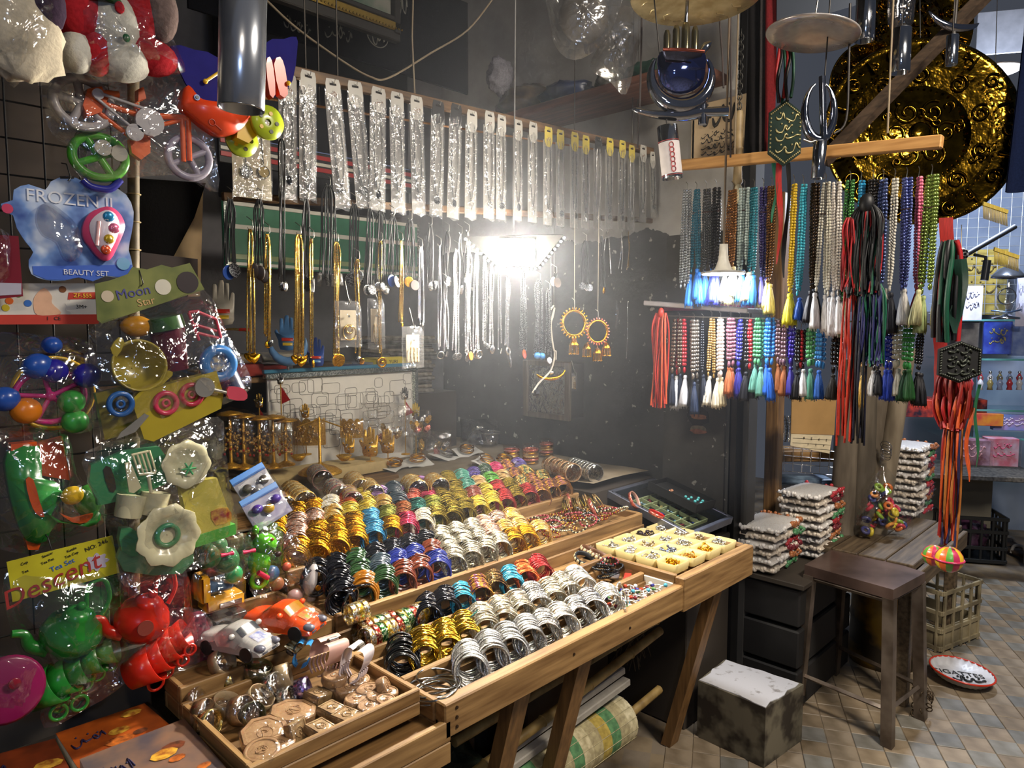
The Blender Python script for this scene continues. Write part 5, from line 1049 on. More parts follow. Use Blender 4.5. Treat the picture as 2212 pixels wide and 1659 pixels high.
for px, w_ in ((582,10),(604,15)): slab(fr, [(px - w_, 140),(px - 2,124),(px + w_ * .6,150),(px + w_, 205),(px - 2,206)], -.006,.012, 'clapper', RO, o, 2)
M().tube([fr.p(440,178,-.008), fr.p(470,158,-.008)], .0032,6).ball(fr.p(440,178,-.008),.005,8,5).build('peg', YL, o); M().ball(fr.p(618,182,-.01),.005,8,5).build('peg', YL, o)
# beauty set on scalloped blue card
fr = Fr(145,385,1.47); o = T('beauty_set_card', 'toy make-up set on a scalloped pale blue card', 'toy set', fr.A); m_, nt, out = _new('ice_blue_print')
b_ = nd(nt, 'ShaderNodeBsdfPrincipled', Roughness=.35); tc = nd(nt, 'ShaderNodeTexCoord'); nz = nd(nt, 'ShaderNodeTexNoise', Scale=16., Detail=3.0); nt.links.new(tc.outputs['Object'], nz.inputs['Vector'])
rp = nd(nt, 'ShaderNodeValToRGB'); rp.color_ramp.elements[0].color = (*C('#2f4a92'),1); rp.color_ramp.elements[1].color = (*C('#c6d2e6'),1); rp.color_ramp.elements[0].position = .36; rp.color_ramp.elements[1].position = .64; e = rp.color_ramp.elements.new(.5); e.color = (*C('#6f92cc'),1)
nt.links.new(nz.outputs['Fac'], rp.inputs[0]); nt.links.new(rp.outputs[0], b_.inputs['Base Color']); nt.links.new(b_.outputs[0], out.inputs[0])
slab(fr, [(2,440),(28,432),(30,410),(62,398),(98,410),(110,392),(145,380),(180,392),(190,410),(235,402),(272,420),(289,458),(284,505),(278,540),(287,578),(262,600),(228,596),(200,608),(170,600),(140,606),(100,605),(68,592),(62,562),(72,545),(55,522),(36,492),(28,465),(8,458)], 0,.002, 'card', m_, o, 2)
slab(fr, [(70,575),(285,572),(280,590),(262,599),(228,595),(200,607),(170,599),(140,605),(100,604),(72,592)], -.0012,0, 'blue_band', plastic('band_blue', '#4a6cc8'), o)
WH = plastic('print_white', '#e6e8f0'); text('FROZEN II', .030, WH, o, fr.p(153,432,-.002)); text('BEAUTY SET', .0135, WH, o, fr.p(186,590,-.003))
for px, py, r_, c in ((15,451,10, '#d0486a'),(265,570,14, '#7fb4d8')): M().cyl(fr.p(px, py, -.004), fr.p(px, py, -.001), r_ * fr.k, n=18).build('round_badge', plastic('badge_' + c[1:], c), o)
M().prism(fr.poly([(130,381),(160,381),(160,386),(130,386)]),-.001,.003).build('hang_slot', mat('slot_black', '#1a1512', .8), o, smooth=0)
M().prism(blob(fr.poly([(175,490),(190,462),(225,448),(250,460),(264,490),(250,530),(232,562),(212,560),(190,535),(176,515)]),3),-.016,-.001).build('compact', plastic('compact_pink', '#d64c78'), o)
M().prism(blob(fr.poly([(187,490),(198,470),(222,456),(242,464),(252,490),(242,525),(226,548),(210,545),(194,520)]),3),-.0175,-.0155).build('tray', plastic('tray_lilac', '#dcd2dc'), o)
for px, py, c, r_ in ((228,470, '#2f86b8', 12),(240,495, '#d0688c', 12),(229,518, '#b89a28', 11),(222,541, '#d0502c', 11)): M().ball(fr.p(px, py, -.018),(r_ * fr.k, .004, r_ * fr.k * .95),12,7).build('colour_pot', sparkle('pot_' + c[1:], c, '#ffffff', 500., .85,.4), o)
bar(fr, (207,480),(202,532),4, plastic('lipgloss', '#e8b4b0'), o, -.019, 'lip_gloss')
fl_ = M().prism(blob(fr.poly([(80,450),(100,440),(130,460),(160,490),(172,540),(155,565),(135,560),(118,525),(90,510),(75,480)]),3),-.02,-.002); fl_.build('clear_blister', film('blister', (.95,.96,1.),.2,.6,30., .08), o)
wirehook(fr, 145,384, o)
# white card box with baby print corner box, red edge
fr = Fr(100,615,1.50); o = T('rattle_card', 'white toy header card with red foot and number print', 'toy card', fr.A)
slab(fr, [(-40,612),(212,612),(213,700),(-40,700)], 0,.003, 'card', plastic('card_white', '#d2cdc4', .5), o); slab(fr, [(-40,680),(212,679),(213,700),(-40,701)], -.001,.0, 'red_foot', plastic('card_red', '#b8301e', .5), o)
slab(fr, [(148,632),(207,631),(207,646),(146,647)], -.001,0, 'red_tab', plastic('card_red', '#b8301e'), o); text('ZF-555', .0105, plastic('print_yellow', '#e8c43c'), o, fr.p(178,639,-.002)); text('3M+', .010, INK, o, fr.p(176,663,-.001)); text('1   CE', .009, INK, o, fr.p(115,688,-.002))
M().prism([(fr.q(176,663)[0] + (.024 + .004 * (i % 2)) * cos(i * .314), fr.q(176,663)[1] + (.017 + .003 * (i % 2)) * sin(i * .314)) for i in range(20)], -.0006,0).build('star_badge', plastic('card_white', '#d2cdc4'), o, smooth=0)
sk = mat('print_skin', '#d8a888', .6); M().prism(blob(fr.poly([(75,640),(95,622),(112,640),(112,655),(132,675),(118,680),(80,680),(72,660)]),3),-.0012,0).build('printed_baby', sk, o, smooth=0)
for px, py, c in ((20,650, '#d8682c'),(40,635, '#4a8c3c'),(60,655, '#3a6cb8'),(135,625, '#7a4c2c'),(12,665, '#c8b02c')): M().cyl(fr.p(px, py, -.001), fr.p(px, py, 0),.006, n=14).build('print_dot', plastic('dot_' + c[1:], c), o)
fr = Fr(20,560,1.46); o = T('red_blister_card', 'dark red blister card at the picture edge above the white card', 'toy card', fr.A); slab(fr, [(-40,505),(40,510),(50,640),(-40,650)], 0,.004, 'card', plastic('dark_red_card', '#7a1c2c'), o); slab(fr, [(-30,610),(46,612),(46,636),(-30,640)], -.001,0, 'sticker', plastic('lilac_sticker', '#b8b4c4'), o); bagpoly(fr, [(-40,505),(20,505),(22,600),(-40,610)], .05, o, 6)
# olive header card and bag of toy kitchen things
fr = Fr(330,575,1.44); o = T('toy_kitchen_bag', 'clear bag of toy pots and a stove under an olive green header', 'toy set', fr.A); OL = mat('olive_print', '#7d8240', .5, color2='#4f5c26', scale=14)
slab(fr, [(205,613),(240,605),(276,592),(286,577),(318,582),(349,572),(372,578),(410,568),(442,625),(220,699),(210,691)], 0,.002, 'header', OL, o)
text('Moon', .026, plastic('print_violet', '#5c5a98'), o, fr.p(288,632,-.001),(R(90), R(-14),0)); text('Star', .020, plastic('print_orange', '#d8b07c'), o, fr.p(315,652,-.001),(R(90), R(-14),0))
for px, py, r_, c in ((352,620,17, '#d8d2c0'),(405,610,24, '#2c2024'),(232,640,12, '#c8b8a0')): M().cyl(fr.p(px, py, -.0012), fr.p(px, py, 0), r_ * fr.k, n=20).build('printed_figure', plastic('fig_' + c[1:], c, .5), o)
YO, MRN, BLP, PKP = plastic('mustard_toy', '#a8962c'), plastic('maroon_toy', '#5c1c2c'), plastic('light_blue_toy', '#3f78b8'), plastic('pink_toy', '#c84a5c')
def bowl(fr, px, py, rpx, h, m, o, y=0., tilt=(R(75),0,0), name='pot'):
    r = rpx * fr.k; q = Euler(tilt).to_quaternion(); return M().lathe([(.001,-h),(r * .75,-h),(r * .95,-h * .3),(r, 0),(r * .93,0),(r * .86,-h * .3),(r * .68,-h * .9),(.001,-h * .9)], 28, fr.p(px, py, y), q).build(name, m, o)
bowl(fr, 295,788,56,.05, YO, o, -.02,(R(80), R(8),0)); slab(fr, [(232,752),(250,728),(262,740),(245,770)], -.018,-.012, 'pot_lug', YO, o, 2); slab(fr, [(330,838),(365,810),(360,800),(345,805)], -.018,-.012, 'pot_lug', YO, o, 2)
M().cyl(fr.p(362,700,.01), fr.p(380,800,.01),38 * fr.k, 30 * fr.k, 20).build('jug', MRN, o); M().cyl(fr.p(355,685,.01), fr.p(362,712,.01),40 * fr.k, 42 * fr.k, 20).build('jug_rim', plastic('dull_green_toy', '#3a5c30'), o)
for a, b in (((402,675),(425,735)),((425,675),(462,690)),((462,690),(472,730)),((412,700),(462,715)),((418,718),(466,730)),((402,675),(425,672))): bar(fr, a, b, 3.5, PKP, o, -.012, 'rack_bar')
M().torus(fr.p(465,785,-.015),32 * fr.k, 13 * fr.k, 28,8).build('plate_rim', BLP, o); M().cyl(fr.p(465,785,-.014), fr.p(465,785,-.008),24 * fr.k, n=20).build('plate_centre', mat('beige_print', '#b8a888', .5, color2='#4a6a98', scale=120), o)
slab(fr, [(273,862),(290,845),(455,800),(470,850),(465,880),(320,950),(300,945)], -.028,.0, 'stove', YO, o); slab(fr, [(205,850),(280,830),(300,930),(225,950)], -.004,.012, 'stove_side', plastic('dull_mustard', '#7c7226'), o)
for px, py, c in ((345,868, '#c83a58'),(400,850, '#b02c44'),(248,870, '#2c5c9c')): M().torus(fr.p(px, py, -.032),22 * fr.k, 6 * fr.k, 24,6).torus(fr.p(px, py, -.032),7 * fr.k, 3 * fr.k, 14,5).build('burner', plastic('burner_' + c[1:], c), o)
M().cyl(fr.p(424,834,-.042), fr.p(424,834,-.034),22 * fr.k, n=22).build('pan', mat('toy_steel', '#b8b4ac', .3,.7), o); slab(fr, [(472,838),(480,832),(505,836),(515,850),(508,862),(475,858)], -.042,-.034, 'pan_handle', PKP, o, 2); bar(fr, (440,838),(475,846),4, mat('toy_steel', '#b8b4ac'), o, -.038)
slab(fr, [(240,945),(250,930),(300,890),(310,895),(280,930)], -.03,-.027, 'toy_knife', mat('toy_steel', '#b8b4ac'), o)
M().cyl(fr.p(268,870,-.012), fr.p(268,870,-.006),20 * fr.k, n=20).build('lid', mat('toy_steel', '#b8b4ac'), o); M().ball(fr.p(300,705,.01),(.03,.02,.02),12,8).build('cup', plastic('orange_cup', '#c88a1c'), o); M().cyl(fr.p(500,850,.0), fr.p(480,800,.01),34 * fr.k, n=18).build('dark_tub', plastic('navy_toy', '#1c2444'), o)
bagpoly(fr, [(205,700),(330,668),(440,625),(490,720),(542,815),(530,850),(460,885),(330,945),(210,958),(178,850),(190,760)], .10, o, 7); wirehook(fr, 302,612, o)
# rattles bag
fr = Fr(95,735,1.50); o = T('bagged_rattles', 'bright pink, blue and green baby rattles in a clear bag', 'toy set', fr.A); MG, BL2, OR2, GR2, YE2 = plastic('magenta_toy', '#c82c7c'), plastic('blue_toy', '#2450a8'), plastic('orange_toy', '#d87a1c'), plastic('green_toy', '#3f9c44'), plastic('yellow_toy', '#c8a022')
wheel(fr, 105,855,72, MG, o, -.012,.85,5,.18, 'rattle_wheel'); M().torus(fr.p(120,850,.012),78 * fr.k, 5 * fr.k, 30,6).build('yellow_ring', YE2, o)
for px, py, r_, c in ((105,745,20, BL2),(75,790,30, BL2),(110,800,28, plastic('indigo_toy', '#2a2494')),(180,810,30, plastic('indigo_toy', '#2a2494')),(50,885,30, OR2),(147,866,28, GR2),(155,908,28, GR2),(5,860,28, BL2)): M().ball(fr.p(px, py, -.022),(r_ * fr.k, .02, r_ * fr.k * .92),14,9).build('rattle_ball', c, o)
bagpoly(fr, [(-30,735),(100,725),(200,745),(205,850),(198,930),(90,935),(-30,935)], .085, o, 8)
# water pistol
fr = Fr(70,950,1.49); o = T('bagged_water_pistol', 'green toy water pistol with orange trim in a clear bag', 'toy gun', fr.A); GG, OO = plastic('pistol_green', '#2f8c3c'), plastic('pistol_orange', '#d8561c')
slab(fr, [(15,975),(80,962),(86,1030),(118,1040),(128,1075),(105,1110),(160,1130),(205,1100),(210,1120),(185,1135),(118,1125),(95,1165),(55,1165),(30,1110),(12,1030)], -.016,.012, 'body', GG, o, 2, True)
slab(fr, [(20,958),(75,952),(76,968),(20,972)], -.014,.012, 'orange_cap', OO, o); slab(fr, [(50,1032),(66,1032),(80,1080),(90,1112),(72,1105),(58,1075)], -.02,-.014, 'orange_panel', OO, o, 2); slab(fr, [(122,1103),(150,1115),(195,1105),(180,1124),(150,1124)], -.02,-.012, 'orange_grip', OO, o, 2)
slab(fr, [(52,1165),(88,1165),(80,1185),(58,1185)], -.01,.01, 'nozzle', OO, o); M().ball(fr.p(149,1066,-.022),(23 * fr.k, .012,21 * fr.k),14,9).build('filler_cap', plastic('cap_yellow', '#e0b428'), o); M().torus(fr.p(107,1072,-.004),20 * fr.k, 5 * fr.k, 20,6).build('trigger_guard', GG, o)
slab(fr, [(82,960),(140,945),(155,1040),(95,1030)], .014,.03, 'second_pistol', plastic('pistol_red', '#b8441c'), o); M().ball(fr.p(190,1080,-.002),(.026,.014,.03),12,8).build('tank', plastic('tank_green', '#4c9c40'), o)
bagpoly(fr, [(-25,948),(60,935),(145,940),(165,1020),(205,1060),(232,1110),(210,1140),(120,1170),(60,1195),(-20,1160)], .085, o, 9)
# tea set, ivory and green
fr = Fr(340,905,1.43); o = T('bagged_tea_set', 'ivory and green toy dinner set in a clear bag', 'toy set', fr.A); IVO, GRN, PYE = plastic('ivory_toy', '#cfc8a4'), plastic('jade_toy', '#3f8c5c'), plastic('pale_yellow_toy', '#c8bc54')
slab(fr, [(198,1005),(345,965),(362,1045),(230,1090),(212,1080)], .004,.018, 'green_tray', GRN, o, 2); slab(fr, [(224,1015),(240,1010),(252,1055),(238,1062)], .002,.006, 'tray_slot', plastic('slot_brown', '#3c3424'), o, 2)
def dish(px, py, rpx, m, y=-.012, sc=.06, wn=9, inner=None, q=None):
    r = rpx * fr.k; q = q or Euler((R(86), R(6),0)).to_quaternion(); M().lathe([(.001,0),(r * .55,0),(r * .62,.006),(r, .012),(r * .98,.014),(r * .6,.009),(r * .5,.003),(.001,.003)], 36, fr.p(px, py, y), q, sc, wn).build('plate', m, o)
    if inner: M().torus(fr.p(px, py, y - .006), r * .33, r * .09,22,6).build('plate_ring', inner, o)
dish(392,1000,52, IVO, -.014,.05,8); dish(350,1150,66, IVO, -.022,.06,9, GRN)
for i in range(6):
    a = i * 1.047; c = fr.p(395,1008,-.030); M().tube([c, (c[0] + .014 * cos(a), c[1], c[2] + .014 * sin(a))], [.0026,.0018], 5).build('star_arm', plastic('star_green', '#4cb06c'), o)
sp = M(); 
for i in range(5): x_ = 278 + i * 9; sp.tube([fr.p(x_, 978 + i * -2,-.02), fr.p(x_ + 14,1020 + i * -1,-.02)], .0022,5)
sp.tube([fr.p(276,980,-.02), fr.p(312,972,-.02)], .0026,6).tube([fr.p(292,1022,-.02), fr.p(328,1018,-.02)], .0028,6).tube([fr.p(312,1022,-.02), fr.p(318,1060,-.02)], .0034,6); sp.build('spatula', IVO, o)
slab(fr, [(263,998),(275,994),(298,1050),(282,1062),(272,1060)], -.018,-.014, 'toy_knife', IVO, o)
for px, py in ((280,1080),(332,1075)): M().cyl(fr.p(px - 6, py + 35,-.004), fr.p(px + 4, py - 12,-.004),26 * fr.k, 29 * fr.k, 20).build('cup', IVO, o)
slab(fr, [(380,1042),(462,1030),(490,1110),(490,1150),(405,1165),(396,1110)], -.016,.004, 'toy_toaster', PYE, o, 0); slab(fr, [(400,1158),(500,1128),(502,1150),(405,1182)], -.018,.006, 'green_base', plastic('grass_toy', '#56b04c'), o)
slab(fr, [(448,1102),(484,1093),(492,1120),(458,1131)], -.0175,-.0158, 'red_sticker', mat('sticker_red', '#8c2c2c', .4, color2='#d8b048', scale=60), o, 2); slab(fr, [(260,1140),(300,1150),(300,1200),(262,1190)], -.004,.012, 'jug', GRN, o, 2)
slab(fr, [(265,1180),(330,1200),(420,1190),(395,1240),(270,1235)], .004,.016, 'green_saucer', plastic('pale_jade', '#5c9c70'), o, 2)
bagpoly(fr, [(185,975),(330,935),(470,900),(485,960),(500,1060),(512,1140),(480,1200),(390,1240),(270,1268),(245,1180),(200,1060)], .095, o, 10)
# yellow header with bag of green teapot and cups
fr = Fr(140,1170,1.46); o = T('bagged_green_tea_set', 'clear green toy teapot and cups under a yellow printed header', 'toy set', fr.A)
slab(fr, [(12,1212),(240,1155),(255,1235),(25,1298)], -.008,-.006, 'header', mat('yellow_header', '#c8c02c', .4, color2='#a89c1c', scale=12), o)
text('Descent', .047, plastic('print_redbrown', '#a83a38'), o, fr.p(110,1252,-.010),(R(90), R(-15),0), shear=.2); text('NO: 246', .011, INK, o, fr.p(205,1176,-.009),(R(90), R(-15),0)); text('Tea Set', .013, plastic('print_blue', '#3c6cc8'), o, fr.p(132,1218,-.009),(R(90), R(-15),0))
for i, (px, py, s_) in enumerate(((50,1214, 'Cup'),(52,1232, 'Tea'),(100,1196, 'Saucer'),(100,1210, 'Tea Pot'),(152,1185, 'Kettle'),(152,1196, 'Tea Cup'))): text(s_, .0065, INK, o, fr.p(px, py, -.009),(R(90), R(-15),0))
M().prism([(fr.q(206,1212)[0] + (.018 + .0035 * cos(8 * t * .1745)) * cos(t * .1745), fr.q(206,1212)[1] + (.015 + .003 * cos(8 * t * .1745)) * sin(t * .1745)) for t in range(36)], -.0095,-.008).build('cloud_badge', plastic('badge_lilac', '#b8b0c4'), o, smooth=0)
TG = mat('clear_green', '#2f9c38', .25, trans=.25, var=.2); TR = mat('clear_red', '#e02c18', .25, trans=.2, var=.15)
def teapot(fr, px, py, rpx, m, o, y=0., spout=-1, squash=.85):
    r = rpx * fr.k; c = V(fr.p(px, py, y)); q = Euler((R(22), R(-14 * -spout * -1),0)).to_quaternion()
    M().lathe([(.001,-r * .75),(r * .6,-r * .75),(r * .95,-r * .3),(r, 0),(r * .85, r * .4),(r * .5, r * .72),(r * .52, r * .78),(r * .3, r * .95),(.001, r * 1.02)], 26, c, q).build('pot', m, o); M().ball(c + q @ V((0,0, r * 1.1)), r * .16,8,6).build('knob', m, o)
    M().tube(smooth_path([c + V((spout * r * .8,0,-r * .35)), c + V((spout * r * 1.25,0,-r * .1)), c + V((spout * r * 1.4,0, r * .35)), c + V((spout * r * 1.75,0, r * .48))], 3), [r * v for v in (.3,.28,.25,.22,.2,.18,.16,.15,.14,.13)], 8).build('spout', m, o)
    M().tube(smooth_path([c + V((-spout * r * .5,0, r * .75)), c + V((-spout * r * .6,0, r * 1.5)), c + V((-spout * r * 1.1,0, r * 1.6)), c + V((-spout * r * 1.25,0, r * .9)), c + V((-spout * r * .95,0, r * .3))], 4), r * .085,7).build('handle', m, o)
def cup(fr, px, py, rpx, m, o, y=0., tilt=0., h=1.4):
    r = rpx * fr.k; q = Euler((R(25), R(tilt),0)).to_quaternion(); c = V(fr.p(px, py, y))
    cu_ = M().lathe([(.001,-r * h),(r * .7,-r * h),(r, 0),(r * .94,0),(r * .64,-r * h * .93),(.001,-r * h * .93)], 22, c, q).build('cup', m, o); M().torus(c + q @ V((r * 1.1,0,-r * h * .45)), r * .36, r * .08,14,5).build('cup_handle', m, cu_)
teapot(fr, 155,1365,62, TG, o, 0., -1)
for i in range(5): cup(fr, 120 + i * 34,1465 - i * 16,44 - 2 * i, TG if i != 4 else mat('pale_clear_green', '#7ac05c', .25, trans=.3), o, -.02 + .008 * i, 60 + 4 * i)
for px, py in ((120,1530),(165,1510)): M().torus(fr.p(px, py, -.02),16 * fr.k, 4 * fr.k, 16,6).build('cup_handle', TG, o)
bagpoly(fr, [(10,1240),(130,1230),(250,1225),(262,1330),(280,1420),(278,1470),(190,1530),(95,1572),(85,1480),(30,1380)], .10, o, 11); wirehook(fr, 105,1190, o)
fr = Fr(330,1235,1.45); o = T('bagged_red_tea_set', 'clear red toy teapot and stacked cups in a clear bag', 'toy set', fr.A)
teapot(fr, 308,1335,56, TR, o, .0,-1)
for i in range(4): cup(fr, 330 + i * 24,1420 - i * 18,44 - 3 * i, TR, o, -.02 + .006 * i, 62)
for px, py in ((400,1395),(385,1418)): M().torus(fr.p(px, py, -.025),12 * fr.k, 3 * fr.k, 14,6).build('cup_handle', TR, o)
M().cyl(fr.p(294,1340,-.052), fr.p(294,1340,-.05),16 * fr.k, n=18).build('print', mat('dull_red_print', '#8c3c30', .5), o)
bagpoly(fr, [(262,1240),(330,1215),(400,1225),(418,1330),(430,1400),(420,1440),(300,1478),(268,1460),(262,1340)], .09, o, 12)
fr = Fr(40,1440,1.40); o = T('magenta_dish', 'round magenta toy dish hanging at the bottom corner', 'toy', fr.A); M().lathe([(.001,-.004),(.052,-.004),(.056,.002),(.05,.006),(.001,.004)], 30, fr.p(15,1490), Euler((R(80),0,0)).to_quaternion()).build('dish', plastic('magenta_dish', '#8c1450'), o); M().ball(fr.p(28,1472,-.012),(.01,.002,.01),10,6).build('print', plastic('dish_print', '#8c1c30'), o); bagpoly(fr, [(-40,1430),(70,1425),(78,1500),(60,1545),(-40,1550)], .03, o, 13)
fr = Fr(410,1330,1.47); o = T('pink_mesh_bag', 'flat pink patterned pouch tucked behind the red tea set', 'pouch', fr.A); slab(fr, [(420,1330),(440,1325),(472,1400),(465,1440),(360,1462),(345,1445)], 0,.02, 'pouch', mat('pink_pattern', '#a8485c', .5, color2='#5c2c3c', scale=90), o); bagpoly(fr, [(345,1330),(440,1320),(475,1400),(470,1445),(350,1468)], .05, o, 14)

# ================================================================ SOAP TRAY, CAR TRAY AND PICTURE BOOKS
def crate(name, label, x0, x1, y0, y1, z0, z1, t=.012, floor_z=None, boards=1, m=None):
    c = V(((x0 + x1) / 2,(y0 + y1) / 2, z0)); o = T(name, label, 'tray', c); W, D, H = x1 - x0, y1 - y0, z1 - z0; h = H / boards
    for i in range(boards):
        z = h * (i + .5)
        for s in (-1,1):
            M().bbox((0, s * (D / 2 - t / 2), z),(W, t, h * .97),.002).build('side_board', m or PINE, o, smooth=0)
            M().bbox((s * (W / 2 - t / 2),0, z),(t, D - 2 * t, h * .97),.002).build('end_board', PINE_Y, o, smooth=0)
    fz = (floor_z if floor_z is not None else .006); M().box((0,0, fz),(W - 2 * t, D - 2 * t, .006)).build('bottom', PINE_D, o, smooth=0); return o
crate('soap_tray', 'shallow pine tray of wrapped soaps and cuffs at the table corner', .495,.852,1.085,1.375,.667,.722,.012,.006,2)
crate('pine_box', 'deeper pine box under the soap tray', .505,.885,1.03,1.41,.575,.665,.014,.07,2)
crate('car_tray', 'pine tray of bagged toy cars behind the soap tray', .64,.862,1.425,1.69,.69,.762,.012,.02,2)
crate('small_crate', 'small pine crate beside the pink pouch', .50,.636,1.385,1.47,.675,.745,.012,.06,2)
lb = T('low_bench', 'dark low bench carrying the picture books and the pine box', 'bench', (-.08,1.24,0)); M().bbox((0,0,.645),(1.15,.62,.03),.004).build('top', mat('dark_bench', '#3a322b', .8, scale=8), lb, smooth=0)
for x in (-.5,.5):
    for y in (-.25,.25): M().box((x, y, .315),(.04,.04,.63)).build('leg', mat('dark_bench', '#3a322b'), lb, smooth=0)
tag(M().bbox((-.12,1.57,.45),(1.25,.02,.66),.003).build('grey_board', mat('grey_ply', '#5a5148', .85, color2='#453d36', scale=5), smooth=0), 'dull grey plywood board behind the picture books', 'board')
SOAP = mat('soap_brown', '#b08a62', .6, color2='#997450', scale=60, bump=.3); SOAP2 = mat('soap_tan', '#ab8c60', .6, color2='#8c6e48', scale=60, bump=.3)
WR2 = film('soap_wrap', (1,.99,.97),.2,1., 50., .1)
def soap(px, py, kind, sz, label, z=.703, rot=(0,0,0), m=None, h=.018):
    p = AZ(px, py, z); o = T('wrapped_soap', label, 'soap', p, rot); m = m or SOAP; g = RN(int(px * 7 + py))
    n = {'oct': 8, 'round': 26, 'oval': 26, 'square': 4}[kind]; a0 = R(22.5) if kind == 'oct' else R(45); sx, sy = (1,1) if kind != 'oval' else (1.25,.85); r = sz / 2 * (1.25 if kind == 'square' else 1.06 if kind == 'oct' else 1)
    ring = lambda rr, z_: [(rr * sx * cos(a0 + 2 * math.pi * i / n), rr * sy * sin(a0 + 2 * math.pi * i / n), z_) for i in range(n)]
    def stack(loops):
        vs = sum(loops, []); k = len(loops)
        return M().add(vs, [(l * n + i, l * n + (i + 1) % n, (l + 1) * n + (i + 1) % n, (l + 1) * n + i) for l in range(k - 1) for i in range(n)] + [tuple(range(n))[::-1], tuple((k - 1) * n + i for i in range(n))])
    stack([ring(r * .94,-h / 2), ring(r, -h * .3), ring(r, h * .3), ring(r * .95, h / 2), ring(r * .8, h / 2), ring(r * .78, h * .43)]).build('bar', m, o, smooth=n > 8)
    M().torus((0,0, h * .45), r * .32,.0009,16,4,(0,0,1)).add(*(lambda s: (s.v, s.f))(scribble(g, r * .8, r * .5,2,.0011).move((0,0, h * .45),(R(-90),0,0)))).build('stamp', m, o)
    stack([ring(r * .98,-h * .55), ring(r * 1.05,-h * .3), ring(r * 1.06, h * .35), ring(r * .98, h * .58), ring(r * .5, h * .62)]).build('wrapper', WR2, o)
SO = [(633,1542, 'oct', .086, 'largest octagonal soap in the middle of the tray', .700,(.05,.1,.2)),(572,1590, 'oct', .085, 'big octagonal soap leaning at the near side', .700,(.2,-.15,.5)),(566,1628, 'round', .062, 'round ribbed soap in crumpled wrap at the near corner', .715,(.1,-.1,0)),(686,1503, 'square', .046, 'square soap tipped beside the purple cuff', .706,(.1,.2,.3)),(716,1535, 'square', .046, 'square soap behind the front pair', .704,(.1,.1,.25)),(692,1576, 'square', .048, 'square soap with shiny edge nearest the pine rim', .706,(.1,.12,.2)),(748,1550, 'square', .050, 'square soap flat against the pine rim', .702,(.05,.05,.3)),(640,1582, 'square', .046, 'square soap standing on its edge', .706,(1.2,.1,.35)),(752,1492, 'oval', .05, 'pale oval soap below the hair claw', .702,(.1,.1,.2)),(770,1514, 'oval', .05, 'oval soap with bright crumpled wrap', .704,(.1,.1,.4)),(795,1495, 'oval', .05, 'oval soap behind the round stamps', .702,(.05,.1,.2)),(812,1512, 'round', .042, 'small round soap with stamped ring', .702,(.1,.1,0)),(795,1530, 'oval', .042, 'leaf-shaped soap at the pine rim', .702,(.1,.05,.3)),(833,1518, 'round', .040, 'small round soap in the tray corner', .702,(.1,.05,.1)),(840,1500, 'round', .038, 'small round soap against the end board', .702,(.1,.05,.1)),(829,1484, 'round', .040, 'round soap standing against the end board', .712,(1.1,.2,.7)),(722,1466, 'round', .052, 'round soap stacked on another near the hair claw', .722,(.1,.1,.2)),(724,1486, 'round', .052, 'round soap under the stacked one', .702,(.1,.1,.2)),(775,1474, 'oval', .044, 'pinkish oval soap in the back of the tray', .703,(.2,.1,.3)),(604,1612, 'oval', .05, 'thin oval soap at the very front', .70,(.1,.1,.2))]
for i, (px, py, kd, sz, lab, z, rt) in enumerate(SO): soap(px, py, kd, sz, lab + ' of soaps' if False else lab, z, rt, SOAP2 if kd == 'square' else SOAP)
def cuffb(px, py, z, R_, w, m, rot, label):
    o = T('wrapped_cuff', label, 'bracelet', AZ(px, py, z), rot)
    M().lathe([(R_ * .93,-w),(R_, -w),(R_ * 1.01,0),(R_, w),(R_ * .93, w),(R_ * .93,-w)], 26).build('band', m, o); M().lathe([(R_ * .2,-w * 1.02),(R_ * 1.05,-w * 1.03),(R_ * 1.07,0),(R_ * 1.05, w * 1.03),(R_ * .2, w * 1.02)], 20, wave=.04, wn=5).build('wrapper', WR2, o)
KB, KW, KG, KO = mat('cuff_brown', '#8c6a48', .4, color2='#5c4230', scale=80), mat('cuff_beige', '#b49c78', .5), sparkle('cuff_gold', '#a88a3c', '#f0dc90', 400., .6), mat('cuff_olive', '#4a4626', .3,.4)
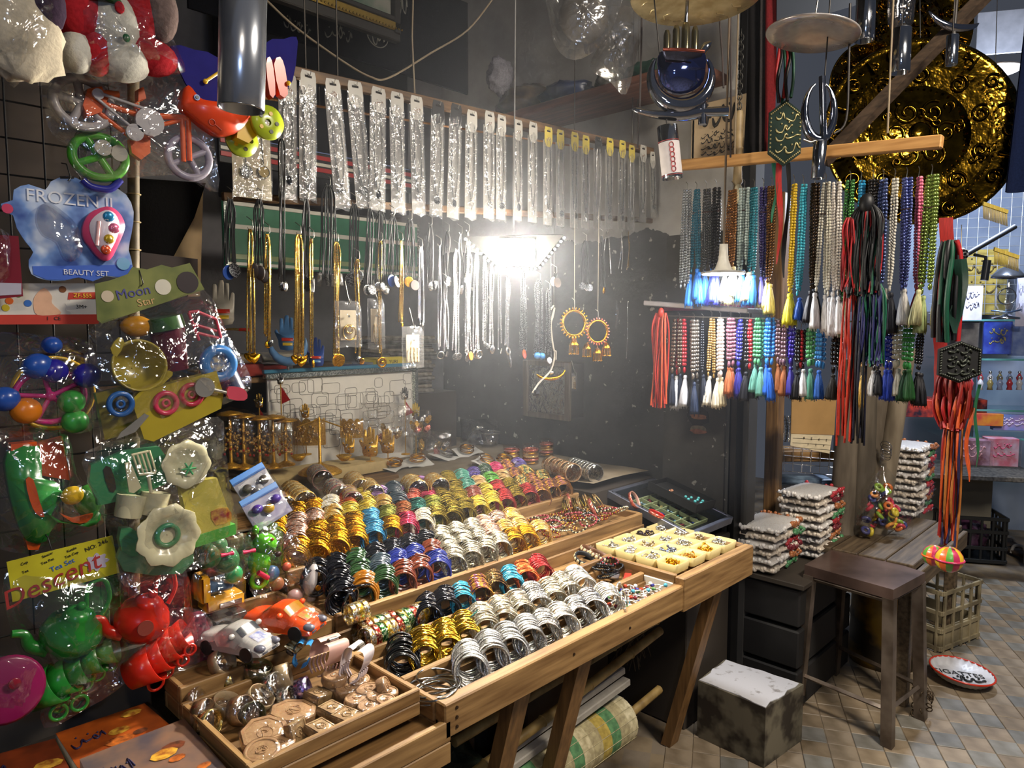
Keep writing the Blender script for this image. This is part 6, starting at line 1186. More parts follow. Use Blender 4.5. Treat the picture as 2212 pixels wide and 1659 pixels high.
CU = [(425,1512,.71,.026,.012, KB, (1.2,.3,.5), 'brown banded cuff farthest into the corner'),(440,1542,.71,.026,.012, KB, (1.3,.2,.7), 'brown banded cuff in front of the corner one'),(488,1520,.705,.026,.010, KW, (.3,.2,0), 'beige cuff lying flat beside the brown cuffs'),(520,1535,.71,.027,.012, KB, (1.2,.5,.3), 'brown cuff with open end towards the soaps'),(452,1562,.705,.024,.010, KG, (1.3,.1,.4), 'gold cuff at the tray edge under the brown cuff'),(480,1430,.755,.028,.012, KW, (1.0,.4,.3), 'beige cuff on the back rim of the tray'),(498,1470,.715,.027,.012, KG, (1.2,.3,.8), 'gold glitter cuff leaning beside the beige one'),(470,1480,.71,.027,.012, KB, (1.2,.2,.2), 'dark brown cuff half hidden under the gold one'),(556,1450,.725,.028,.014, KO, (.25,.15,0), 'olive and gold cuff standing upright like a jar'),(612,1462,.712,.026,.015, KW, (1.3,.5,.9), 'smooth beige cuff lying on its side'),(592,1482,.71,.026,.012, sparkle('cuff_silver', '#9c988c', '#ffffff', 400., .6),(1.1,.2,.5), 'silver glitter cuff among the beige ones'),(656,1490,.71,.024,.012, sparkle('cuff_purple', '#6a4a9c', '#b89ae0', 400., .6),(1.2,.4,.8), 'purple glitter cuff beside the square soaps'),(560,1510,.705,.028,.012, KW, (.6,.3,.2), 'wide beige cuff tilted behind the big soap'),(622,1508,.70,.022,.010, sparkle('cuff_silver', '#9c988c', '#ffffff'),(1.2,.3,.4), 'small silver cuff behind the big soap'),(545,1545,.70,.024,.010, KO, (1.1,.1,.2), 'dark olive cuff under the wide beige one')]
for a in CU: cuffb(*a)
def claw(px, py, z, m, label, yaw, s=1.):
    o = T('hair_claw', label, 'hair claw', AZ(px, py, z),(R(15), R(10), yaw))
    for sg in (-1,1):
        M().sheet(lambda u, v, sg=sg: V(((u - .5) * .055 * s, sg * (.004 + .018 * sin(v * 2.2)) * s, (.012 + .032 * cos(v * 2.2 - .4)) * s)),8,6).build('jaw', m, o)
        for i in range(5): x = (-.02 + i * .01) * s; M().tube(smooth_path([(x, sg * .019 * s, .002 * s),(x, sg * .018 * s, -.012 * s),(x, sg * .006 * s, -.022 * s)], 3), [.002 * s] * 6 + [.001 * s], 5).build('tooth', m, o)
    M().cyl((-.012 * s, 0,.043 * s),(.012 * s, 0,.043 * s),.004 * s, n=8).build('spring', HOOK, o)
claw(765,1443,.735, plastic('frosted_white', '#d8ccd0', .3), 'frosted white hair claw standing on the tray back edge', .6,1.1)
claw(704,1428,.74, plastic('frosted_pink', '#c8a094', .3), 'pale pink hair claw beside the white one', .3,1.15)
claw(652,1420,.735, plastic('claw_blue', '#3c8cd0', .3), 'blue hair claw on the rim below the orange car', .9,.8)
o = T('glitter_clip', 'checked gold glitter clip on the pine rim below the orange car', 'clip', AZ(640,1392,.76),(R(25),0,.5)); M().bbox((0,0,0),(.052,.03,.006),.002).build('plate', sparkle('clip_check', '#b8a070', '#fffbe0', 160., .5), o); M().bbox((0,0,-.012),(.04,.02,.012),.003).build('spring_base', mat('clip_dark', '#4a4034', .4,.6), o)
# ---------------------------------------------------------------- toy cars
def car(p, yaw, s, mb, mw, label, hood=None, tilt=0.):
    o = T('bagged_toy_car', label, 'toy car', p, (tilt, 0, yaw)); L, W = .135 * s, .062 * s
    prof = [(-.5,.20),(-.47,.27),(-.36,.30),(-.22,.315),(-.06,.45),(.10,.46),(.22,.34),(.36,.28),(.46,.22),(.5,.14)]
    def h(u):
        x = u - .5
        for (a, b),(c, d) in zip(prof, prof[1:]):
            if a <= x <= c: return b + (d - b) * (x - a) / (c - a)
        return .14
    def shell(u, v):
        e = abs(2 * v - 1); fall = 1 - .22 * e ** 4 - (.38 if h(u) > .36 else .1) * max(0, e - .78) / .22; w_ = W * (1 - .16 * abs(2 * u - 1) ** 4)
        return V(((u - .5) * L, (v - .5) * w_, max(.10, h(u) * fall) * L * .82))
    b = M().sheet(shell, 24,14); sk = M().sheet(lambda u, v: V(((u - .5) * L, (-.5 if v < .5 else .5) * W * (1 - .16 * abs(2 * u - 1) ** 4),(.07 + (shell(u, 0).z / L - .07) * (1 - abs(2 * v - 1) * 0) * (v * 2 if v < .5 else 2 - 2 * v)) * L)),24,2)
    for sg in (0,1):
        b.sheet(lambda u, v, sg=sg: V(((u - .5) * L, (sg - .5) * W * (1 - .16 * abs(2 * u - 1) ** 4),(.07 * L) * (1 - v) + shell(u, 0).z * v)),24,1)
        b.sheet(lambda u, v, sg=sg: V(((sg - .5) * L, (u - .5) * W * .84,(.07 * L) * (1 - v) + shell(sg, u).z * v)),8,1)
    b.build('body', mb, o)
    wpan = lambda u0, u1, v0, v1, nm: M().sheet(lambda u, v: shell(u0 + (u1 - u0) * u, v0 + (v1 - v0) * v) + V((0,0,.0012)),5,6).build(nm, mw, o)
    wpan(.62,.72,.14,.86, 'windscreen'); wpan(.32,.42,.16,.84, 'rear_window')
    if hood: M().sheet(lambda u, v: shell(.76 + .14 * u, .28 + .44 * v) + V((0,0,.0012)),5,6).build('bonnet_sticker', hood, o)
    for x in (-.31,.31):
        for sg in (-1,1): M().cyl((x * L, sg * W * .40,.085 * L),(x * L, sg * W * .50,.085 * L),.095 * L, n=18).build('wheel', plastic('tyre_black', '#16161a', .6), o)
    for sg in (-1,1): M().ball((.45 * L, sg * W * .30,.155 * L),(.012 * s, .009 * s, .006 * s),10,6).build('headlight', plastic('lamp_grey', '#6a6a78', .2), o); M().ball((.12 * L, sg * W * .54,.30 * L),(.005 * s, .007 * s, .005 * s),8,5).build('mirror', mb, o)
    for y in (-.2,.2): M().bbox((.497 * L, y * W, .09 * L),(.002,.22 * W, .03 * L),.0005).build('grille', plastic('grille_grey', '#4a4a50'), o)
    bg = M().ball((0,0,.19 * L),(L * .56, W * .60,.24 * L),16,10); bg.build('clear_bag', film('car_bag', (1,1,1),.12,.9,45., .08), o)
    return o
car(AZ(612,1362,.765), R(-62),1.32, plastic('car_orange', '#e8501c', .15), plastic('car_amber_glass', '#a8741c', .15), 'bright orange bagged toy sports car on the pine tray', mat('hood_print', '#8c9c3c', .3, color2='#c8442c', scale=90),.0)
car(AZ(515,1405,.77), R(-66),1.2, plastic('car_silver', '#b8b4b0', .2), plastic('car_dark_glass', '#3a3c44', .15), 'silver-white bagged toy car beside the orange one', mat('hood_print_blue', '#c8c8d0', .3, color2='#4a5cb0', scale=90),.0)
fr = Fr(470,1250,1.52); o = T('toy_truck', 'yellow toy dump truck behind the silver car', 'toy truck', fr.A); YT = plastic('truck_yellow', '#d8981c'); DG = plastic('truck_dark', '#3a3634')
M().bbox(fr.p(478,1295),(.085,.05,.028),.004).build('bed', YT, o); M().bbox(fr.p(436,1270),(.02,.05,.06),.004).build('cab', YT, o); M().bbox(fr.p(478,1335,.0),(.10,.045,.02),.003).build('chassis', DG, o)
for px in (440,475,512): M().cyl(fr.p(px, 1348,-.03), fr.p(px, 1348,-.016),.016, n=16).build('wheel', plastic('tyre_black', '#16161a', .6), o)
M().bbox(fr.p(488,1296,-.026),(.05,.002,.012),.001).build('label', plastic('truck_label', '#5c4438'), o); M().bbox(fr.p(470,1262,0),(.06,.035,.03),.006).build('load', mat('blue_pack', '#7a98b8', .3, color2='#3a4a6c', scale=40), o); bagpoly(fr, [(415,1240),(520,1225),(530,1330),(510,1360),(430,1350)], .09, o, 15)
fr = Fr(565,1150,1.56); o = T('green_toy_animal', 'bright green plastic toy animal with whiskers in a clear bag', 'toy', fr.A); LG2 = plastic('lime_animal', '#5cb422', .15)
M().ball(fr.p(572,1175),(.028,.03,.026),16,10).build('head', LG2, o); M().ball(fr.p(560,1215),(.026,.026,.034),16,10).build('body', LG2, o); M().ball(fr.p(552,1145),(.008,.01,.012),8,6).build('ear', LG2, o); M().ball(fr.p(577,1160,-.026),(.005,.003,.0035),8,5).build('eye', plastic('eye_brown', '#8c4a1c'), o); M().ball(fr.p(590,1192,-.024),(.009,.006,.007),10,6).build('mouth', plastic('mouth_dark', '#3a1c14'), o)
for dz in (0,4,8): M().tube([fr.p(580,1180 + dz, -.029), fr.p(562,1170 + dz, -.030)], .0006,4).build('whisker', mat('whisker_black', '#101010', .5), o)
M().torus(fr.p(556,1250,-.01),.018,.006,18,7).build('foot_ring', LG2, o); M().tube([fr.p(545,1230,-.03), fr.p(566,1242,-.03)], .006,8).build('pink_whistle', plastic('whistle_pink', '#c82c50'), o); bagpoly(fr, [(540,1140),(600,1130),(612,1200),(590,1280),(550,1292),(528,1220)], .085, o, 16)
fr = Fr(490,1180,1.50); o = T('green_toy_bag', 'clear bag of dark green toys with pink bows behind the green animal', 'toy set', fr.A)
for px, py, r_, c in ((450,1200,.03, '#2c6a38'),(490,1210,.028, '#3a7c48'),(505,1240,.02, '#2ca864'),(470,1180,.022, '#4c8c58')): M().ball(fr.p(px, py),(r_, r_ * .8, r_),12,8).build('toy_piece', plastic('gp_' + c[1:], c), o)
for px, py in ((478,1190),(525,1184)): M().tube([fr.p(px - 14, py + 3,-.03), fr.p(px, py, -.032), fr.p(px + 12, py - 2,-.03)], [.005,.003,.005], 6).build('bow', plastic('bow_pink', '#d82c5c'), o)
bagpoly(fr, [(425,1180),(480,1150),(540,1160),(545,1230),(510,1262),(440,1245)], .07, o, 17)
fr = Fr(645,1200,1.60); o = T('mixed_toy_bag', 'crumpled clear bag of small white and blue toy rockets', 'toy set', fr.A)
q_ = Euler((0, R(30),0)).to_quaternion(); M().lathe([(.001,-.03),(.016,-.03),(.018,0),(.012,.03),(.006,.042),(.001,.044)], 16, fr.p(670,1255), Euler((0, R(20),0)).to_quaternion()).build('rocket', plastic('rocket_white', '#d8d0d0'), o); M().cyl(fr.p(678,1266,-.022), fr.p(678,1266,-.018),.007, n=14).build('porthole', plastic('port_orange', '#c8841c'), o)
for px, py, r_, c in ((588,1240,.022, '#4a6c9c'),(600,1262,.02, '#a86a48'),(660,1320,.02, '#3a78b8'),(640,1290,.022, '#b89090'),(622,1225,.012, '#d8644c'),(675,1295,.012, '#d8d0d0')): M().ball(fr.p(px, py, .006),(r_, r_ * .7, r_ * .9),12,8).build('toy_piece', plastic('tp_' + c[1:], c), o)
bagpoly(fr, [(590,1150),(640,1160),(682,1215),(690,1290),(685,1330),(630,1335),(585,1290),(598,1220)], .09, o, 18)
def flat_pack(px, py, wpx, hpx, Y, rot, label, cols, seed):
    fr = Fr(px, py, Y); k = fr.k; o = T('toy_pack', label, 'toy pack', fr.A, (R(-25), R(rot),0)); W, H = wpx * k, hpx * k
    M().bbox((0,0,-H / 2),(W, .003, H),.001).build('card', mat('pc_' + cols[0][1:], cols[0], .4, color2=cols[1], scale=18), o, smooth=0); M().bbox((0,-.002,-H * .1),(W, .002, H * .2),.0008).build('header', plastic('ph_' + cols[2][1:], cols[2]), o, smooth=0)
    for i in range(3): M().ball((-W * .25 + i * W * .25,-.012,-H * (.45 + .15 * (i % 2))),(W * .14,.012, H * .13),12,8).build('moulding', plastic('pm_' + cols[3 + i % 2][1:], cols[3 + i % 2]), o)
    pillow(W * 1.05, H * .85,.04, seed, 8,8,.5).move((0,-.012,-H * .15)).build('blister', film('blister', (.95,.96,1.)), o)
flat_pack(530,1018,80,80,1.72,-22, 'white toy pack with a bright blue corner below the gold ornaments', ['#d8d4d0', '#a8a8b4', '#2c7cd0', '#6a6258', '#c8c4c0'], 4)
flat_pack(555,1062,90,75,1.66,-20, 'clear toy pack with purple pieces and blue edge', ['#c8c4cc', '#8c84a8', '#4a86d0', '#5c3ca0', '#d8a82c'], 5)
# ---------------------------------------------------------------- picture books at the bottom corner
def book(c, z, th, label, ca, cb, seed, cover=None):
    P = [AZ(px, py, z) for px, py in c]; o = T('picture_book', label, 'book', P[0]); L = [p - P[0] for p in P]
    vs = [l - V((0,0, t)) for t in (.0012, th) for l in L]; vs2 = [l + V((0,0,0)) for l in L] + [l - V((0,0,.0012)) for l in L]
    F = [(0,1,2,3),(7,6,5,4),(0,4,5,1),(1,5,6,2),(2,6,7,3),(3,7,4,0)]
    M().add(vs, F).build('pages', mat('page_block', '#d0c8b8', .8), o, smooth=0); M().add(vs2, F).build('cover', mat('cover_%d' % seed, ca, .3, color2=cb, scale=14, lo=.3, hi=.7), o, smooth=0)
    g = RN(seed); ex = (L[1] - L[0]); ey = (L[3] - L[0])
    for i in range(5):
        u, v = g.uniform(.45,.9), g.uniform(.15,.8); c0 = L[0] + ex * u + ey * v; s = g.uniform(.012,.028)
        M().add([c0 + ex.normalized() * (s * cos(a)) + ey.normalized() * (s * .7 * sin(a)) + V((0,0,.0005 + .0002 * i)) for a in [k * .785 for k in range(8)]], [tuple(range(8))]).build('printed_picture', mat('bp_%d_%d' % (seed, i % 3), ['#c8702c', '#d8a83c', '#3a2418'][i % 3], .35, color2=['#5c2414', '#8c4a1c', '#784028'][i % 3], scale=70), o, smooth=0)
    s_ = scribble(g, ex.length * .35, ey.length * .3,3,.0016).move((0,0,0),(R(-90),0, math.atan2(ex.y, ex.x))); s_.move(L[0] + ex * .24 + ey * .4 + V((0,0,.001))); s_.build('lettering', mat('ink_blue', '#2a2448', .5), o)
    return o
book([(120,1584),(312,1519),(372,1570),(170,1662)], .684,.022, 'orange lit-city picture book lying behind the grey one', '#b8581c', '#6a2c14', 1)
book([(172,1640),(398,1552),(500,1672),(240,1790)], .699,.013, 'dark grey picture book with orange figures nearest the soap tray', '#4a444a', '#8c6a50', 2)
book([(-120,1660),(118,1595),(160,1680),(-80,1780)], .683,.02, 'brown picture book with a glowing lamp cover in the corner', '#8c3c1c', '#3c1c12', 3)

# ================================================================ BACK OF THE TABLE AND BACK WALL
YB = 2.56
def board_panel():
    a = AY(578,812, YB); b = AY(892,797, YB); W = b.x - a.x; H = a.z - .85; o = T('patterned_panel', 'white panel printed with grey rounded squares in a glitter frame', 'panel', ((a.x + b.x) / 2, YB, .848))
    M().box((0,.01, H / 2),(W, .012, H)).build('sheet', mat('white_laminate', '#e6e0d4', .35, var=.04), o, smooth=0)
    M().bbox((0,-.002, H),(W + .03,.03,.022),.003).build('glitter_edge', sparkle('frame_glitter', '#8c9490', '#e8f0e8', 300., .6), o, smooth=0); M().bbox((0,.006, H + .018),(W + .03,.02,.014),.002).build('teal_edge', plastic('teal_strip', '#3c7c98'), o, smooth=0); M().bbox((W / 2 + .008,-.002, H / 2),(.02,.03, H),.003).build('glitter_edge', sparkle('frame_glitter', '#8c9490', '#e8f0e8'), o, smooth=0)
    g = RN(12); ln = mat('print_grey', '#8a857c', .5)
    for i in range(60):
        x, z, w_, h_ = g.uniform(-.47,.47) * W, g.uniform(.3,.92) * H, g.uniform(.04,.09), g.uniform(.03,.07); r_ = .01; pts = []
        for sx, sz, a0 in ((1,1,0),(-1,1,90),(-1,-1,180),(1,-1,270)): pts += [(x + sx * (w_ / 2 - r_) + r_ * cos(R(a0 + t)),.003, z + sz * (h_ / 2 - r_) + r_ * sin(R(a0 + t))) for t in (0,45,90)]
        if max(p[0] for p in pts) < W / 2 and min(p[0] for p in pts) > -W / 2 and max(p[2] for p in pts) < H * .97: M().tube(pts, .0011,4, True).build('printed_square', ln, o)
board_panel()
def khamsa(h, t=.004):
    w = h * .62; return M().prism(blob([(-w * .36,0),(-w * .45, h * .28),(-w * .62, h * .52),(-w * .52, h * .60),(-w * .38, h * .46),(-w * .36, h * .88),(-w * .27, h * .93),(-w * .19, h * .88),(-w * .17, h * .55),(-w * .13, h * .96),(0, h * 1.02),(w * .08, h * .96),(w * .07, h * .55),(w * .12, h * .92),(w * .2, h * .95),(w * .27, h * .9),(w * .25, h * .5),(w * .34, h * .72),(w * .44, h * .72),(w * .46, h * .62),(w * .42, h * .25),(w * .34,0)], 2),-t / 2, t / 2)
BR = mat('lacquered_gold', '#f0bc48', .3,.55, color2='#c8902c', scale=200, bump=.4)
def filigree(rx, rz, seed):
    g = RN(seed); m = M()
    for i in range(46):
        a, r_ = g.uniform(0,6.28), g.random() ** .5; m.ball((rx * r_ * cos(a), g.uniform(-.006,.006), rz * r_ * sin(a)), g.uniform(.0035,.006),6,4)
    return m
def ornament(px, py, topy, label, seed, dome=True, Y=2.46):
    b = AY(px, py, Y); t = AY(px, topy, Y); H = t.z - b.z; o = T('gold_ornament', label, 'ornament', b, FACE)
    M().lathe([(.001,0),(.034,0),(.034,.006),(.02,.012),(.006,.02),(.005, H * .95),(.001, H)], 20).build('stem', BR, o); filigree(.028, H * .26, seed).move((0,-.004, H * .5)).build('filigree', BT['goldg'][1], o)
    M().lathe([(.004, H * .92),(.04, H * .95),(.045, H * .97),(.03, H * 1.0),(.004, H * 1.03)], 20, wave=.06, wn=10).build('canopy', BR, o)
    for i in range(5): a = i * 1.257; M().ball((.022 * cos(a),.022 * sin(a), H * (.25 + .1 * (i % 3))),.005,8,5).build('red_drop', mat('ruby_drop', '#b81c1c', .1, coat=.5), o)
    if dome: M().lathe([(.052,0),(.054, H * .5),(.052, H * .95),(.03, H * 1.06),(.004, H * 1.1)], 18, wave=.05, wn=5).build('clear_bag', film('dome_film', (1,.99,.96),.12,.6,30.), o)
rs = tag(M().bbox((1.42,2.47,.868),(.62,.16,.045),.003).build('low_riser', mat('riser_cloth', '#c8ae78', .8)), 'low gold-cloth riser under the ornaments', 'riser')
for i, (px, py, ty, l) in enumerate([(500,1010,890, 'gold filigree ornament with red drops nearest the toys'),(528,1012,895, 'gold filigree ornament with flat gold canopy in a clear bag'),(562,1010,900, 'short gold ornament between the bagged pair'),(592,1010,898, 'gold filigree hand ornament with white stones in a clear bag'),(618,1005,905, 'slim gold ornament at the end of the bagged line')]): ornament(px, py, ty, l, i)
def hand_stick(px, py, hpx, label, m, Y=2.44, stick=60, flag=False):
    p = AY(px, py, Y); h = hpx * mpp(p); o = T('hand_ornament', label, 'ornament', p, FACE); khamsa(h).build('hand', m, o)
    for q in range(8): g = RN(q + int(px)); M().ball((g.uniform(-.2,.2) * h, -.003, g.uniform(.15,.5) * h),.0032,6,4).build('stone', mat('black_gem', '#241a20', .1, coat=.5) if q % 2 else mat('clear_gem', '#e8e4dc', .05, coat=.5), o)
    if stick: M().cyl((0,0,0),(0,0,-stick * mpp(p)),.0022, n=6).build('stick', BR, o); M().lathe([(.001,0),(.02,0),(.02,.004),(.001,.006)], 16,(0,0,-stick * mpp(p) - .002)).build('foot', BR, o)
    if flag: M().prism([(.003,-.01),(.035,-.06),(.003,-.075)], -.001,.001).build('red_flag', cloth('red_felt', '#b81c1c'), o, smooth=0)
for a in [(660,902,30, 'small studded hand above the gold crown plate', BR, 2.5,80, False),(800,985,62, 'largest studded gold hand in the middle of the table back', BR, 2.42,12, False),(755,978,40, 'gold hand ornament beside the largest hand', BR, 2.42,14, False),(838,978,52, 'gold hand ornament on the far side of the largest hand', BR, 2.42,14, False),(606,830,24, 'painted hand on a stick with red flag by the toys', CHW, 2.5,150, True),(875,862,26, 'painted silver hand on a stick at the panel corner', CHW, 2.5,120, True),(898,900,30, 'yellow-painted hand on a stick behind the paper packs', mat('painted_yellow', '#c8a83c', .4),2.5,90, False),(560,880,30, 'red-flagged stick ornament behind the gold ornaments', CHG, 2.52,120, True)]: hand_stick(*a)
def scale_stand():
    b = AY(692,1022,2.30); t = AY(692,905,2.30); H = t.z - b.z; o = T('brass_scale', 'gold balance stand with two hanging bowls and a wide round foot', 'balance', b, FACE); k = mpp(b)
    M().lathe([(.001,0),(46 * k, 0),(46 * k, .006),(34 * k, .02),(14 * k, .03),(.006,.04),(.005, H),(.001, H + .01)], 28).build('stand', BR, o); M().tube([(-48 * k, 0, H * .85),(0,0, H),(50 * k, 0, H * .85)], .003,6).build('arm', BR, o)
    for sx, dz in ((-46,.33),(52,.33)):
        x = sx * k; M().lathe([(.001,-.022),(.012,-.02),(17 * k, 0),(16 * k, .001),(.011,-.018),(.001,-.02)], 22,(x, 0, H * dz)).build('bowl', BR, o)
        for a in (0,2.1,4.2): M().tube([(x + 15 * k * cos(a),15 * k * sin(a), H * dz),(x, 0, H * .85)], .0008,4).build('bowl_chain', CHG, o)
scale_stand()
def crown(px, py, wpx, hpx, label, Y=2.48):
    p = AY(px, py, Y); k = mpp(p); o = T('crown_plate', label, 'ornament', p, FACE); W, H = wpx * k, hpx * k
    M().sheet(lambda u, v: V((W / 2 * cos(math.pi * (1 + u)), W * .22 * sin(math.pi * (1 + u)), v * H * (1 + .18 * abs(sin(5 * math.pi * u))))),40,4).build('band', BR, o); filigree(W * .42, H * .35,5).move((0,-W * .23, H * .5)).build('filigree', BT['goldg'][1], o); pillow(W * 1.2, H * 1.3,.05,3).move((0,-.03, H * 1.2)).build('clear_bag', FILM(), o)
crown(668,960,72,50, 'gold filigree crown plate in a clear bag'); crown(760,945,50,36, 'small gold fan-shaped ornament under the panel')
for i, (px, py, w_, h_, l) in enumerate([(830,870,110,110, 'large crumpled clear bag of gold hands leaning on the panel'),(930,930,90,80, 'clear bag of red and gold trinkets beyond the panel'),(900,885,60,60, 'small clear bag of gold trinkets at the panel edge')]):
    p = AY(px, py, 2.45); k = mpp(p); o = T('trinket_bag', l, 'bag', p, FACE); g = RN(i)
    for q in range(9): khamsa(.04).build('trinket', [BR, CHG, BT['coral'][1], CHW][q % 4], o, (g.uniform(-.36,.36) * w_ * k, g.uniform(-.01,.01),-g.uniform(.45,.95) * h_ * k),(g.uniform(-.5,.5), g.uniform(-1,1), g.uniform(-.5,.5)))
    pillow(w_ * k, h_ * k, .07, i + 20,9,9,.5).build('clear_bag', film('trinket_film', (1,1,1),.2,1., 45.), o)
# white paper packs with gold bangles
WPAP = mat('white_paper', '#e2ded6', .7, var=.06)
for i, (px, py, r_, l) in enumerate([(850,1005,20, 'white paper pack with thick gold bangles nearest the brass scale'),(900,998,-10, 'white paper pack with plain gold bangles, second along'),(905,1045,30, 'torn white paper pack with shiny gold leaf shapes'),(960,985,15, 'white paper pack with thin silver rings'),(1010,975,-15, 'white paper pack with twisted gold bangles under the tubs'),(1050,1000,25, 'white paper pack with a single gold hoop'),(1090,1000,-5, 'white paper pack leaning against the first tub')]):
    p = AZ(px, py, .862); o = T('paper_pack', l, 'paper pack', p, (R(rnd.uniform(5,22)), R(rnd.uniform(-8,8)), R(r_)))
    M().sheet(lambda u, v: V(((u - .5) * .12,(v - .5) * .10,.006 * sin(5 * u + i) * cos(4 * v))),8,8).build('paper', WPAP, o)
    for q in range(3): M().torus((rnd.uniform(-.01,.01), rnd.uniform(-.01,.01),.012 + .006 * q),.031,.0028 if i % 3 else .0042,26,6,(rnd.uniform(-.1,.1), rnd.uniform(-.1,.1),1)).build('bangle', GOLD() if i != 3 else SV, o)
    M().ball((0,0,.016),(.052,.045,.018),14,8).build('clear_wrap', film('paper_wrap', (1,1,1),.1,.9,40.), o)
# clear bowls and bags near the corner
for i, (px, py, r_, h_, l) in enumerate([(1060,960,.05,.06, 'clear plastic bowl of silver oddments near the corner'),(1130,930,.045,.05, 'clear bowl with bright rim behind the tubs')]):
    p = AZ(px, py, .86); o = T('clear_bowl', l, 'bowl', p); M().lathe([(.02,0),(r_ * .7,0),(r_, h_),(r_ * 1.02, h_),(r_ * .72,.004)], 26).build('bowl', film('bowl_plastic', (.93,.93,.95),.25,.1), o); M().torus((0,0, h_), r_ * 1.02,.0028,28,5,(0,0,1)).build('rim', CHW, o)
    for q in range(5): M().ball((rnd.uniform(-.5,.5) * r_, rnd.uniform(-.5,.5) * r_, .02),(.014,.012,.012),8,6).build('oddment', [CHD, CHW, mat('pink_grey', '#a08c90', .4)][q % 3], o)
for i, (px, py, w_, h_, l) in enumerate([(1040,905,90,75, 'smoky plastic bag heap below the newspapers'),(1150,925,60,50, 'crumpled clear bag beside the dark wall')]):
    p = AY(px, py, 2.6); k = mpp(p); o = T('plastic_bag', l, 'bag', p, FACE); pillow(w_ * k, h_ * k, .12,30 + i, 9,9,.7).build('film', film('smoky_film', (.8,.82,.84),.22,1., 30.), o); M().ball((0,0,-h_ * k * .6),(w_ * k * .35,.04, h_ * k * .3),12,8).build('contents', mat('grey_contents', '#6a6a70', .5, color2='#2a2a30', scale=40), o)
# newspapers and cabinet in the corner
g = RN(40); NP = [mat('newsprint_%d' % i, c, .9, color2=d, scale=30) for i, (c, d) in enumerate([('#8c8478', '#5c564c'),('#a29684', '#6c6252'),('#6f675c', '#4a443c')])]
ns = tag(M().bbox((2.12,2.78,.98),(.42,.26,.28),.004).build('corner_shelf', mat('dark_counter', '#3b332b')), 'dark shelf block in the corner carrying newspapers', 'shelf')
for i in range(14): tag(M().bbox((0,0,0),(.30,.20,.018),.004).build('newspaper', NP[i % 3], None, (2.06 + g.uniform(-.02,.02),2.77 + g.uniform(-.01,.01),1.131 + i * .0195),(0,0, g.uniform(-.15,.15))), 'old folded newspaper, %s from the bottom of the dark corner stack' % ORD[i], 'newspaper', 'corner newspapers')
c = AX(1172,905,2.36); o = T('wall_cabinet', 'small weathered wooden cabinet hung in the dark corner', 'cabinet', (2.44, c.y, c.z)); WX = wood('weathered_oak', '#5f5040', '#3c3226', 2)
M().box((0,0,.13),(.10,.26,.24)).build('carcass', mat('cabinet_dark', '#2c2824', .8), o, smooth=0)
for y in (-.125,.125): M().bbox((-.055, y, .13),(.018,.03,.26),.003).build('stile', WX, o, smooth=0)
for z in (.012,.248): M().bbox((-.055,0, z),(.018,.22,.024),.003).build('rail', WX, o, smooth=0)
M().box((-.052,0,.13),(.004,.22,.21)).build('film_panel', film('cabinet_film', (.8,.78,.75),.25,1., 30.), o, smooth=0); M().bbox((-.035,.02,.12),(.03,.16,.18),.01).build('packets', mat('packet_grey', '#6c6660', .5, color2='#40382f', scale=26), o)
# green banner, red banner, signs behind the necklaces
def banner(c0, c1, Y, label, m, strips=(), name='banner'):
    a = AY(*c0, Y); b = AY(*c1, Y); W, H = b.x - a.x, a.z - b.z; o = T(name, label, 'banner', ((a.x + b.x) / 2, Y, b.z)); M().bbox((0,0, H / 2),(W, .012, H),.002).build('board', m, o, smooth=0)
    for z, h_, m2 in strips: M().bbox((0,-.008, z * H),(W * .99,.004, h_ * H),.001).build('stripe', m2, o, smooth=0)
    return o, W, H
WS = plastic('stripe_white', '#c8c6bc'); GB = mat('banner_green', '#1d6a4c', .45, var=.15)
o, W_, H_ = banner((478,432),(905,600),2.5, 'dark green sign board with pale stripes behind the cord necklaces', GB, [(.97,.06, WS),(.62,.07, WS),(.05,.05, WS),(.16,.08, plastic('stripe_mix', '#7a8a5c'))], 'sign_board')
for sx in (-1,1): M().bbox((sx * W_ * .49,-.008, H_ / 2),(.012,.005, H_),.001).build('glitter_edge', sparkle('frame_glitter', '#8c9490', '#e8f0e8'), o, smooth=0)
o, W_, H_ = banner((470,285),(900,420),2.5, 'red and dark sign board with white stripes behind the bagged necklaces', mat('board_black', '#191a20', .5), [(.75,.16, plastic('stripe_red', '#a83a3c')),(.5,.12, WS),(.3,.16, plastic('stripe_red', '#a83a3c')),(.95,.04, plastic('stripe_blue', '#6c7ca8'))], 'sign_board')
# back shelf with books, scoops and painted hands (low over the panel)
sh = T('back_shelf', 'low shelf of books and boxes behind the hanging gold chains', 'shelf', (1.25,2.72,1.235)); M().bbox((0,0,0),(1.5,.26,.02),.003).build('plank', PINE_D, sh, smooth=0)
bks = [(500, '#a83c34', .05),(530, '#c8b8a0', .03),(555, '#8c2c24', .04),(590, '#d0c8b8', .035),(735, '#3a4c70', .03),(790, '#6a6c78', .035),(830, '#d8c42c', .05),(700, '#504438', .04)]
for i, (px, cc, h_) in enumerate(bks):
    p = AY(px, 790,2.7); tag(M().bbox((0,0, h_ / 2),(.20,.15, h_),.004).build('shelf_book', mat('sb_%d' % i, cc, .6, var=.2, scale=20), None, (p.x, 2.7 + (i % 3) * .01,1.246 + (.052 if i in (1,3) else 0)),(0,0, R(-6 + 4 * (i % 4)))), '%s lying on the back shelf' % ['thick red book', 'cream book stacked', 'dark red book', 'ivory book stacked', 'navy box', 'grey box with a lid', 'yellow card box', 'dull brown box'][i], 'book' if i < 4 else 'box')
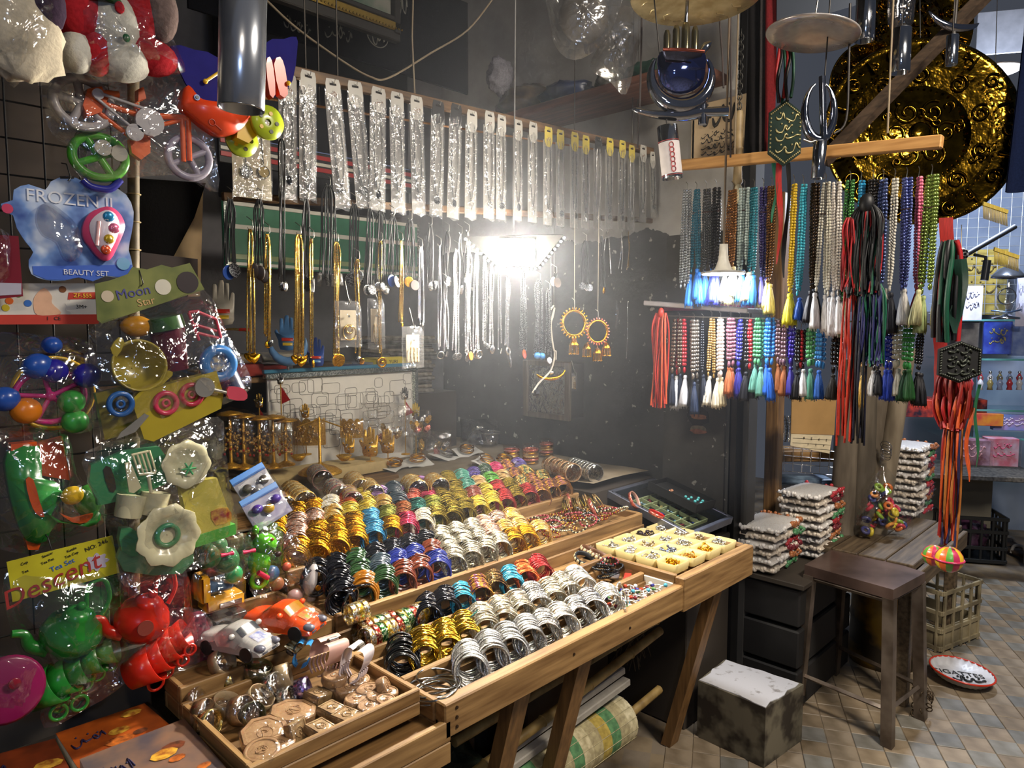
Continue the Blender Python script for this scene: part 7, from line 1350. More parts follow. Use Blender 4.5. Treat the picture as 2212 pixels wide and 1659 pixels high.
o = T('box_print', 'tiny yellow packet with black print on the back shelf', 'packet', AY(845,785,2.6)); M().bbox((0,0,0),(.11,.03,.06),.002).build('packet', plastic('packet_yellow', '#d8c42c'), o, smooth=0); text('YURI', .022, INK, o, (0,-.0165,.008))
def painted(px, py, hpx, label, cols, Y=2.5, cres=False):
    p = AY(px, py, Y); k = mpp(p); h = hpx * k; o = T('painted_hand', label, 'ornament', p, FACE); khamsa(h).build('hand', cols[0], o)
    M().bbox((0,-.003, h * .3),(h * .35,.003, h * .1),.001).build('painted_band', cols[1], o); M().bbox((0,-.003, h * .16),(h * .3,.003, h * .09),.001).build('painted_band', cols[2], o)
    if cres: M().tube([(h * .55 * cos(R(a)),0, h * .25 + h * .62 * sin(R(a))) for a in range(170,371,20)], [.002,.008,.013,.016,.018,.018,.018,.016,.013,.008,.002], 8).build('crescent', plastic('crescent_blue', '#6c98c8', .25), o); M().cyl((0,0,-h * .4),(0,0,-h * .62),.004, n=8).build('foot', CHW, o)
RD, YL2, BL3 = plastic('paint_red', '#c83020'), plastic('paint_yellow', '#d8b42c'), plastic('paint_blue', '#5c90c8')
painted(622,755,72, 'painted blue and red hand in a blue crescent behind the chains', [BL3, RD, YL2], cres=True); painted(482,700,92, 'painted red and white hand ornament behind the olive header', [mat('ivory_paint', '#d8cfc0', .3), RD, YL2]); painted(684,790,60, 'slim blue and red painted ornament beside the thin gold chain', [plastic('deep_blue_paint', '#2c4c9c'), RD, BL3])
p = AY(505,712,2.5); o = T('dagger_ornament', 'small gilt and red dagger ornament lying below the painted hand', 'ornament', p, FACE); M().tube([(-.05,0,0),(0,0,.002),(.05,0,-.004)], [.002,.005,.004], 8).build('blade', CHG, o); M().tube([(.02,0,0),(.055,0,0)], .006,8).build('grip', RD, o)

# ================================================================ LANE SIDE: STOOL, BOXES, SWEETS
class FD:
    """frame of a thing facing the photographer at a given distance"""
    def __init__(s, px, py, D, turn=0.): s.px, s.py = px, py; s.A = AD(px, py, D); s.k = D / FPX; s.rot = FACE + turn
    def q(s, px, py): return ((px - s.px) * s.k, (s.py - py) * s.k)
    def p(s, px, py, y=0.): x, z = s.q(px, py); return (x, y, z)
    def poly(s, pts): return [s.q(*a) for a in pts]
    def T(s, name, label, cat, group=None): return T(name, label, cat, s.A, s.rot, group)
def stool():
    z = .55; c = [AZ(px, py, z) for px, py in ((1738,1220),(1930,1274),(1999,1237),(1814,1177))]; ctr = sum(c, V()) / 4; base = V((ctr.x, ctr.y, 0)); o = T('metal_stool', 'worn square steel stool with square-tube legs on the lane tiles', 'stool', base)
    ST = mat('worn_steel', '#85786c', .38,.6, color2='#4d4036', scale=9, bump=.2); TOP = mat('stool_top', '#7a645c', .3,.45, color2='#4a3a34', scale=5)
    L = [p - base for p in c]; n = 4
    vs = [l for l in L] + [l - V((0,0,.038)) for l in L]; M().add(vs, [(0,1,2,3),(7,6,5,4)] + [(i, i + 4,(i + 1) % 4 + 4,(i + 1) % 4) for i in range(4)]).build('seat', TOP, o, smooth=0)
    e = (L[1] - L[0]).normalized(); f = (L[3] - L[0]).normalized(); legs = []
    for i, l in enumerate(L):
        a = l * .90; a.z = z - .036; b = l * 1.04; b.z = 0; vs = []
        for q in (a, b):
            for s in ((-1,-1),(1,-1),(1,1),(-1,1)): vs.append(q + e * (s[0] * .019) + f * (s[1] * .019))
        M().add(vs, [(0,1,2,3),(7,6,5,4)] + [(k, k + 4,(k + 1) % 4 + 4,(k + 1) % 4) for k in range(4)]).build('leg', ST, o, smooth=0); legs.append((a, b))
    for i in range(4):
        t = .76; p = legs[i][0].lerp(legs[i][1], t); q = legs[(i + 1) % 4][0].lerp(legs[(i + 1) % 4][1], t); M().tube([p, q], .009,4).build('stretcher', ST, o, smooth=0)
        p = legs[i][0].lerp(legs[i][1], .02); q = legs[(i + 1) % 4][0].lerp(legs[(i + 1) % 4][1], .02); M().tube([p, q], .012,4).build('seat_rail', ST, o, smooth=0)
    g = RN(4); ch = M(); f0 = L[2] * 1.04; cpt = mat('rusty_chain', '#5a4a38', .5,.7)
    for k in range(26):
        t = k / 25; p = V((f0.x + .03 * sin(k * .9) + .02 * t, f0.y + .03 * cos(k * .9),.012 + .10 * abs(sin(t * 6)))); ch = M().torus((0,0,0),.009,.0022,10,4,(sin(k * 1.3), cos(k * 1.3),.3),1.); ch.build('chain_link', cpt, o, p)
stool()
def white_box():
    z = .205; P = [AZ(px, py, z) for px, py in ((1508,1470),(1654,1530),(1736,1478),(1566,1424))]; b = V((P[0].x, P[0].y, 0)); o = T('foam_box', 'battered pale box with torn white paper top beside the stool', 'box', b); L = [p - b for p in P]; F = [(0,1,2,3),(7,6,5,4),(0,4,5,1),(1,5,6,2),(2,6,7,3),(3,7,4,0)]
    M().add([l for l in L] + [V((l.x, l.y, 0.0)) for l in L], F).build('body', mat('peeling_board', '#6d6655', .85, color2='#30281e', scale=11, lo=.42, hi=.56, bump=.4), o, smooth=0)
    g = RN(3); ring = []
    for i in range(4):
        for t in range(6): p = L[i].lerp(L[(i + 1) % 4], t / 6); c = (L[0] + L[1] + L[2] + L[3]) / 4; ring.append(p.lerp(c, g.uniform(.0,.10)) + V((0,0,.003)))
    n = len(ring); M().add(ring + [r_ - V((0,0,.003)) for r_ in ring], [tuple(range(n)), tuple(range(2 * n - 1, n - 1,-1))] + [(i, i + n, (i + 1) % n + n, (i + 1) % n) for i in range(n)]).build('paper_top', mat('scuffed_white', '#c9c8cc', .6, color2='#8f8a88', scale=30, lo=.3, hi=.42), o, smooth=0)
white_box()
def dish_sign():
    p = AZ(2076,1462,.02); o = T('round_dish_sign', 'white fluted dish with red rim and hand-painted lettering on the tiles', 'dish', p, (R(4), R(2), R(-20))); r = .115
    M().lathe([(.001,.0),(r * .8,.0),(r * .98,.026),(r, .028),(r * .985,.03),(r * .8,.006),(.001,.006)], 56, wave=.02, wn=28).build('dish', mat('enamel_white', '#d4d4d8', .35, color2='#a8a8ac', scale=14), o)
    M().torus((0,0,.028), r * .995,.004,56,6,(0,0,1)).build('red_rim', plastic('rim_red', '#c8341c'), o)
    q = Matrix.Rotation(FACE + R(20),3, 'Z').to_euler(); text('CIGATTES', .046, INK, o, (0.0,.015,.0078),(0,0, FACE + R(20) - R(12)), sx=.95)
    s_ = scribble(RN(5),.12,.05,3,.004).move((0,0,0),(R(-90),0, FACE + R(8))); s_.build('lettering', INK, o, (-.012,-.04,.010))
dish_sign()
# wooden stands for the sweets
bx = T('sweet_stand', 'dark low stand of crates under the sweet packets', 'stand', (2.85,1.16,0)); M().bbox((0,0,.49),(.62,.34,.02),.003).build('top', mat('dark_counter', '#3b332b'), bx, smooth=0)
for i, z in enumerate((.08,.24,.40)): M().bbox((-.02,.0, z),(.54,.30,.145),.006).build('crate', mat('black_crate', '#1c1a1a', .7, var=.3, scale=10), bx, smooth=0)
SW = [mat('sweet_%d' % i, c, .3, color2=d, scale=180, lo=.3, hi=.5, bump=.3, coat=.3) for i, (c, d) in enumerate([('#eeeae6', '#d8ccc0'),('#e8dccc', '#ccb49a'),('#e8e4e2', '#c86a5c'),('#d8c4a4', '#a86a48')])]
ROUGHC = {}
def sweet_bag(p, yaw, label, group, i, W=.25, D=.17, H=.034):
    o = T('sweet_packet', label, 'sweets', p, yaw, group); g = RN(i)
    key = i % 3
    if key not in ROUGHC:
        m = M(); 
        for sg in (0,1): m.sheet(lambda u, v, sg=sg: V(((u - .5) * W, (v - .5) * D, H * .5 + (1 if sg else -1) * H * .48 * (max(0., 4 * u * (1 - u)) ** .35) * (max(0., 4 * v * (1 - v)) ** .35) * (1 + .12 * sin(40 * u) * sin(31 * v)))),22,16)
        for q in range(34):
            u = g.uniform(-1,1); x, y = ((u * W * .5,-D * .47),(-W * .48, u * D * .48))[q % 2]; m.ball((x, y, H * .5 + g.uniform(-.2,.2) * H), g.uniform(.007,.010),6,4)
        ROUGHC[key] = m.mesh('white_sweets', SW[0])
        m = M()
        for q in range(34):
            s = g.randrange(2); u = g.uniform(-1,1); x, y = (abs(u) * W * .5,-D * .5) if s else (W * .5, u * D * .48); m.ball((x, y, H * .5 + g.uniform(-.25,.3) * H), g.uniform(.006,.010),6,4)
        ROUGHC[key, 'c'] = m.mesh('coloured_sweets', None)
    put('white_sweets', ROUGHC[key], SW[i % 2], o)['kind'] = 'stuff'
    cm = [mat('sweet_red', '#b8343c', .2, coat=.4), mat('sweet_green', '#4f8c5c', .2, coat=.4), mat('sweet_caramel', '#b06c40', .2, coat=.4), mat('sweet_wine', '#7c2430', .2, coat=.4)][i % 4]
    put('coloured_sweets', ROUGHC[key, 'c'], cm, o)['kind'] = 'stuff'
    m = M()
    for sg in (0,1):
        ph = g.uniform(0,6)
        m.sheet(lambda u, v, sg=sg: V(((u - .5) * W * 1.12,(v - .5) * D * 1.12, H * .5 + (1 if sg else -1) * H * .56 * (max(0., 4 * u * (1 - u)) ** .3) * (max(0., 4 * v * (1 - v)) ** .3) * (1 + .1 * sin(14 * u + 9 * v + ph)))),10,8)
    m.build('clear_bag', film('sweet_film', (1,1,1),.14,.8,60.), o); return o
def pile(px, py, z, n, who, seed, W=.25, D=.17):
    p = AZ(px, py, z); g = RN(seed)
    for i in range(n):
        sweet_bag((p.x + g.uniform(-.008,.008), p.y + g.uniform(-.008,.008), z + i * .030), g.uniform(-.08,.08) + R(0), '%s packet of sweets %s' % (['bottom', 'second', 'third', 'fourth', 'fifth', 'sixth', 'seventh', 'eighth', 'ninth', 'tenth', 'eleventh', 'twelfth'][i] if i < n - 1 else 'topmost', who), 'sweet packets', seed + i, W, D)
pile(1655,1218,.502,6, 'in the short pile beside the ring trays', 1)
pile(1748,1190,.502,9, 'in the tall pile behind the short one', 20,.25,.17)
tp = T('plank_table', 'rough plank table beyond the stool carrying more sweets', 'table', (3.25,.92,0)); OW = wood('old_plank', '#6b5a44', '#3f3326', 0)
for i in range(4): M().bbox((.0,-.15 + i * .10,.545),(.74,.095,.025),.003).build('plank', OW, tp, smooth=0)
M().bbox((0,-.21,.50),(.74,.02,.07),.003).build('apron', OW, tp, smooth=0)
for x in (-.34,.34):
    for y in (-.17,.17): M().bbox((x, y, .265),(.045,.045,.53),.003).build('leg', OW, tp, smooth=0)
pile(1955,1105,.56,11, 'in the far white pile on the plank table', 40,.25,.18)
fr = FD(1900,1150,3.0); o = fr.T('candy_bag', 'tied clear bag of bright coloured candies on the plank table', 'sweets'); g = RN(9); CC = [plastic('cd_%d' % i, c, .25) for i, c in enumerate(['#d8702c', '#c83a4c', '#d8c03c', '#8cac3c', '#3a3c70', '#e0923c'])]
for i in range(64):
    x, z = g.uniform(-.10,.10), g.uniform(.012,.20); 
    if abs(x) < .115 - z * .42: M().torus((0,0,0),.014,.0075,10,6,(g.uniform(-1,1), g.uniform(-1,1), g.uniform(.2,1))).build('candy', CC[i % 6], o, (x, g.uniform(-.05,.05), z))
M().lathe([(.02,0),(.115,.002),(.125,.06),(.11,.13),(.07,.22),(.018,.28),(.014,.31),(.03,.335)], 26, wave=.05, wn=7).build('clear_bag', film('candy_film', (1,1,.98),.14,.8,24.), o); 
for i in range(4): M().torus((.012,0,.33 + i * .012),.022 + .003 * (i % 2),.0018,22,5,(.8,.4,.3)).build('wire_coil', STEEL(), o)
# barrel, pale crate under the plank table
fr = FD(1902,1250,3.05); b = AZ(1905,1425,0); o = T('paint_drum', 'yellow-stained drum standing under the plank table', 'drum', b); M().lathe([(.001,0),(.13,0),(.135,.02),(.13,.18),(.135,.2),(.13,.22),(.13,.42),(.135,.44),(.12,.45),(.001,.445)], 28).build('drum', mat('stained_yellow', '#8c6a1c', .5, color2='#2c241a', scale=7, lo=.42, hi=.6), o); M().torus((0,0,.44),.132,.005,28,6,(0,0,1)).build('rim', mat('drum_rim', '#3c3424', .5,.5), o)
b = AZ(2030,1380,0); o = T('pale_crate', 'dirty beige plastic crate with square vents by the tiles', 'crate', (b.x + .02, b.y + .05,0), HEAD - R(60)); PC = mat('dirty_beige', '#9c8f70', .6, color2='#5c5340', scale=9)
for s in (-1,1):
    for i in range(5): M().bbox((-.14 + i * .07, s * .14,.14),(.012,.012,.28),.002).build('rib', PC, o, smooth=0); M().bbox((s * .16,-.12 + i * .06,.14),(.012,.012,.28),.002).build('rib', PC, o, smooth=0)
    for z in (.02,.10,.18,.27): M().bbox((0, s * .14, z),(.32,.01,.02),.002).build('band', PC, o, smooth=0); M().bbox((s * .16,0, z),(.01,.28,.02),.002).build('band', PC, o, smooth=0)
    M().box((0, s * .135,.06),(.31,.006,.11)).build('side_panel', PC, o, smooth=0); M().box((s * .155,0,.06),(.006,.27,.11)).build('side_panel', PC, o, smooth=0)
# rolled mats and posts between the stalls
b = AD(1850,1195,3.05); o = T('rolled_mats', 'bundle of upright rolled grey-brown mats behind the red cords', 'mats', (b.x, b.y, .50)); RM = [mat('mat_%d' % i, c, .9, color2=d, scale=16, stretch=(1,1,.2), bump=.4) for i, (c, d) in enumerate([('#7c7060', '#544a3e'),('#6c6254', '#463e34'),('#8a7d6a', '#5e5344')])]
for i, (dx, dy, r_, tl, h_) in enumerate([(-.06,.02,.05,.02,.75),(.02,0,.045,-.01,.8),(.085,.02,.04,.10,.85),(.05,.06,.05,.05,.8),(-.02,.07,.05,0,.8)]):
    rr = _r; M().tube([V((0,0,0)) + rr * dx + _h * dy, rr * (dx + tl * .5) + _h * dy + V((0,0, h_ * .5)), rr * (dx + tl) + _h * dy + V((0,0, h_))], [r_ * 1.1, r_, r_ * .95], 14).build('mat_roll', RM[i % 3], o)
fr = FD(1758,860,2.85, R(10)); o = fr.T('cardboard_calendar', 'brown cardboard sheet with an upside-down calendar page hanging from the lower rail', 'calendar')
M().prism(fr.poly([(1706,858),(1812,856),(1810,942),(1707,936)]),0,.004).build('cardboard', mat('kraft_card', '#a5814f', .85, var=.15, scale=12), o, smooth=0); M().prism(fr.poly([(1708,936),(1806,943),(1801,983),(1707,962)]),.002,.005).build('page', mat('calendar_page', '#cfc0a0', .8), o, smooth=0)
for i, s_ in enumerate(('8', '2', '9', '3')): text(s_, .014, INK, o, fr.p(1738 + i * 18,946 + i * 2,-.0005),(R(90), R(185),0))
for i, s_ in enumerate(('1', '2', '4')): text(s_, .012, INK, o, fr.p(1748 + i * 19,960 + i * 2,-.0005),(R(90), R(185),0))
for i in range(3): M().tube([fr.p(1712,946 + i * 10,.001), fr.p(1803,953 + i * 11,.001)], .0006,4).build('ruled_line', INK, o)
# wooden tray and wire basket behind the calendar
fr = FD(1740,1010,3.2); o = fr.T('wire_basket', 'wire basket with a wooden tray of chains behind the calendar', 'basket')
M().bbox(fr.p(1742,985,.06),(.24,.14,.05),.004).build('tray', PINE, o, smooth=0); 
for i in range(6): M().tube([fr.p(1688 + i * 20,962,-.02), fr.p(1690 + i * 19,1018,-.02)], .002,5).build('wire', CHW, o)
for i in range(4): M().tube([fr.p(1684,964 + i * 17,-.02), fr.p(1798,974 + i * 17,-.02)], .002,5).build('wire', CHW, o)
for i in range(8): g = RN(i); c_ = M(); chain(c_, [fr.p(1690 + i * 6,900,.05), fr.p(1693 + i * 6,930,.04), fr.p(1690 + i * 7,958,.05)], .004); c_.build('chain_loop', CHW if i % 2 else CHD, o)
M().bbox(fr.p(1735,1040,.03),(.26,.12,.03),.01).build('folded_blue_bag', mat('blue_grey_bag', '#7c92a8', .4, color2='#4a5a6c', scale=20), o)
# ---------------------------------------------------------------- under the table: bundles of canes, rolled rug, boxes
CN = mat('cane', '#a58a54', .5, color2='#7a6236', scale=20); cane_me = None
def cane(x0, x1, y, z0, z1, r, label, m=CN, knots=True):
    o = T('bamboo_cane', label, 'cane', (x0, y, z0),0., 'canes under the table'); d = V((x1 - x0,0, z1 - z0)); M().cyl((0,0,0), d, r, n=9).build('stem', m, o)
    if knots:
        for t in (.15,.38,.6,.82): M().torus(d * t, r * 1.05, r * .16,12,5, d.normalized()).build('knot', m, o)
for i, (x0, x1, y, z0, z1, r) in enumerate([(1.05,2.25,1.30,.50,.56,.012),(1.0,2.1,1.34,.44,.52,.011),(1.1,2.2,1.27,.42,.46,.013),(.98,2.35,1.38,.47,.50,.010),(1.02,1.95,1.22,.34,.45,.014),(1.2,2.4,1.33,.37,.43,.012),(1.0,2.0,1.25,.12,.22,.014)]): cane(x0, x1, y, z0, z1, r, 'bamboo cane under the table, %s from the top' % ORD[i])
for i, z in enumerate((.335,.305)): tag(M().bbox((0,0,0),(.75,.03,.022),.003).build('white_batten', mat('white_batten', '#a8a298', .7, var=.15), None, (1.42,1.26 - .02 * i, z),(0, R(-4),0), False), '%s white wooden batten under the bamboo canes' % ('upper', 'lower')[i], 'batten')
def rug(x0, x1, y, z, r):
    o = T('rolled_mat', 'rolled green and cream plaid mat lying under the table', 'mat', ((x0 + x1) / 2, y, z)); n = 16; L = x1 - x0; cols = [mat('plaid_%d' % i, c, .8, color2=d, scale=60) for i, (c, d) in enumerate([('#b0a47c', '#8c8060'),('#5c8c5c', '#406a44'),('#c8bc98', '#a09470'),('#b8a04c', '#948038')])]
    for i in range(n): a = -L / 2 + L * i / n; M().cyl((a, 0,0),(a + L / n, 0,0), r, n=22, cap=i in (0, n - 1)).build('stripe', cols[[0,1,2,0,3,1,0,2][i % 8]], o)
    for k in range(14): an = k * .449; M().tube([(-L / 2,(r + .0005) * cos(an),(r + .0005) * sin(an)),(L / 2,(r + .0005) * cos(an),(r + .0005) * sin(an))], .0012,4).build('thread', cols[2], o)
    sp = M().tube([(L / 2 + .001,(.01 + .0048 * t) * cos(t * .6),(.01 + .0048 * t) * sin(t * .6)) for t in range(int((r - .012) / .0048))], .0014,4); sp.build('spiral_end', cols[2], o)
rug(1.08,1.78,1.26,.205,.075)
o = T('dark_sack', 'dark plastic-wrapped sack on the floor under the table', 'sack', (1.05,1.35,0)); lump((.2,.16,.22),2,.22).move((0,0,.22)).build('sack', mat('dark_poly', '#1f2420', .25, color2='#3a4438', scale=12, bump=.8, bscale=20), o)
for i, (x, y, s_) in enumerate([(1.75,1.62,.34),(2.0,1.7,.30),(1.3,1.7,.36)]): tag(M().bbox((x, y, s_ / 2),(.3,.26, s_),.006).build('storage_box', mat('store_brown', '#4a3c2e', .85, var=.3, scale=8), None, smooth=0), '%s dark cardboard box stored at the back under the table' % ('tall', 'short', 'broad')[i], 'box')
o = T('coconut_coir', 'ragged straw bundle hanging under the table end', 'straw', (2.0,1.36,.40)); g = RN(6)
for i in range(24): M().tube([(g.uniform(-.06,.06), g.uniform(-.04,.04),.10),(g.uniform(-.07,.07), g.uniform(-.04,.04),0),(g.uniform(-.08,.08), g.uniform(-.05,.05),-.12)], .002,4).build('straw', mat('dim_straw', '#4a3e2c', .9), o)

# ================================================================ NEIGHBOUR STALL ACROSS THE LANE
fr = FD(2120,1020,4.2, R(-14)); GL = film('shelf_glass', (.86,.94,.95),.12,0., rough=.03)
nb = fr.T('neighbour_counter', 'grey stone-topped counter of the neighbouring stall', 'counter')
M().bbox(fr.p(2110,1030,.2),(.72,.5,.03),.004).build('top', mat('speckled_stone', '#6a645c', .6, color2='#3c3834', scale=60), nb, smooth=0)
M().bbox(fr.p(2090,1100,.3),(.5,.05,.38),.004).build('panel', mat('grey_plank', '#7a7466', .8, scale=8), nb, smooth=0); 
for x in (1995,2225): M().box(fr.p(x, 1125,.02),(.05,.05,.52)).build('leg', mat('dark_counter', '#3b332b'), nb, smooth=0)
tag(M().bbox((0,0,0),(1.5,.03,2.7),.003).build('blue_screen', mat('pale_blue_wall', '#93a0b6', .7, color2='#74829c', scale=3), None, AD(2200,760,4.95),(0,0, fr.rot), False), 'pale blue back panel of the neighbouring stall', 'panel')
tag(M().bbox((0,0,0),(.9,.03,1.5),.003).build('grey_screen', mat('grey_side', '#5b5a60', .8, scale=3), None, AD(1950,900,5.1),(0,0, fr.rot), False), 'dull grey side panel behind the long cords', 'panel')
for i, y in enumerate((692,776,885,945)):
    o = T('glass_shelf', '%s glass shelf of the neighbouring stall' % ('top', 'second', 'third', 'lowest')[i], 'shelf', AD(2150, y, 4.35), fr.rot); M().bbox((0,.1,0),(.62,.30,.008),.001).build('pane', GL, o, smooth=0); M().bbox((0,-.052,0),(.62,.006,.012),.001).build('edge', mat('glass_edge', '#5c9a98', .2, coat=.4), o, smooth=0)
gw = T('grid_panel', 'pale wire grid behind the soccer-ball charm', 'grid', AD(2140,560,4.5), fr.rot); 
for i in range(12): M().cyl((-.32 + i * .06,0,-.35),(-.32 + i * .06,0,.55),.0025, n=5).build('wire', mat('pale_wire', '#aab0b8', .4,.6), gw)
for i in range(15): M().cyl((-.34,0,-.34 + i * .06),(.36,0,-.34 + i * .06),.0025, n=5).build('wire', mat('pale_wire', '#aab0b8'), gw)
def fpanel(px, py, wpx, hpx, D, name, label, cat, c, c2, scr=None, th=.02, film_=False, seed=1):
    f = FD(px, py, D, R(-14)); o = f.T(name, label, cat); W, H = wpx * f.k, hpx * f.k; M().bbox((0,0,0),(W, th, H),.002).build('body', mat(name + '_%s' % c[1:], c, .4, color2=c2, scale=16), o, smooth=0)
    if scr:
        for q in range(2): scribble(RN(seed + q), W * .6, H * .25,3, W * .018,-th / 2 - .001).build('lettering', mat('scr_' + scr[1:], scr, .4), o, (0,0, H * (.2 - .3 * q)))
    if film_: M().bbox((0,-.004,0),(W * 1.06, th * 1.5, H * 1.05),.004).build('wrapper', film('soft_wrap', (1,1,1),.16,.7,20.), o, smooth=0)
    return o, f
fpanel(2154,730,54,70,4.32, 'blue_book', 'bright blue book with yellow script on the glass shelf', 'book', '#2c3cb0', '#4a6ad8', '#d8c86a', .02, True, 3)
fpanel(2090,728,40,60,4.3, 'grey_packet', 'silvery packet of trinkets left of the blue book on glass', 'packet', '#a8a8ac', '#6c6c74', None, .03, True)
fpanel(2200,735,36,66,4.3, 'blue_book', 'second blue book cut by the picture edge on the glass shelf', 'book', '#5c74b8', '#8ca0d0', None, .02, True)
fpanel(2100,655,40,74,4.15, 'price_card', 'white hand-written price card by the soccer-ball charm', 'card', '#c8c8e0', '#b4b4d0', '#1c1c30', .004, False, 5)
fpanel(2205,650,18,110,4.2, 'price_card', 'white price card at the picture edge beside the lantern', 'card', '#c4c4dc', '#b0b0cc', '#1c1c30', .004, False, 6)
fpanel(2120,610,100,140,4.6, 'yellow_notice', 'yellowed paper notices behind the lantern', 'notice', '#b09c50', '#8c7a3c', '#4a3c1c', .006, False, 8)
fpanel(2130,906,60,26,4.3, 'flower_tray', 'long box with red and yellow flowers on the lowest glass', 'box', '#c8842c', '#b83a3c', None, .05, False); fpanel(2180,912,66,34,4.3, 'lilac_box', 'lilac and blue printed box on the lowest glass', 'box', '#a88cc8', '#6c8cd0', '#e8d8f0', .05, False, 9)
fpanel(2095,975,66,54,3.95, 'gift_box', 'maroon gift box with dark lid and clear window on the stone counter', 'box', '#b89ab8', '#6c3a4c', '#d8a0a8', .09, True, 11); fpanel(2160,975,60,60,3.95, 'gift_box', 'pink floral gift box in shiny film on the stone counter', 'box', '#c8b0c8', '#c86a80', '#c84a70', .08, True, 12)
fpanel(2060,880,110,40,4.6, 'folded_garments', 'stack of folded black and red cloths behind the cords', 'cloth', '#1c1c28', '#c8442c', None, .15, False); fpanel(1960,880,90,36,4.4, 'folded_garments', 'folded orange-red cloth bundle behind the dark green tassels', 'cloth', '#c8402c', '#241c2c', None, .12, False)
fr2 = FD(2140,820,4.3, R(-14)); g = RN(15)
for i in range(14):
    o = T('glass_trinket', 'small clear and coloured glass figurine on the second shelf, %s along' % ORD[i], 'figurine', AD(2075 + (i % 7) * 21,842 + (i // 7) * -12,4.28 + .1 * (i // 7)), fr.rot); c_ = ['#8c9cc0', '#b83a44', '#c8c8d0', '#8a7c4c'][i % 4]; M().lathe([(.001,0),(.016,0),(.012,.02),(.018,.04),(.008,.06),(.001,.07)], 12).build('body', mat('trk_' + c_[1:], c_, .12, coat=.5, var=.3), o); M().ball((0,0,.074),.010,8,6).build('head', CHW, o)
# lantern, crank handle, soccer ball charm
f = FD(2172,690,4.05, R(-14)); o = f.T('glass_lantern', 'chrome table lantern with glass globe on the top glass shelf', 'lantern'); M().lathe([(.001,.0),(.07,0),(.07,.012),(.03,.02),(.02,.03),(.001,.03)], 24).build('base', STEEL(), o); M().lathe([(.03,.03),(.058,.08),(.06,.16),(.045,.23)], 24).build('globe', film('lantern_glass', (.92,.95,.96),.25,.02, rough=.03), o); M().lathe([(.045,.23),(.085,.235),(.08,.25),(.05,.285),(.015,.30),(.001,.31)], 24).build('cap', mat('cap_grey', '#6c7078', .25,.8), o); M().torus((0,0,.13),.045,.004,26,6).build('guard_ring', STEEL(), o); M().tube([(-.075,0,.05),(0,-.06,.04),(.075,0,.055)], .005,6).build('dagger', mat('blue_steel2', '#6c86b0', .2,.9), o)
f = FD(2110,540,3.6); o = f.T('crank_handle', 'dark grey iron crank with black grip crossing behind the charm', 'crank'); M().tube([f.p(2070,560), f.p(2190,490)], .013,8).build('bar', mat('dark_iron', '#3c3f46', .5,.6), o); M().tube([f.p(2105,550), f.p(2130,555), f.p(2134,590)], .008,8).build('bend', mat('dark_iron', '#3c3f46'), o); M().tube([f.p(2134,562), f.p(2130,605)], .018,12).build('grip', plastic('grip_black', '#23252c'), o)
f = FD(2076,550,2.9); o = f.T('soccer_charm', 'small black and white soccer ball charm with orange tab', 'charm'); M().ball((0,0,0),.027,16,10).build('ball', plastic('ball_white', '#cfc8cc'), o)
for i in range(7):
    a = i * .9; d = V((cos(a) * .6 * (i > 0),-1, sin(a) * .6 * (i > 0))).normalized() * .0262; M().cyl(d, d * 1.05,.007, n=5).build('black_patch', plastic('patch_black', '#17171a'), o)
M().bbox((-.03,0,.02),(.045,.006,.022),.003).build('orange_tab', plastic('tab_orange', '#e8642c'), o); M().tube([(0,0,.027),(-.004,0,.12)], .0016,5).build('thread', THREAD, o)
# black crate and shoes under the counter
b = AZ(2112,1212,0); o = T('black_crate', 'black plastic bread crate holding a purple bag under the counter', 'crate', (b.x + .06, b.y + .08,0), fr.rot); BKC = plastic('crate_black', '#17191a', .4)
for s in (-1,1):
    for z in (.02,.10,.20,.28): M().bbox((0, s * .15, z),(.34,.012,.022),.002).build('band', BKC, o, smooth=0); M().bbox((s * .17,0, z),(.012,.30,.022),.002).build('band', BKC, o, smooth=0)
    for i in range(6): M().bbox((-.15 + i * .06, s * .15,.15),(.014,.010,.26),.002).build('rib', BKC, o, smooth=0); M().bbox((s * .17,-.13 + i * .052,.15),(.010,.014,.26),.002).build('rib', BKC, o, smooth=0)
M().box((0,0,.01),(.33,.29,.01)).build('bottom', BKC, o, smooth=0)
tag(lump((.14,.12,.10),3,.25).build('purple_bag', mat('purple_poly', '#5c3a54', .25, color2='#3a2438', scale=14, bump=.8), None, (b.x + .06, b.y + .08,.14)), 'shiny purple plastic bag lying in the black crate', 'bag')
for i, (px, py) in enumerate(((2180,1185),(2205,1205))): p = AZ(px, py, .0); o = T('sandal', '%s dark sandal on the floor at the lane edge' % ('farther', 'nearer')[i], 'sandal', p, .5 + .3 * i); M().prism(blob([(-.11,-.03),(-.03,-.045),(.09,-.035),(.11,0),(.09,.035),(-.03,.04),(-.11,.03)], 2),0,.02).move((0,0,0),(R(90),0,0)).move((0,0,.02)).build('sole', mat('sole_brown', '#4a3a2c', .8), o); M().tube(smooth_path([(.03,-.04,.02),(.03,-.03,.06),(.035,.02,.065),(.03,.04,.02)], 4),.01,6).build('strap', mat('strap_grey', '#8c8884', .6), o)
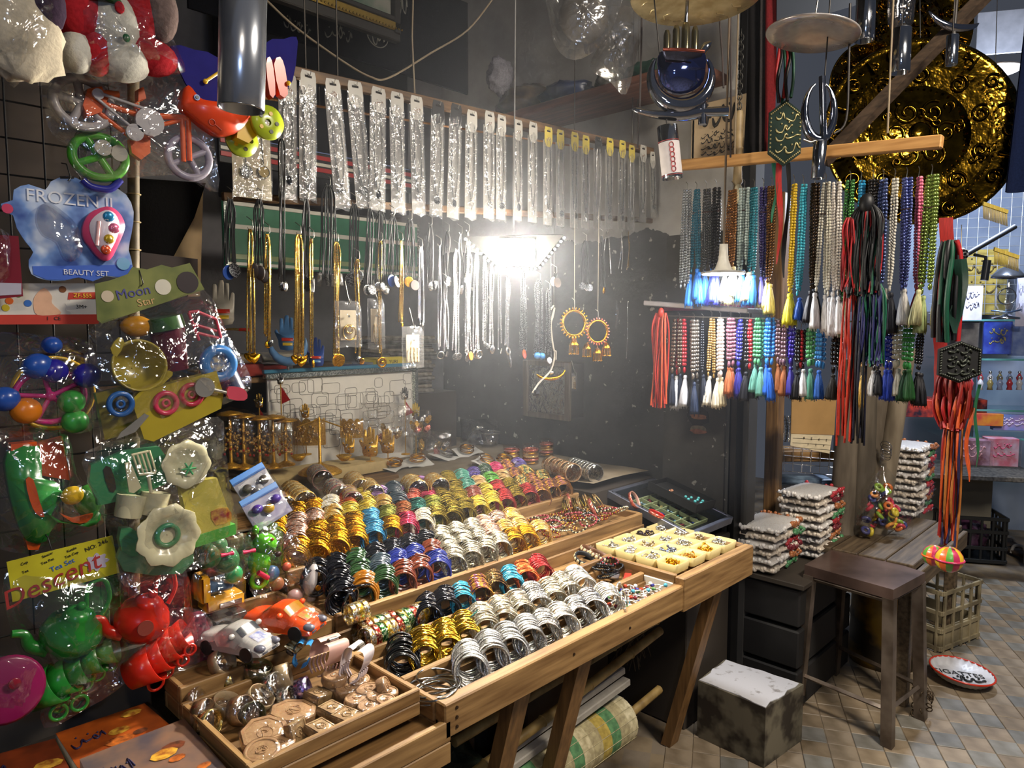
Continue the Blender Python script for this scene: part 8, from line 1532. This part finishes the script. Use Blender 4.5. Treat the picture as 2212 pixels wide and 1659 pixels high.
# ================================================================ THINGS HANGING OVERHEAD
# embossed brass trays
BRS = mat('dark_reflecting_brass', '#86661c', .12,1., color2='#3f2e0a', scale=22, lo=.3, hi=.75, bump=.55, bscale=34)  # darkened colour stands in for black surroundings mirrored in the brass
def spiral(m, cx, cz, r, turns, t, y, ph=0, sg=1):
    n = int(18 * turns); m.tube([(cx + r * (1 - .8 * i / n) * cos(ph + sg * 6.28 * turns * i / n), y, cz + r * (1 - .8 * i / n) * sin(ph + sg * 6.28 * turns * i / n)) for i in range(n + 1)], [t * (.6 + .5 * sin(3.14 * i / n)) for i in range(n + 1)], 6)
def brass_tray(px, py, rpx, D, label, seed, turn=0., tilt=0., pear=False):
    f = FD(px, py, D); r = rpx * f.k; o = T('brass_tray', label, 'tray', f.A, (tilt, 0, f.rot + turn)); g = RN(seed); q = Euler((R(90),0,0)).to_quaternion()
    prof = [(.001,-.012),(r * .5,-.012),(r * .55,-.02),(r * .72,-.016),(r * .78,-.002),(r * .95,.004),(r, .014),(r * 1.015,.010),(r * .95,-.004),(r * .78,-.012),(.001,-.022)]
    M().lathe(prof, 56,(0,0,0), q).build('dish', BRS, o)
    for rr, n in ((.985,96),(.76,70),(.52,48)):
        b = M(); y = -.014 if rr < .9 else -.015
        for i in range(n): a = 2 * math.pi * i / n; b.ball((r * rr * cos(a), y + (.012 if rr < .6 else .004), r * rr * sin(a)), r * .014,5,4)
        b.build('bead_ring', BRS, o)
    for k in range(10):
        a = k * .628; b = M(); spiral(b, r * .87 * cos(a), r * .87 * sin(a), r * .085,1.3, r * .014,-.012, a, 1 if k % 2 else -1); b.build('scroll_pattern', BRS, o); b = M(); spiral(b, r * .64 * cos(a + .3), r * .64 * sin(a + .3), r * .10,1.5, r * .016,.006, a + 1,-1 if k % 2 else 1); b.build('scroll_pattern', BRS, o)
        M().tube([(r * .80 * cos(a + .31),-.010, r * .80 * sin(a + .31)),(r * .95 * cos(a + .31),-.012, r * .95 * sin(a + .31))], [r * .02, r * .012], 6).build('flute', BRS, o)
    b = M(); 
    for k in range(6): a = k * 1.047; spiral(b, r * .26 * cos(a), r * .26 * sin(a), r * .13,1.4, r * .018,.008, a, 1)
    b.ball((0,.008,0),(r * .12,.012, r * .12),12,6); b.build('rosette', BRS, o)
    cr = M()
    for k in range(46):
        a = g.uniform(0,6.28); rr = r * g.choice((.2,.4,.6,.68,.86,.9)); spiral(cr, rr * cos(a), rr * sin(a), r * g.uniform(.03,.07), g.uniform(.6,1.4), r * .009,-.012 if rr > .8 * r else .004, g.uniform(0,6), g.choice((-1,1)))
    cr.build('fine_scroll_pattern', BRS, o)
    M().cyl((0,.01, r),(0,.03,3.1 - f.A.z),.002, n=5).build('hanging_wire', HOOK, o); return o
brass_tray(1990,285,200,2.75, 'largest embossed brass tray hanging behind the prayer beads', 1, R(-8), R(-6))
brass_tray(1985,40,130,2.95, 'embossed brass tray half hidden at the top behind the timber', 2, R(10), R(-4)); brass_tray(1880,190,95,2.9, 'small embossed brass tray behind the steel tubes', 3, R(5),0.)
f = FD(1960,165,2.35); o = f.T('slanting_timber', 'dark timber strut slanting across the brass trays', 'timber'); M().tube([f.p(1785,345), f.p(2135,-20)], .026,4).build('strut', wood('dark_timber', '#4a3a2c', '#2c2219', 0), o, smooth=0)
def tray_disc(px, py, rxpx, rypx, D, m, label, roll_=0., beads_=True):
    f = FD(px, py, D); r = rxpx * f.k; ti = math.asin(rypx / rxpx) - math.atan((700 - py) / FPX); o = T('metal_tray', label, 'tray', f.A, 0.); o.rotation_euler = tuple((Matrix.Rotation(f.rot, 3, 'Z') @ Matrix.Rotation(roll_, 3, 'Y') @ Matrix.Rotation(-ti, 3, 'X')).to_euler())
    M().lathe([(.001,.006),(r * .3,.006),(r * .34,.0),(r * .6,.002),(r * .64,-.006),(r * .97,-.014),(r, -.016),(r * .98,-.02),(r * .62,-.012),(r * .3,-.002),(.001,-.002)], 52).build('dish', m, o)
    if beads_:
        for rr, n in ((.9,60),(.5,40)):
            b = M()
            for i in range(n): a = 2 * math.pi * i / n; b.ball((r * rr * cos(a), r * rr * sin(a),-.014 if rr > .6 else -.004), r * .018,5,4)
            b.build('bead_ring', m, o)
        b = M()
        for i in range(16): a = i * .3927; b.tube([(r * .66 * cos(a), r * .66 * sin(a),-.010),(r * .76 * cos(a + .1), r * .76 * sin(a + .1),-.013),(r * .84 * cos(a), r * .84 * sin(a),-.015)], r * .02,5)
        b.build('chased_pattern', m, o)
    M().cyl((0,0,0),(0, r * .1,.6),.002, n=5).build('hanging_wire', HOOK, o)
tray_disc(1505,-22,142,66,2.1, mat('hammered_brass', '#e0cc9c', .25,.6, color2='#b8a070', scale=20, bump=.3), 'wide hammered brass tray hanging at the top over the steel hand'); tray_disc(1757,60,97,38,1.95, mat('chased_silver', '#c8c0bc', .22,.6, var=.2, scale=30), 'chased silver tray hanging above the green plaque', R(8)); tray_disc(2150,145,50,18,3.4, mat('chased_silver', '#b4aca8'), 'small silver tray far behind the brass tray')
def tube_(px, py0, py1, wpx, D, label, m=None, hook=True, band=None, lean=0.):
    f = FD(px, py0, D); r = wpx / 2 * f.k; L = (py1 - py0) * f.k; o = T('steel_tube', label, 'tube', f.A, (0, R(lean), f.rot)); m = m or STEEL()
    M().lathe([(r * .9,0),(r, -.002),(r, -L),(r * .97,-L - .001),(r * .93,-L),(r * .93,-.004)], 36).build('barrel', m, o); M().torus((0,0,-L), r * .97, r * .035,36,6,(0,0,1)).build('rim', STEEL(), o); M().cyl((0,0,0),(0,0,-.003), r * .95, n=30).build('end_cap', mat('tube_inside', '#3a3a3c', .4,.7), o)
    if hook: M().tube([(0,0,-.01),(0,0,.4)], .0022,5).build('hanger', mat('dark_wire', '#3a3634', .5,.5), o)
    if band:
        for z in (.30,.95): M().torus((0,0,-L * z), r * 1.005, r * .03,30,5,(0,0,1)).build('red_band', band, o)
        M().lathe([(r * 1.006,-L * .32),(r * 1.006,-L * .93)], 30).build('paper_sleeve', mat('sleeve_paper', '#c8c0c0', .6), o)
        for i in range(6):
            a = -1.57 + .0; M().torus((r * 1.02 * cos(a), r * 1.02 * sin(a),-L * (.4 + i * .09)), r * .2, r * .05,14,5,(cos(a), sin(a),0),1.3).build('printed_link', band, o)
    return o
tube_(526,-20,228,98,1.05, 'large polished steel cylinder hanging beside the push toy', mat('mirror_steel', '#c4c8d0', .22,.85, var=.06), lean=3.)
tube_(1872,-30,84,40,2.2, 'steel tube at the top beside the silver tray'); tube_(1948,62,154,40,2.1, 'steel tube hanging below a plastic sleeve'); tube_(2058,76,138,24,2.2, 'slim steel tube in front of the brass trays'); tube_(1772,306,384,28,2.0, 'steel tube hanging over the pine beam', lean=2.); tube_(1441,272,384,44,2.1, 'steel tube with white sleeve and red chain print', band=plastic('print_red', '#a83c3c'), lean=-7.)
f = FD(1948,20,2.1); o = f.T('plastic_sleeve', 'crumpled clear sleeve hanging above the steel tube', 'sleeve'); M().lathe([(20 * f.k, 60 * f.k),(27 * f.k, 20 * f.k),(25 * f.k, -25 * f.k),(15 * f.k, -45 * f.k)], 16, wave=.1, wn=5).build('film', film('sleeve_film', (.95,.93,.93),.25,.8,30.), o)
# steel hand in crescent with dagger
f = FD(1470,230,2.1); o = f.T('steel_hand', 'polished steel hand rising from a crescent with a dagger below', 'ornament'); MS = mat('mirror_steel_b', '#a4a8b4', .07,1., var=.08); k = f.k
M().tube([(65 * k * cos(R(a)),0,66 * k + 66 * k * sin(R(a)) * 1.0) for a in range(150,392,10)], [k * (3 + 15 * sin(math.pi * i / 24)) for i in range(25)], 12).build('crescent', MS, o)
M().prism(blob([(-46 * k, 112 * k),(-50 * k, 80 * k),(-40 * k, 42 * k),(0,26 * k),(40 * k, 42 * k),(50 * k, 80 * k),(44 * k, 112 * k),(0,118 * k)], 3),-10 * k, 10 * k).build('palm', mat('blue_mirror', '#5a6ab4', .08,1., var=.15), o)
for x, h_, r_ in ((-32,158,7.5),(-12,168,8),(8,174,9),(28,166,7.5)): M().tube([(x * k, 0,100 * k),(x * k, 0,(h_ - 10) * k),(x * k, 0, h_ * k)], [r_ * k, r_ * k, r_ * .6 * k], 10).build('finger', mat('olive_steel', '#8c8468', .15,.9, var=.2), o)
M().tube(smooth_path([(36 * k, 0,100 * k),(50 * k, 0,122 * k),(62 * k, 0,134 * k)], 4), [9 * k] * 6 + [7 * k, 5 * k, 3 * k], 10).build('thumb', MS, o); M().tube(smooth_path([(-44 * k, -18 * k, 112 * k),(0,-22 * k, 110 * k),(44 * k, -18 * k, 108 * k)], 5),4 * k, 8).build('scalloped_cuff', mat('red_copper', '#8c4a3c', .2,.9), o)
M().cyl((0,0,6 * k),(0,0,-18 * k),5 * k, n=10).build('neck', MS, o); M().cyl((8 * k, 0,170 * k),(14 * k, .0,300 * k),4 * k, n=8).build('hanger_tube', MS, o)
M().tube(smooth_path([(-104 * k, 0,-6 * k),(-60 * k, 0,-16 * k),(0,0,-20 * k),(40 * k, 0,-12 * k)], 4), [1.5 * k] + [k * (6 + .8 * i) for i in range(12)], 10).build('dagger_blade', MS, o); M().tube([(40 * k, 0,-12 * k),(102 * k, 0,-10 * k)], [9 * k, 11 * k], 10).build('dagger_grip', MS, o); M().tube([(48 * k, 0,-38 * k),(48 * k, 0,14 * k)], [9 * k, 8 * k], 10).build('cross_guard', MS, o)
f = FD(1770,240,2.0); o = f.T('steel_crescent_hook', 'open steel crescent hanging under the silver tray', 'ornament'); k = f.k; M().tube([(32 * k * cos(R(a)),0,60 * k * sin(R(a))) for a in range(-250,71,16)], [k * (2 + 9 * sin(math.pi * i / 20)) for i in range(21)], 10).build('crescent', MS, o); M().tube([(0,-.01,70 * k),(8 * k, -.01,-60 * k)], 7 * k, 10).build('rod', MS, o); M().tube([(-8 * k, -.01,-64 * k),(-20 * k, -.01,-68 * k),(-36 * k, -.01,-62 * k)], 2.5 * k, 6).build('bent_wire', HOOK, o); M().tube(smooth_path([(30 * k, -.01,-50 * k),(55 * k, -.01,-20 * k),(56 * k, -.01,100 * k),(54 * k, -.01,220 * k)], 5),2.5 * k, 6).build('hook_rod', mat('dark_wire', '#3a3634', .5,.5), o)
f = FD(2060,45,2.3); o = f.T('curved_blade', 'curved steel blade ornament hooked on a rod at the top', 'ornament'); k = f.k; M().tube(smooth_path([f.p(2005,25), f.p(2030,48), f.p(2065,60), f.p(2100,58), f.p(2115,50)], 4), [1,3,6,8,9,9,8,8,7,7,6,6,5,4,3,2,1] and [k * (1 + 8 * sin(math.pi * i / 16)) for i in range(17)], 8).build('blade', MS, o); M().cyl(f.p(2066,-60), f.p(2062,75),4 * k, n=8).build('rod', mat('dark_wire', '#3a3634'), o)
# plastic bags overhead
for i, (px, py, w_, h_, D, l) in enumerate([(1262,-30,165,155,2.3, 'large hanging clear bag at the top beside the brass tray'),(1335,15,115,185,2.35, 'narrow shiny clear bag hanging to a point'),(720,-30,90,36,2.6, 'edge of a clear bag over the picture frame')]):
    f = FD(px, py, D); o = f.T('hanging_bag', l, 'bag'); bagpoly(f, [[(1180,-40),(1262,-50),(1345,-40),(1335,30),(1300,95),(1240,125),(1200,95),(1188,40)], [(1290,18),(1392,25),(1378,110),(1355,198),(1320,172),(1275,140),(1300,80)], [(675,-50),(765,-50),(750,-5),(720,6),(690,-4)]][i], .10, o, 50 + i,  film('overhead_film', (.93,.91,.88),.30,1., 22., .12,.06), 'film', 5)
    if i == 0: M().ball((0,0,-h_ * f.k * .4),(w_ * f.k * .33,.03, h_ * f.k * .38),14,9).build('contents', mat('dull_brown_cloth', '#6e665e', .7, var=.3, scale=14), o)
# wall shelf with bags, framed calligraphy, chain, cane
c0 = AX(1185,262,2.42); c1 = AX(1440,212,2.30); o = T('wall_shelf', 'reddish wooden shelf high on the plaster wall', 'shelf', (2.36,(c0.y + c1.y) / 2, c0.z)); Ls = abs(c0.y - c1.y) + .3; M().bbox((0,0,0),(.24, Ls, .035),.004).build('board', wood('red_brown_board', '#6b4434', '#42281e', 1), o, smooth=0); SZ = c0.z + .018
for i, (dy, m_, sc, l, cat) in enumerate([(.42, mat('folded_brown', '#5c4a38', .4, color2='#2c241c', scale=18),(.10,.14,.07), 'folded dark brown plastic on the high wall shelf', 'bag'),(.18, mat('navy_poly', '#2a3a66', .35, color2='#1c2848', scale=14),(.09,.13,.05), 'blue plastic bag drooping from the high shelf', 'bag'),(-.05, mat('clear_wad', '#8c8a80', .3, color2='#5c5a52', scale=30),(.06,.07,.05), 'wad of clear plastic on the high wall shelf', 'bag'),(-.22, mat('dark_green_cloth', '#1f4a38', .7, var=.4, scale=20),(.07,.10,.045), 'dark green cloth bundle on the high wall shelf', 'cloth')]): tag(lump(sc, i, .3).build('shelf_bundle', m_, None, (2.36,(c0.y + c1.y) / 2 + dy, SZ + sc[2] * .9)), l, cat)
f0 = AX(1552,278,2.44); o = T('framed_script', 'cream board with black calligraphy leaning on the plaster wall', 'sign', f0, R(-90)); k = mpp(f0); M().bbox((0,0,0),(95 * k * 1.35,.012,120 * k),.002).build('board', mat('cream_sign', '#c0a887', .6, var=.08), o, smooth=0); g = RN(14); scribble(g, .12,.09,3,.005,-.008).build('lettering', mat('ink_black', '#2c2a28', .6), o, (0,0,.045))
for r_ in range(4): scribble(g, .13,.022,5,.0014,-.008).build('lettering', mat('ink_black', '#2c2a28'), o, (0,0,-.018 - .022 * r_))
M().bbox((-.10,.004,0),(.012,.02,122 * k),.002).build('edge_strip', mat('dark_wire', '#3a3634'), o, smooth=0)
pa, pb = AD(1602,60,2.45), AD(1597,240,2.45); o = T('steel_chain', 'hanging iron chain above the bamboo toggle', 'chain', pb); lk = M().torus((0,0,0),.008,.0018,12,5,(0,1,0),1.6).mesh('link', mat('iron_link', '#4a4844', .4,.8)); n = 17
for i in range(n): put('link', lk, None, o, (pa - pb) * (i / n),(0,0, R(90) * (i % 2) + .4))
o = T('bamboo_toggle', 'pale notched bamboo stick hanging on the iron chain', 'stick', pb); M().lathe([(.012,0),(.015,-.02),(.014,-.12),(.017,-.125),(.014,-.13),(.015,-.17),(.018,-.18),(.014,-.19),(.016,-.23),(.019,-.24),(.012,-.25),(.016,-.275),(.004,-.30)], 14).build('stick', mat('pale_bamboo', '#9c8660', .55, color2='#6c5838', scale=18), o); M().ball((0,-.005,-.28),(.022,.014,.035),10,7).build('cloth_tip', cloth('cream_rag', '#cfc4a4', .15), o)
for i, (px, y0, y1, l) in enumerate([(1385,110,320, 'dark cord hanging past the wall shelf'),(1578,50,340, 'thin brown cable on the plaster wall'),(1555,50,190, 'second thin cable on the plaster wall')]): a, b = AD(px, y0,2.3), AD(px + 8 * (i - 1), y1,2.3); o = T('ceiling_cable', l, 'cord', b); M().tube([V((0,0,0)),(a - b) * .5 + V((.004,0,0)), a - b, a - b + V((0,0,.5))], .0035,6).build('cord', mat('dark_cord', '#3c3230', .7), o)
# red and black drapes by the plaster wall end, fabric at the lane edge
for i, (px, w_, c_, l) in enumerate([(1622,34, '#1a1819', 'black strap hanging beside the plaster wall'),(1655,26, '#6c1f22', 'dark red sash hanging beside the black strap'),(1640,16, '#3a3636', 'grey strap between the black and red ones')]):
    a = AX(px, -40, BXX + .1); b_ = AX(px, 330, BXX + .1); k = mpp(b_); o = T('hanging_scarf', l, 'sash', b_, R(-90)); W, H = w_ * k, a.z - b_.z; m = M()
    for yy in (0,.004): m.sheet(lambda u, v, yy=yy: V(((u - .5) * W, yy + .012 * sin(7 * u + 3 * v), v * H)),6,10)
    m.build('cloth', cloth('sash_' + c_[1:], c_), o)
f = FD(2195,180,2.6); o = f.T('fringed_drape', 'navy cloth with gold fringe bands hanging at the lane edge', 'cloth'); m = M(); NV = cloth('navy_velvet', '#131c38')
for yy in (0,.006): m.sheet(lambda u, v, yy=yy: V(((-8 + u * 110 + 20 * (1 - v)) * f.k, yy + .02 * sin(9 * u),(100 - 330 * v) * f.k)),10,12)
m.build('cloth', NV, o); GF = silk('#c8b050')
for y0, x0 in ((432,2135),(530,2165)):
    M().prism(f.poly([(x0, y0),(x0 + 55, y0 + 18),(x0 + 54, y0 + 26),(x0 - 1, y0 + 8)]),-.012,-.004).build('fringe_band', GF, o, smooth=0); fm = M()
    for i in range(22): x = x0 + i * 2.5; fm.tube([f.p(x, y0 + 6 + i * .8,-.008), f.p(x + 2, y0 + 36 + i * .8,-.009)], .0016,4)
    fm.build('fringe', GF, o)
fpanel(2160,70,90,90,3.6, 'white_placard', 'plain white placard hanging at the top corner of the lane', 'placard', '#b4b8c4', '#a0a4b0', None, .008)
# black embroidered banners, picture frame, swords and cable over the back of the stall
o, W_, H_ = banner((395,-260),(1010,205),2.35, 'black mourning banner with pale embroidered script high at the back', cloth('banner_black', '#101116')); PS = mat('pale_stitch', '#6c6a64', .7); g = RN(19)
for i, (x, z, w_, h_) in enumerate([(-.38,.30,.12,.10),(-.36,.18,.10,.06),(-.10,.20,.12,.07),(-.05,.07,.12,.05),(.12,.12,.10,.10),(.02,.30,.14,.05),(-.22,.05,.10,.06),(.22,.25,.1,.08)]): scribble(g, w_, h_, 4,.0025,-.009).build('lettering', PS, o, (x, 0, z))
M().tube(smooth_path([(-.20,-.009,.345),(-.08,-.009,.31),(.02,-.009,.30),(.06,-.009,.315)], 4), [.002,.004,.006,.007,.008,.008,.008,.008,.007,.006,.005,.004,.001], 6).build('embroidered_sword', PS, o); M().torus((.12,-.009,.12),.05,.002,24,5).build('embroidered_ring', PS, o)
f = Fr(760,0,2.15); o = T('framed_picture', 'dark gilt picture frame cut by the top edge of the view', 'picture', f.A); a = f.q(560,-120); b_ = f.q(862,72)
for z0, z1, m_, y in ((b_[1], b_[1] + .03, mat('frame_gilt', '#8c7434', .4,.7, scale=60),0),(b_[1] - .035, b_[1], mat('frame_black', '#1a1612', .5),.004),(b_[1] + .03, b_[1] + .05, mat('frame_black', '#1a1612'),.002)): M().bbox(((a[0] + b_[0]) / 2, y, (z0 + z1) / 2),(b_[0] - a[0], .03, z1 - z0),.004).build('rail', m_, o, smooth=0)
M().bbox((b_[0] - .015,0, b_[1] + .12),(.03,.03,.26),.004).build('stile', mat('frame_black', '#1a1612'), o, smooth=0); M().box(((a[0] + b_[0]) / 2,.01, b_[1] + .13),(b_[0] - a[0], .006,.20)).build('picture', mat('pale_picture', '#8f8a80', .5, color2='#3a5a4a', scale=8), o, smooth=0); bd = M()
for i in range(40): bd.ball((a[0] + (b_[0] - a[0]) * i / 39,-.017, b_[1] + .006),.004,6,4)
bd.build('bead_moulding', mat('frame_gilt', '#8c7434'), o)
f = Fr(810,165,1.75); o = T('power_cable', 'pale twin cable sagging across the banners above the necklaces', 'cable', f.A); M().tube(smooth_path([f.p(570,-5), f.p(640,60), f.p(740,132), f.p(800,166), f.p(840,168), f.p(930,115), f.p(1010,65), f.p(1070,-10)], 6),.003,6).build('flex', mat('tan_flex', '#8a7a62', .6), o)
f = Fr(893,200,1.72); o = T('power_cable', 'pale cable dropping straight down behind the bagged necklaces', 'cable', f.A); M().tube([f.p(893,-40), f.p(890,80), f.p(896,210)], .0028,6).build('flex', mat('tan_flex', '#8a7a62'), o)
for i, (px, py, Y, sc, m_, l) in enumerate([(935,125,2.6,(.10,.07,.06), mat('blue_poly', '#24387c', .3, color2='#141c44', scale=16), 'blue plastic bundle in the dark back corner'),(958,40,2.7,(.05,.05,.035), mat('red_poly', '#6c2430', .3, color2='#3a141c', scale=16), 'red packet high in the dark back corner'),(1080,165,2.3,(.06,.05,.075), cloth('white_bag_cloth', '#8f8c94', .3), 'white carrier bag tied up above the necklaces')]): tag(lump(sc, i + 5,.35).build('hanging_bundle', m_, None, AY(px, py, Y)), l, 'bundle')
tag(M().bbox((1.72,2.86,2.42),(.86,.16,.9),.004).build('dark_cupboard', mat('dark_blue_cupboard', '#23252e', .7, var=.25, scale=5), None, smooth=0), 'dark cupboard high in the back corner of the stall', 'cupboard')

# ---------------------------------------------------------------- haze volume added for the lens glare round the lamp, with thin smoke
hm, hnt, hout = _new('glare_haze'); hv = nd(hnt, 'ShaderNodeVolumeScatter', Density=.038, Anisotropy=.35); hv.inputs['Color'].default_value = (.86,.9,1., 1); hnt.links.new(hv.outputs[0], hout.inputs['Volume'])
hz = M().box((1.66,1.93,1.98),(1.62,2.0,2.2)).build('haze', hm, smooth=0); hz['kind'] = 'stuff'; tag(hz, 'thin grey haze added for glare and smoke around the lamp and necklaces', 'haze')

# ================================================================ printed letters become plain meshes
def letters_to_mesh():
    bpy.context.view_layer.update(); dg = bpy.context.evaluated_depsgraph_get()
    for o in [o for o in bpy.data.objects if o.type == 'FONT']:
        me = bpy.data.meshes.new_from_object(o.evaluated_get(dg)); n = bpy.data.objects.new('lettering', me); col.objects.link(n)
        n.parent = o.parent; n.location = o.location; n.rotation_euler = o.rotation_euler; n.scale = o.scale
        if not me.materials: me.materials.append(o.data.materials[0])
        bpy.data.objects.remove(o)
letters_to_mesh()
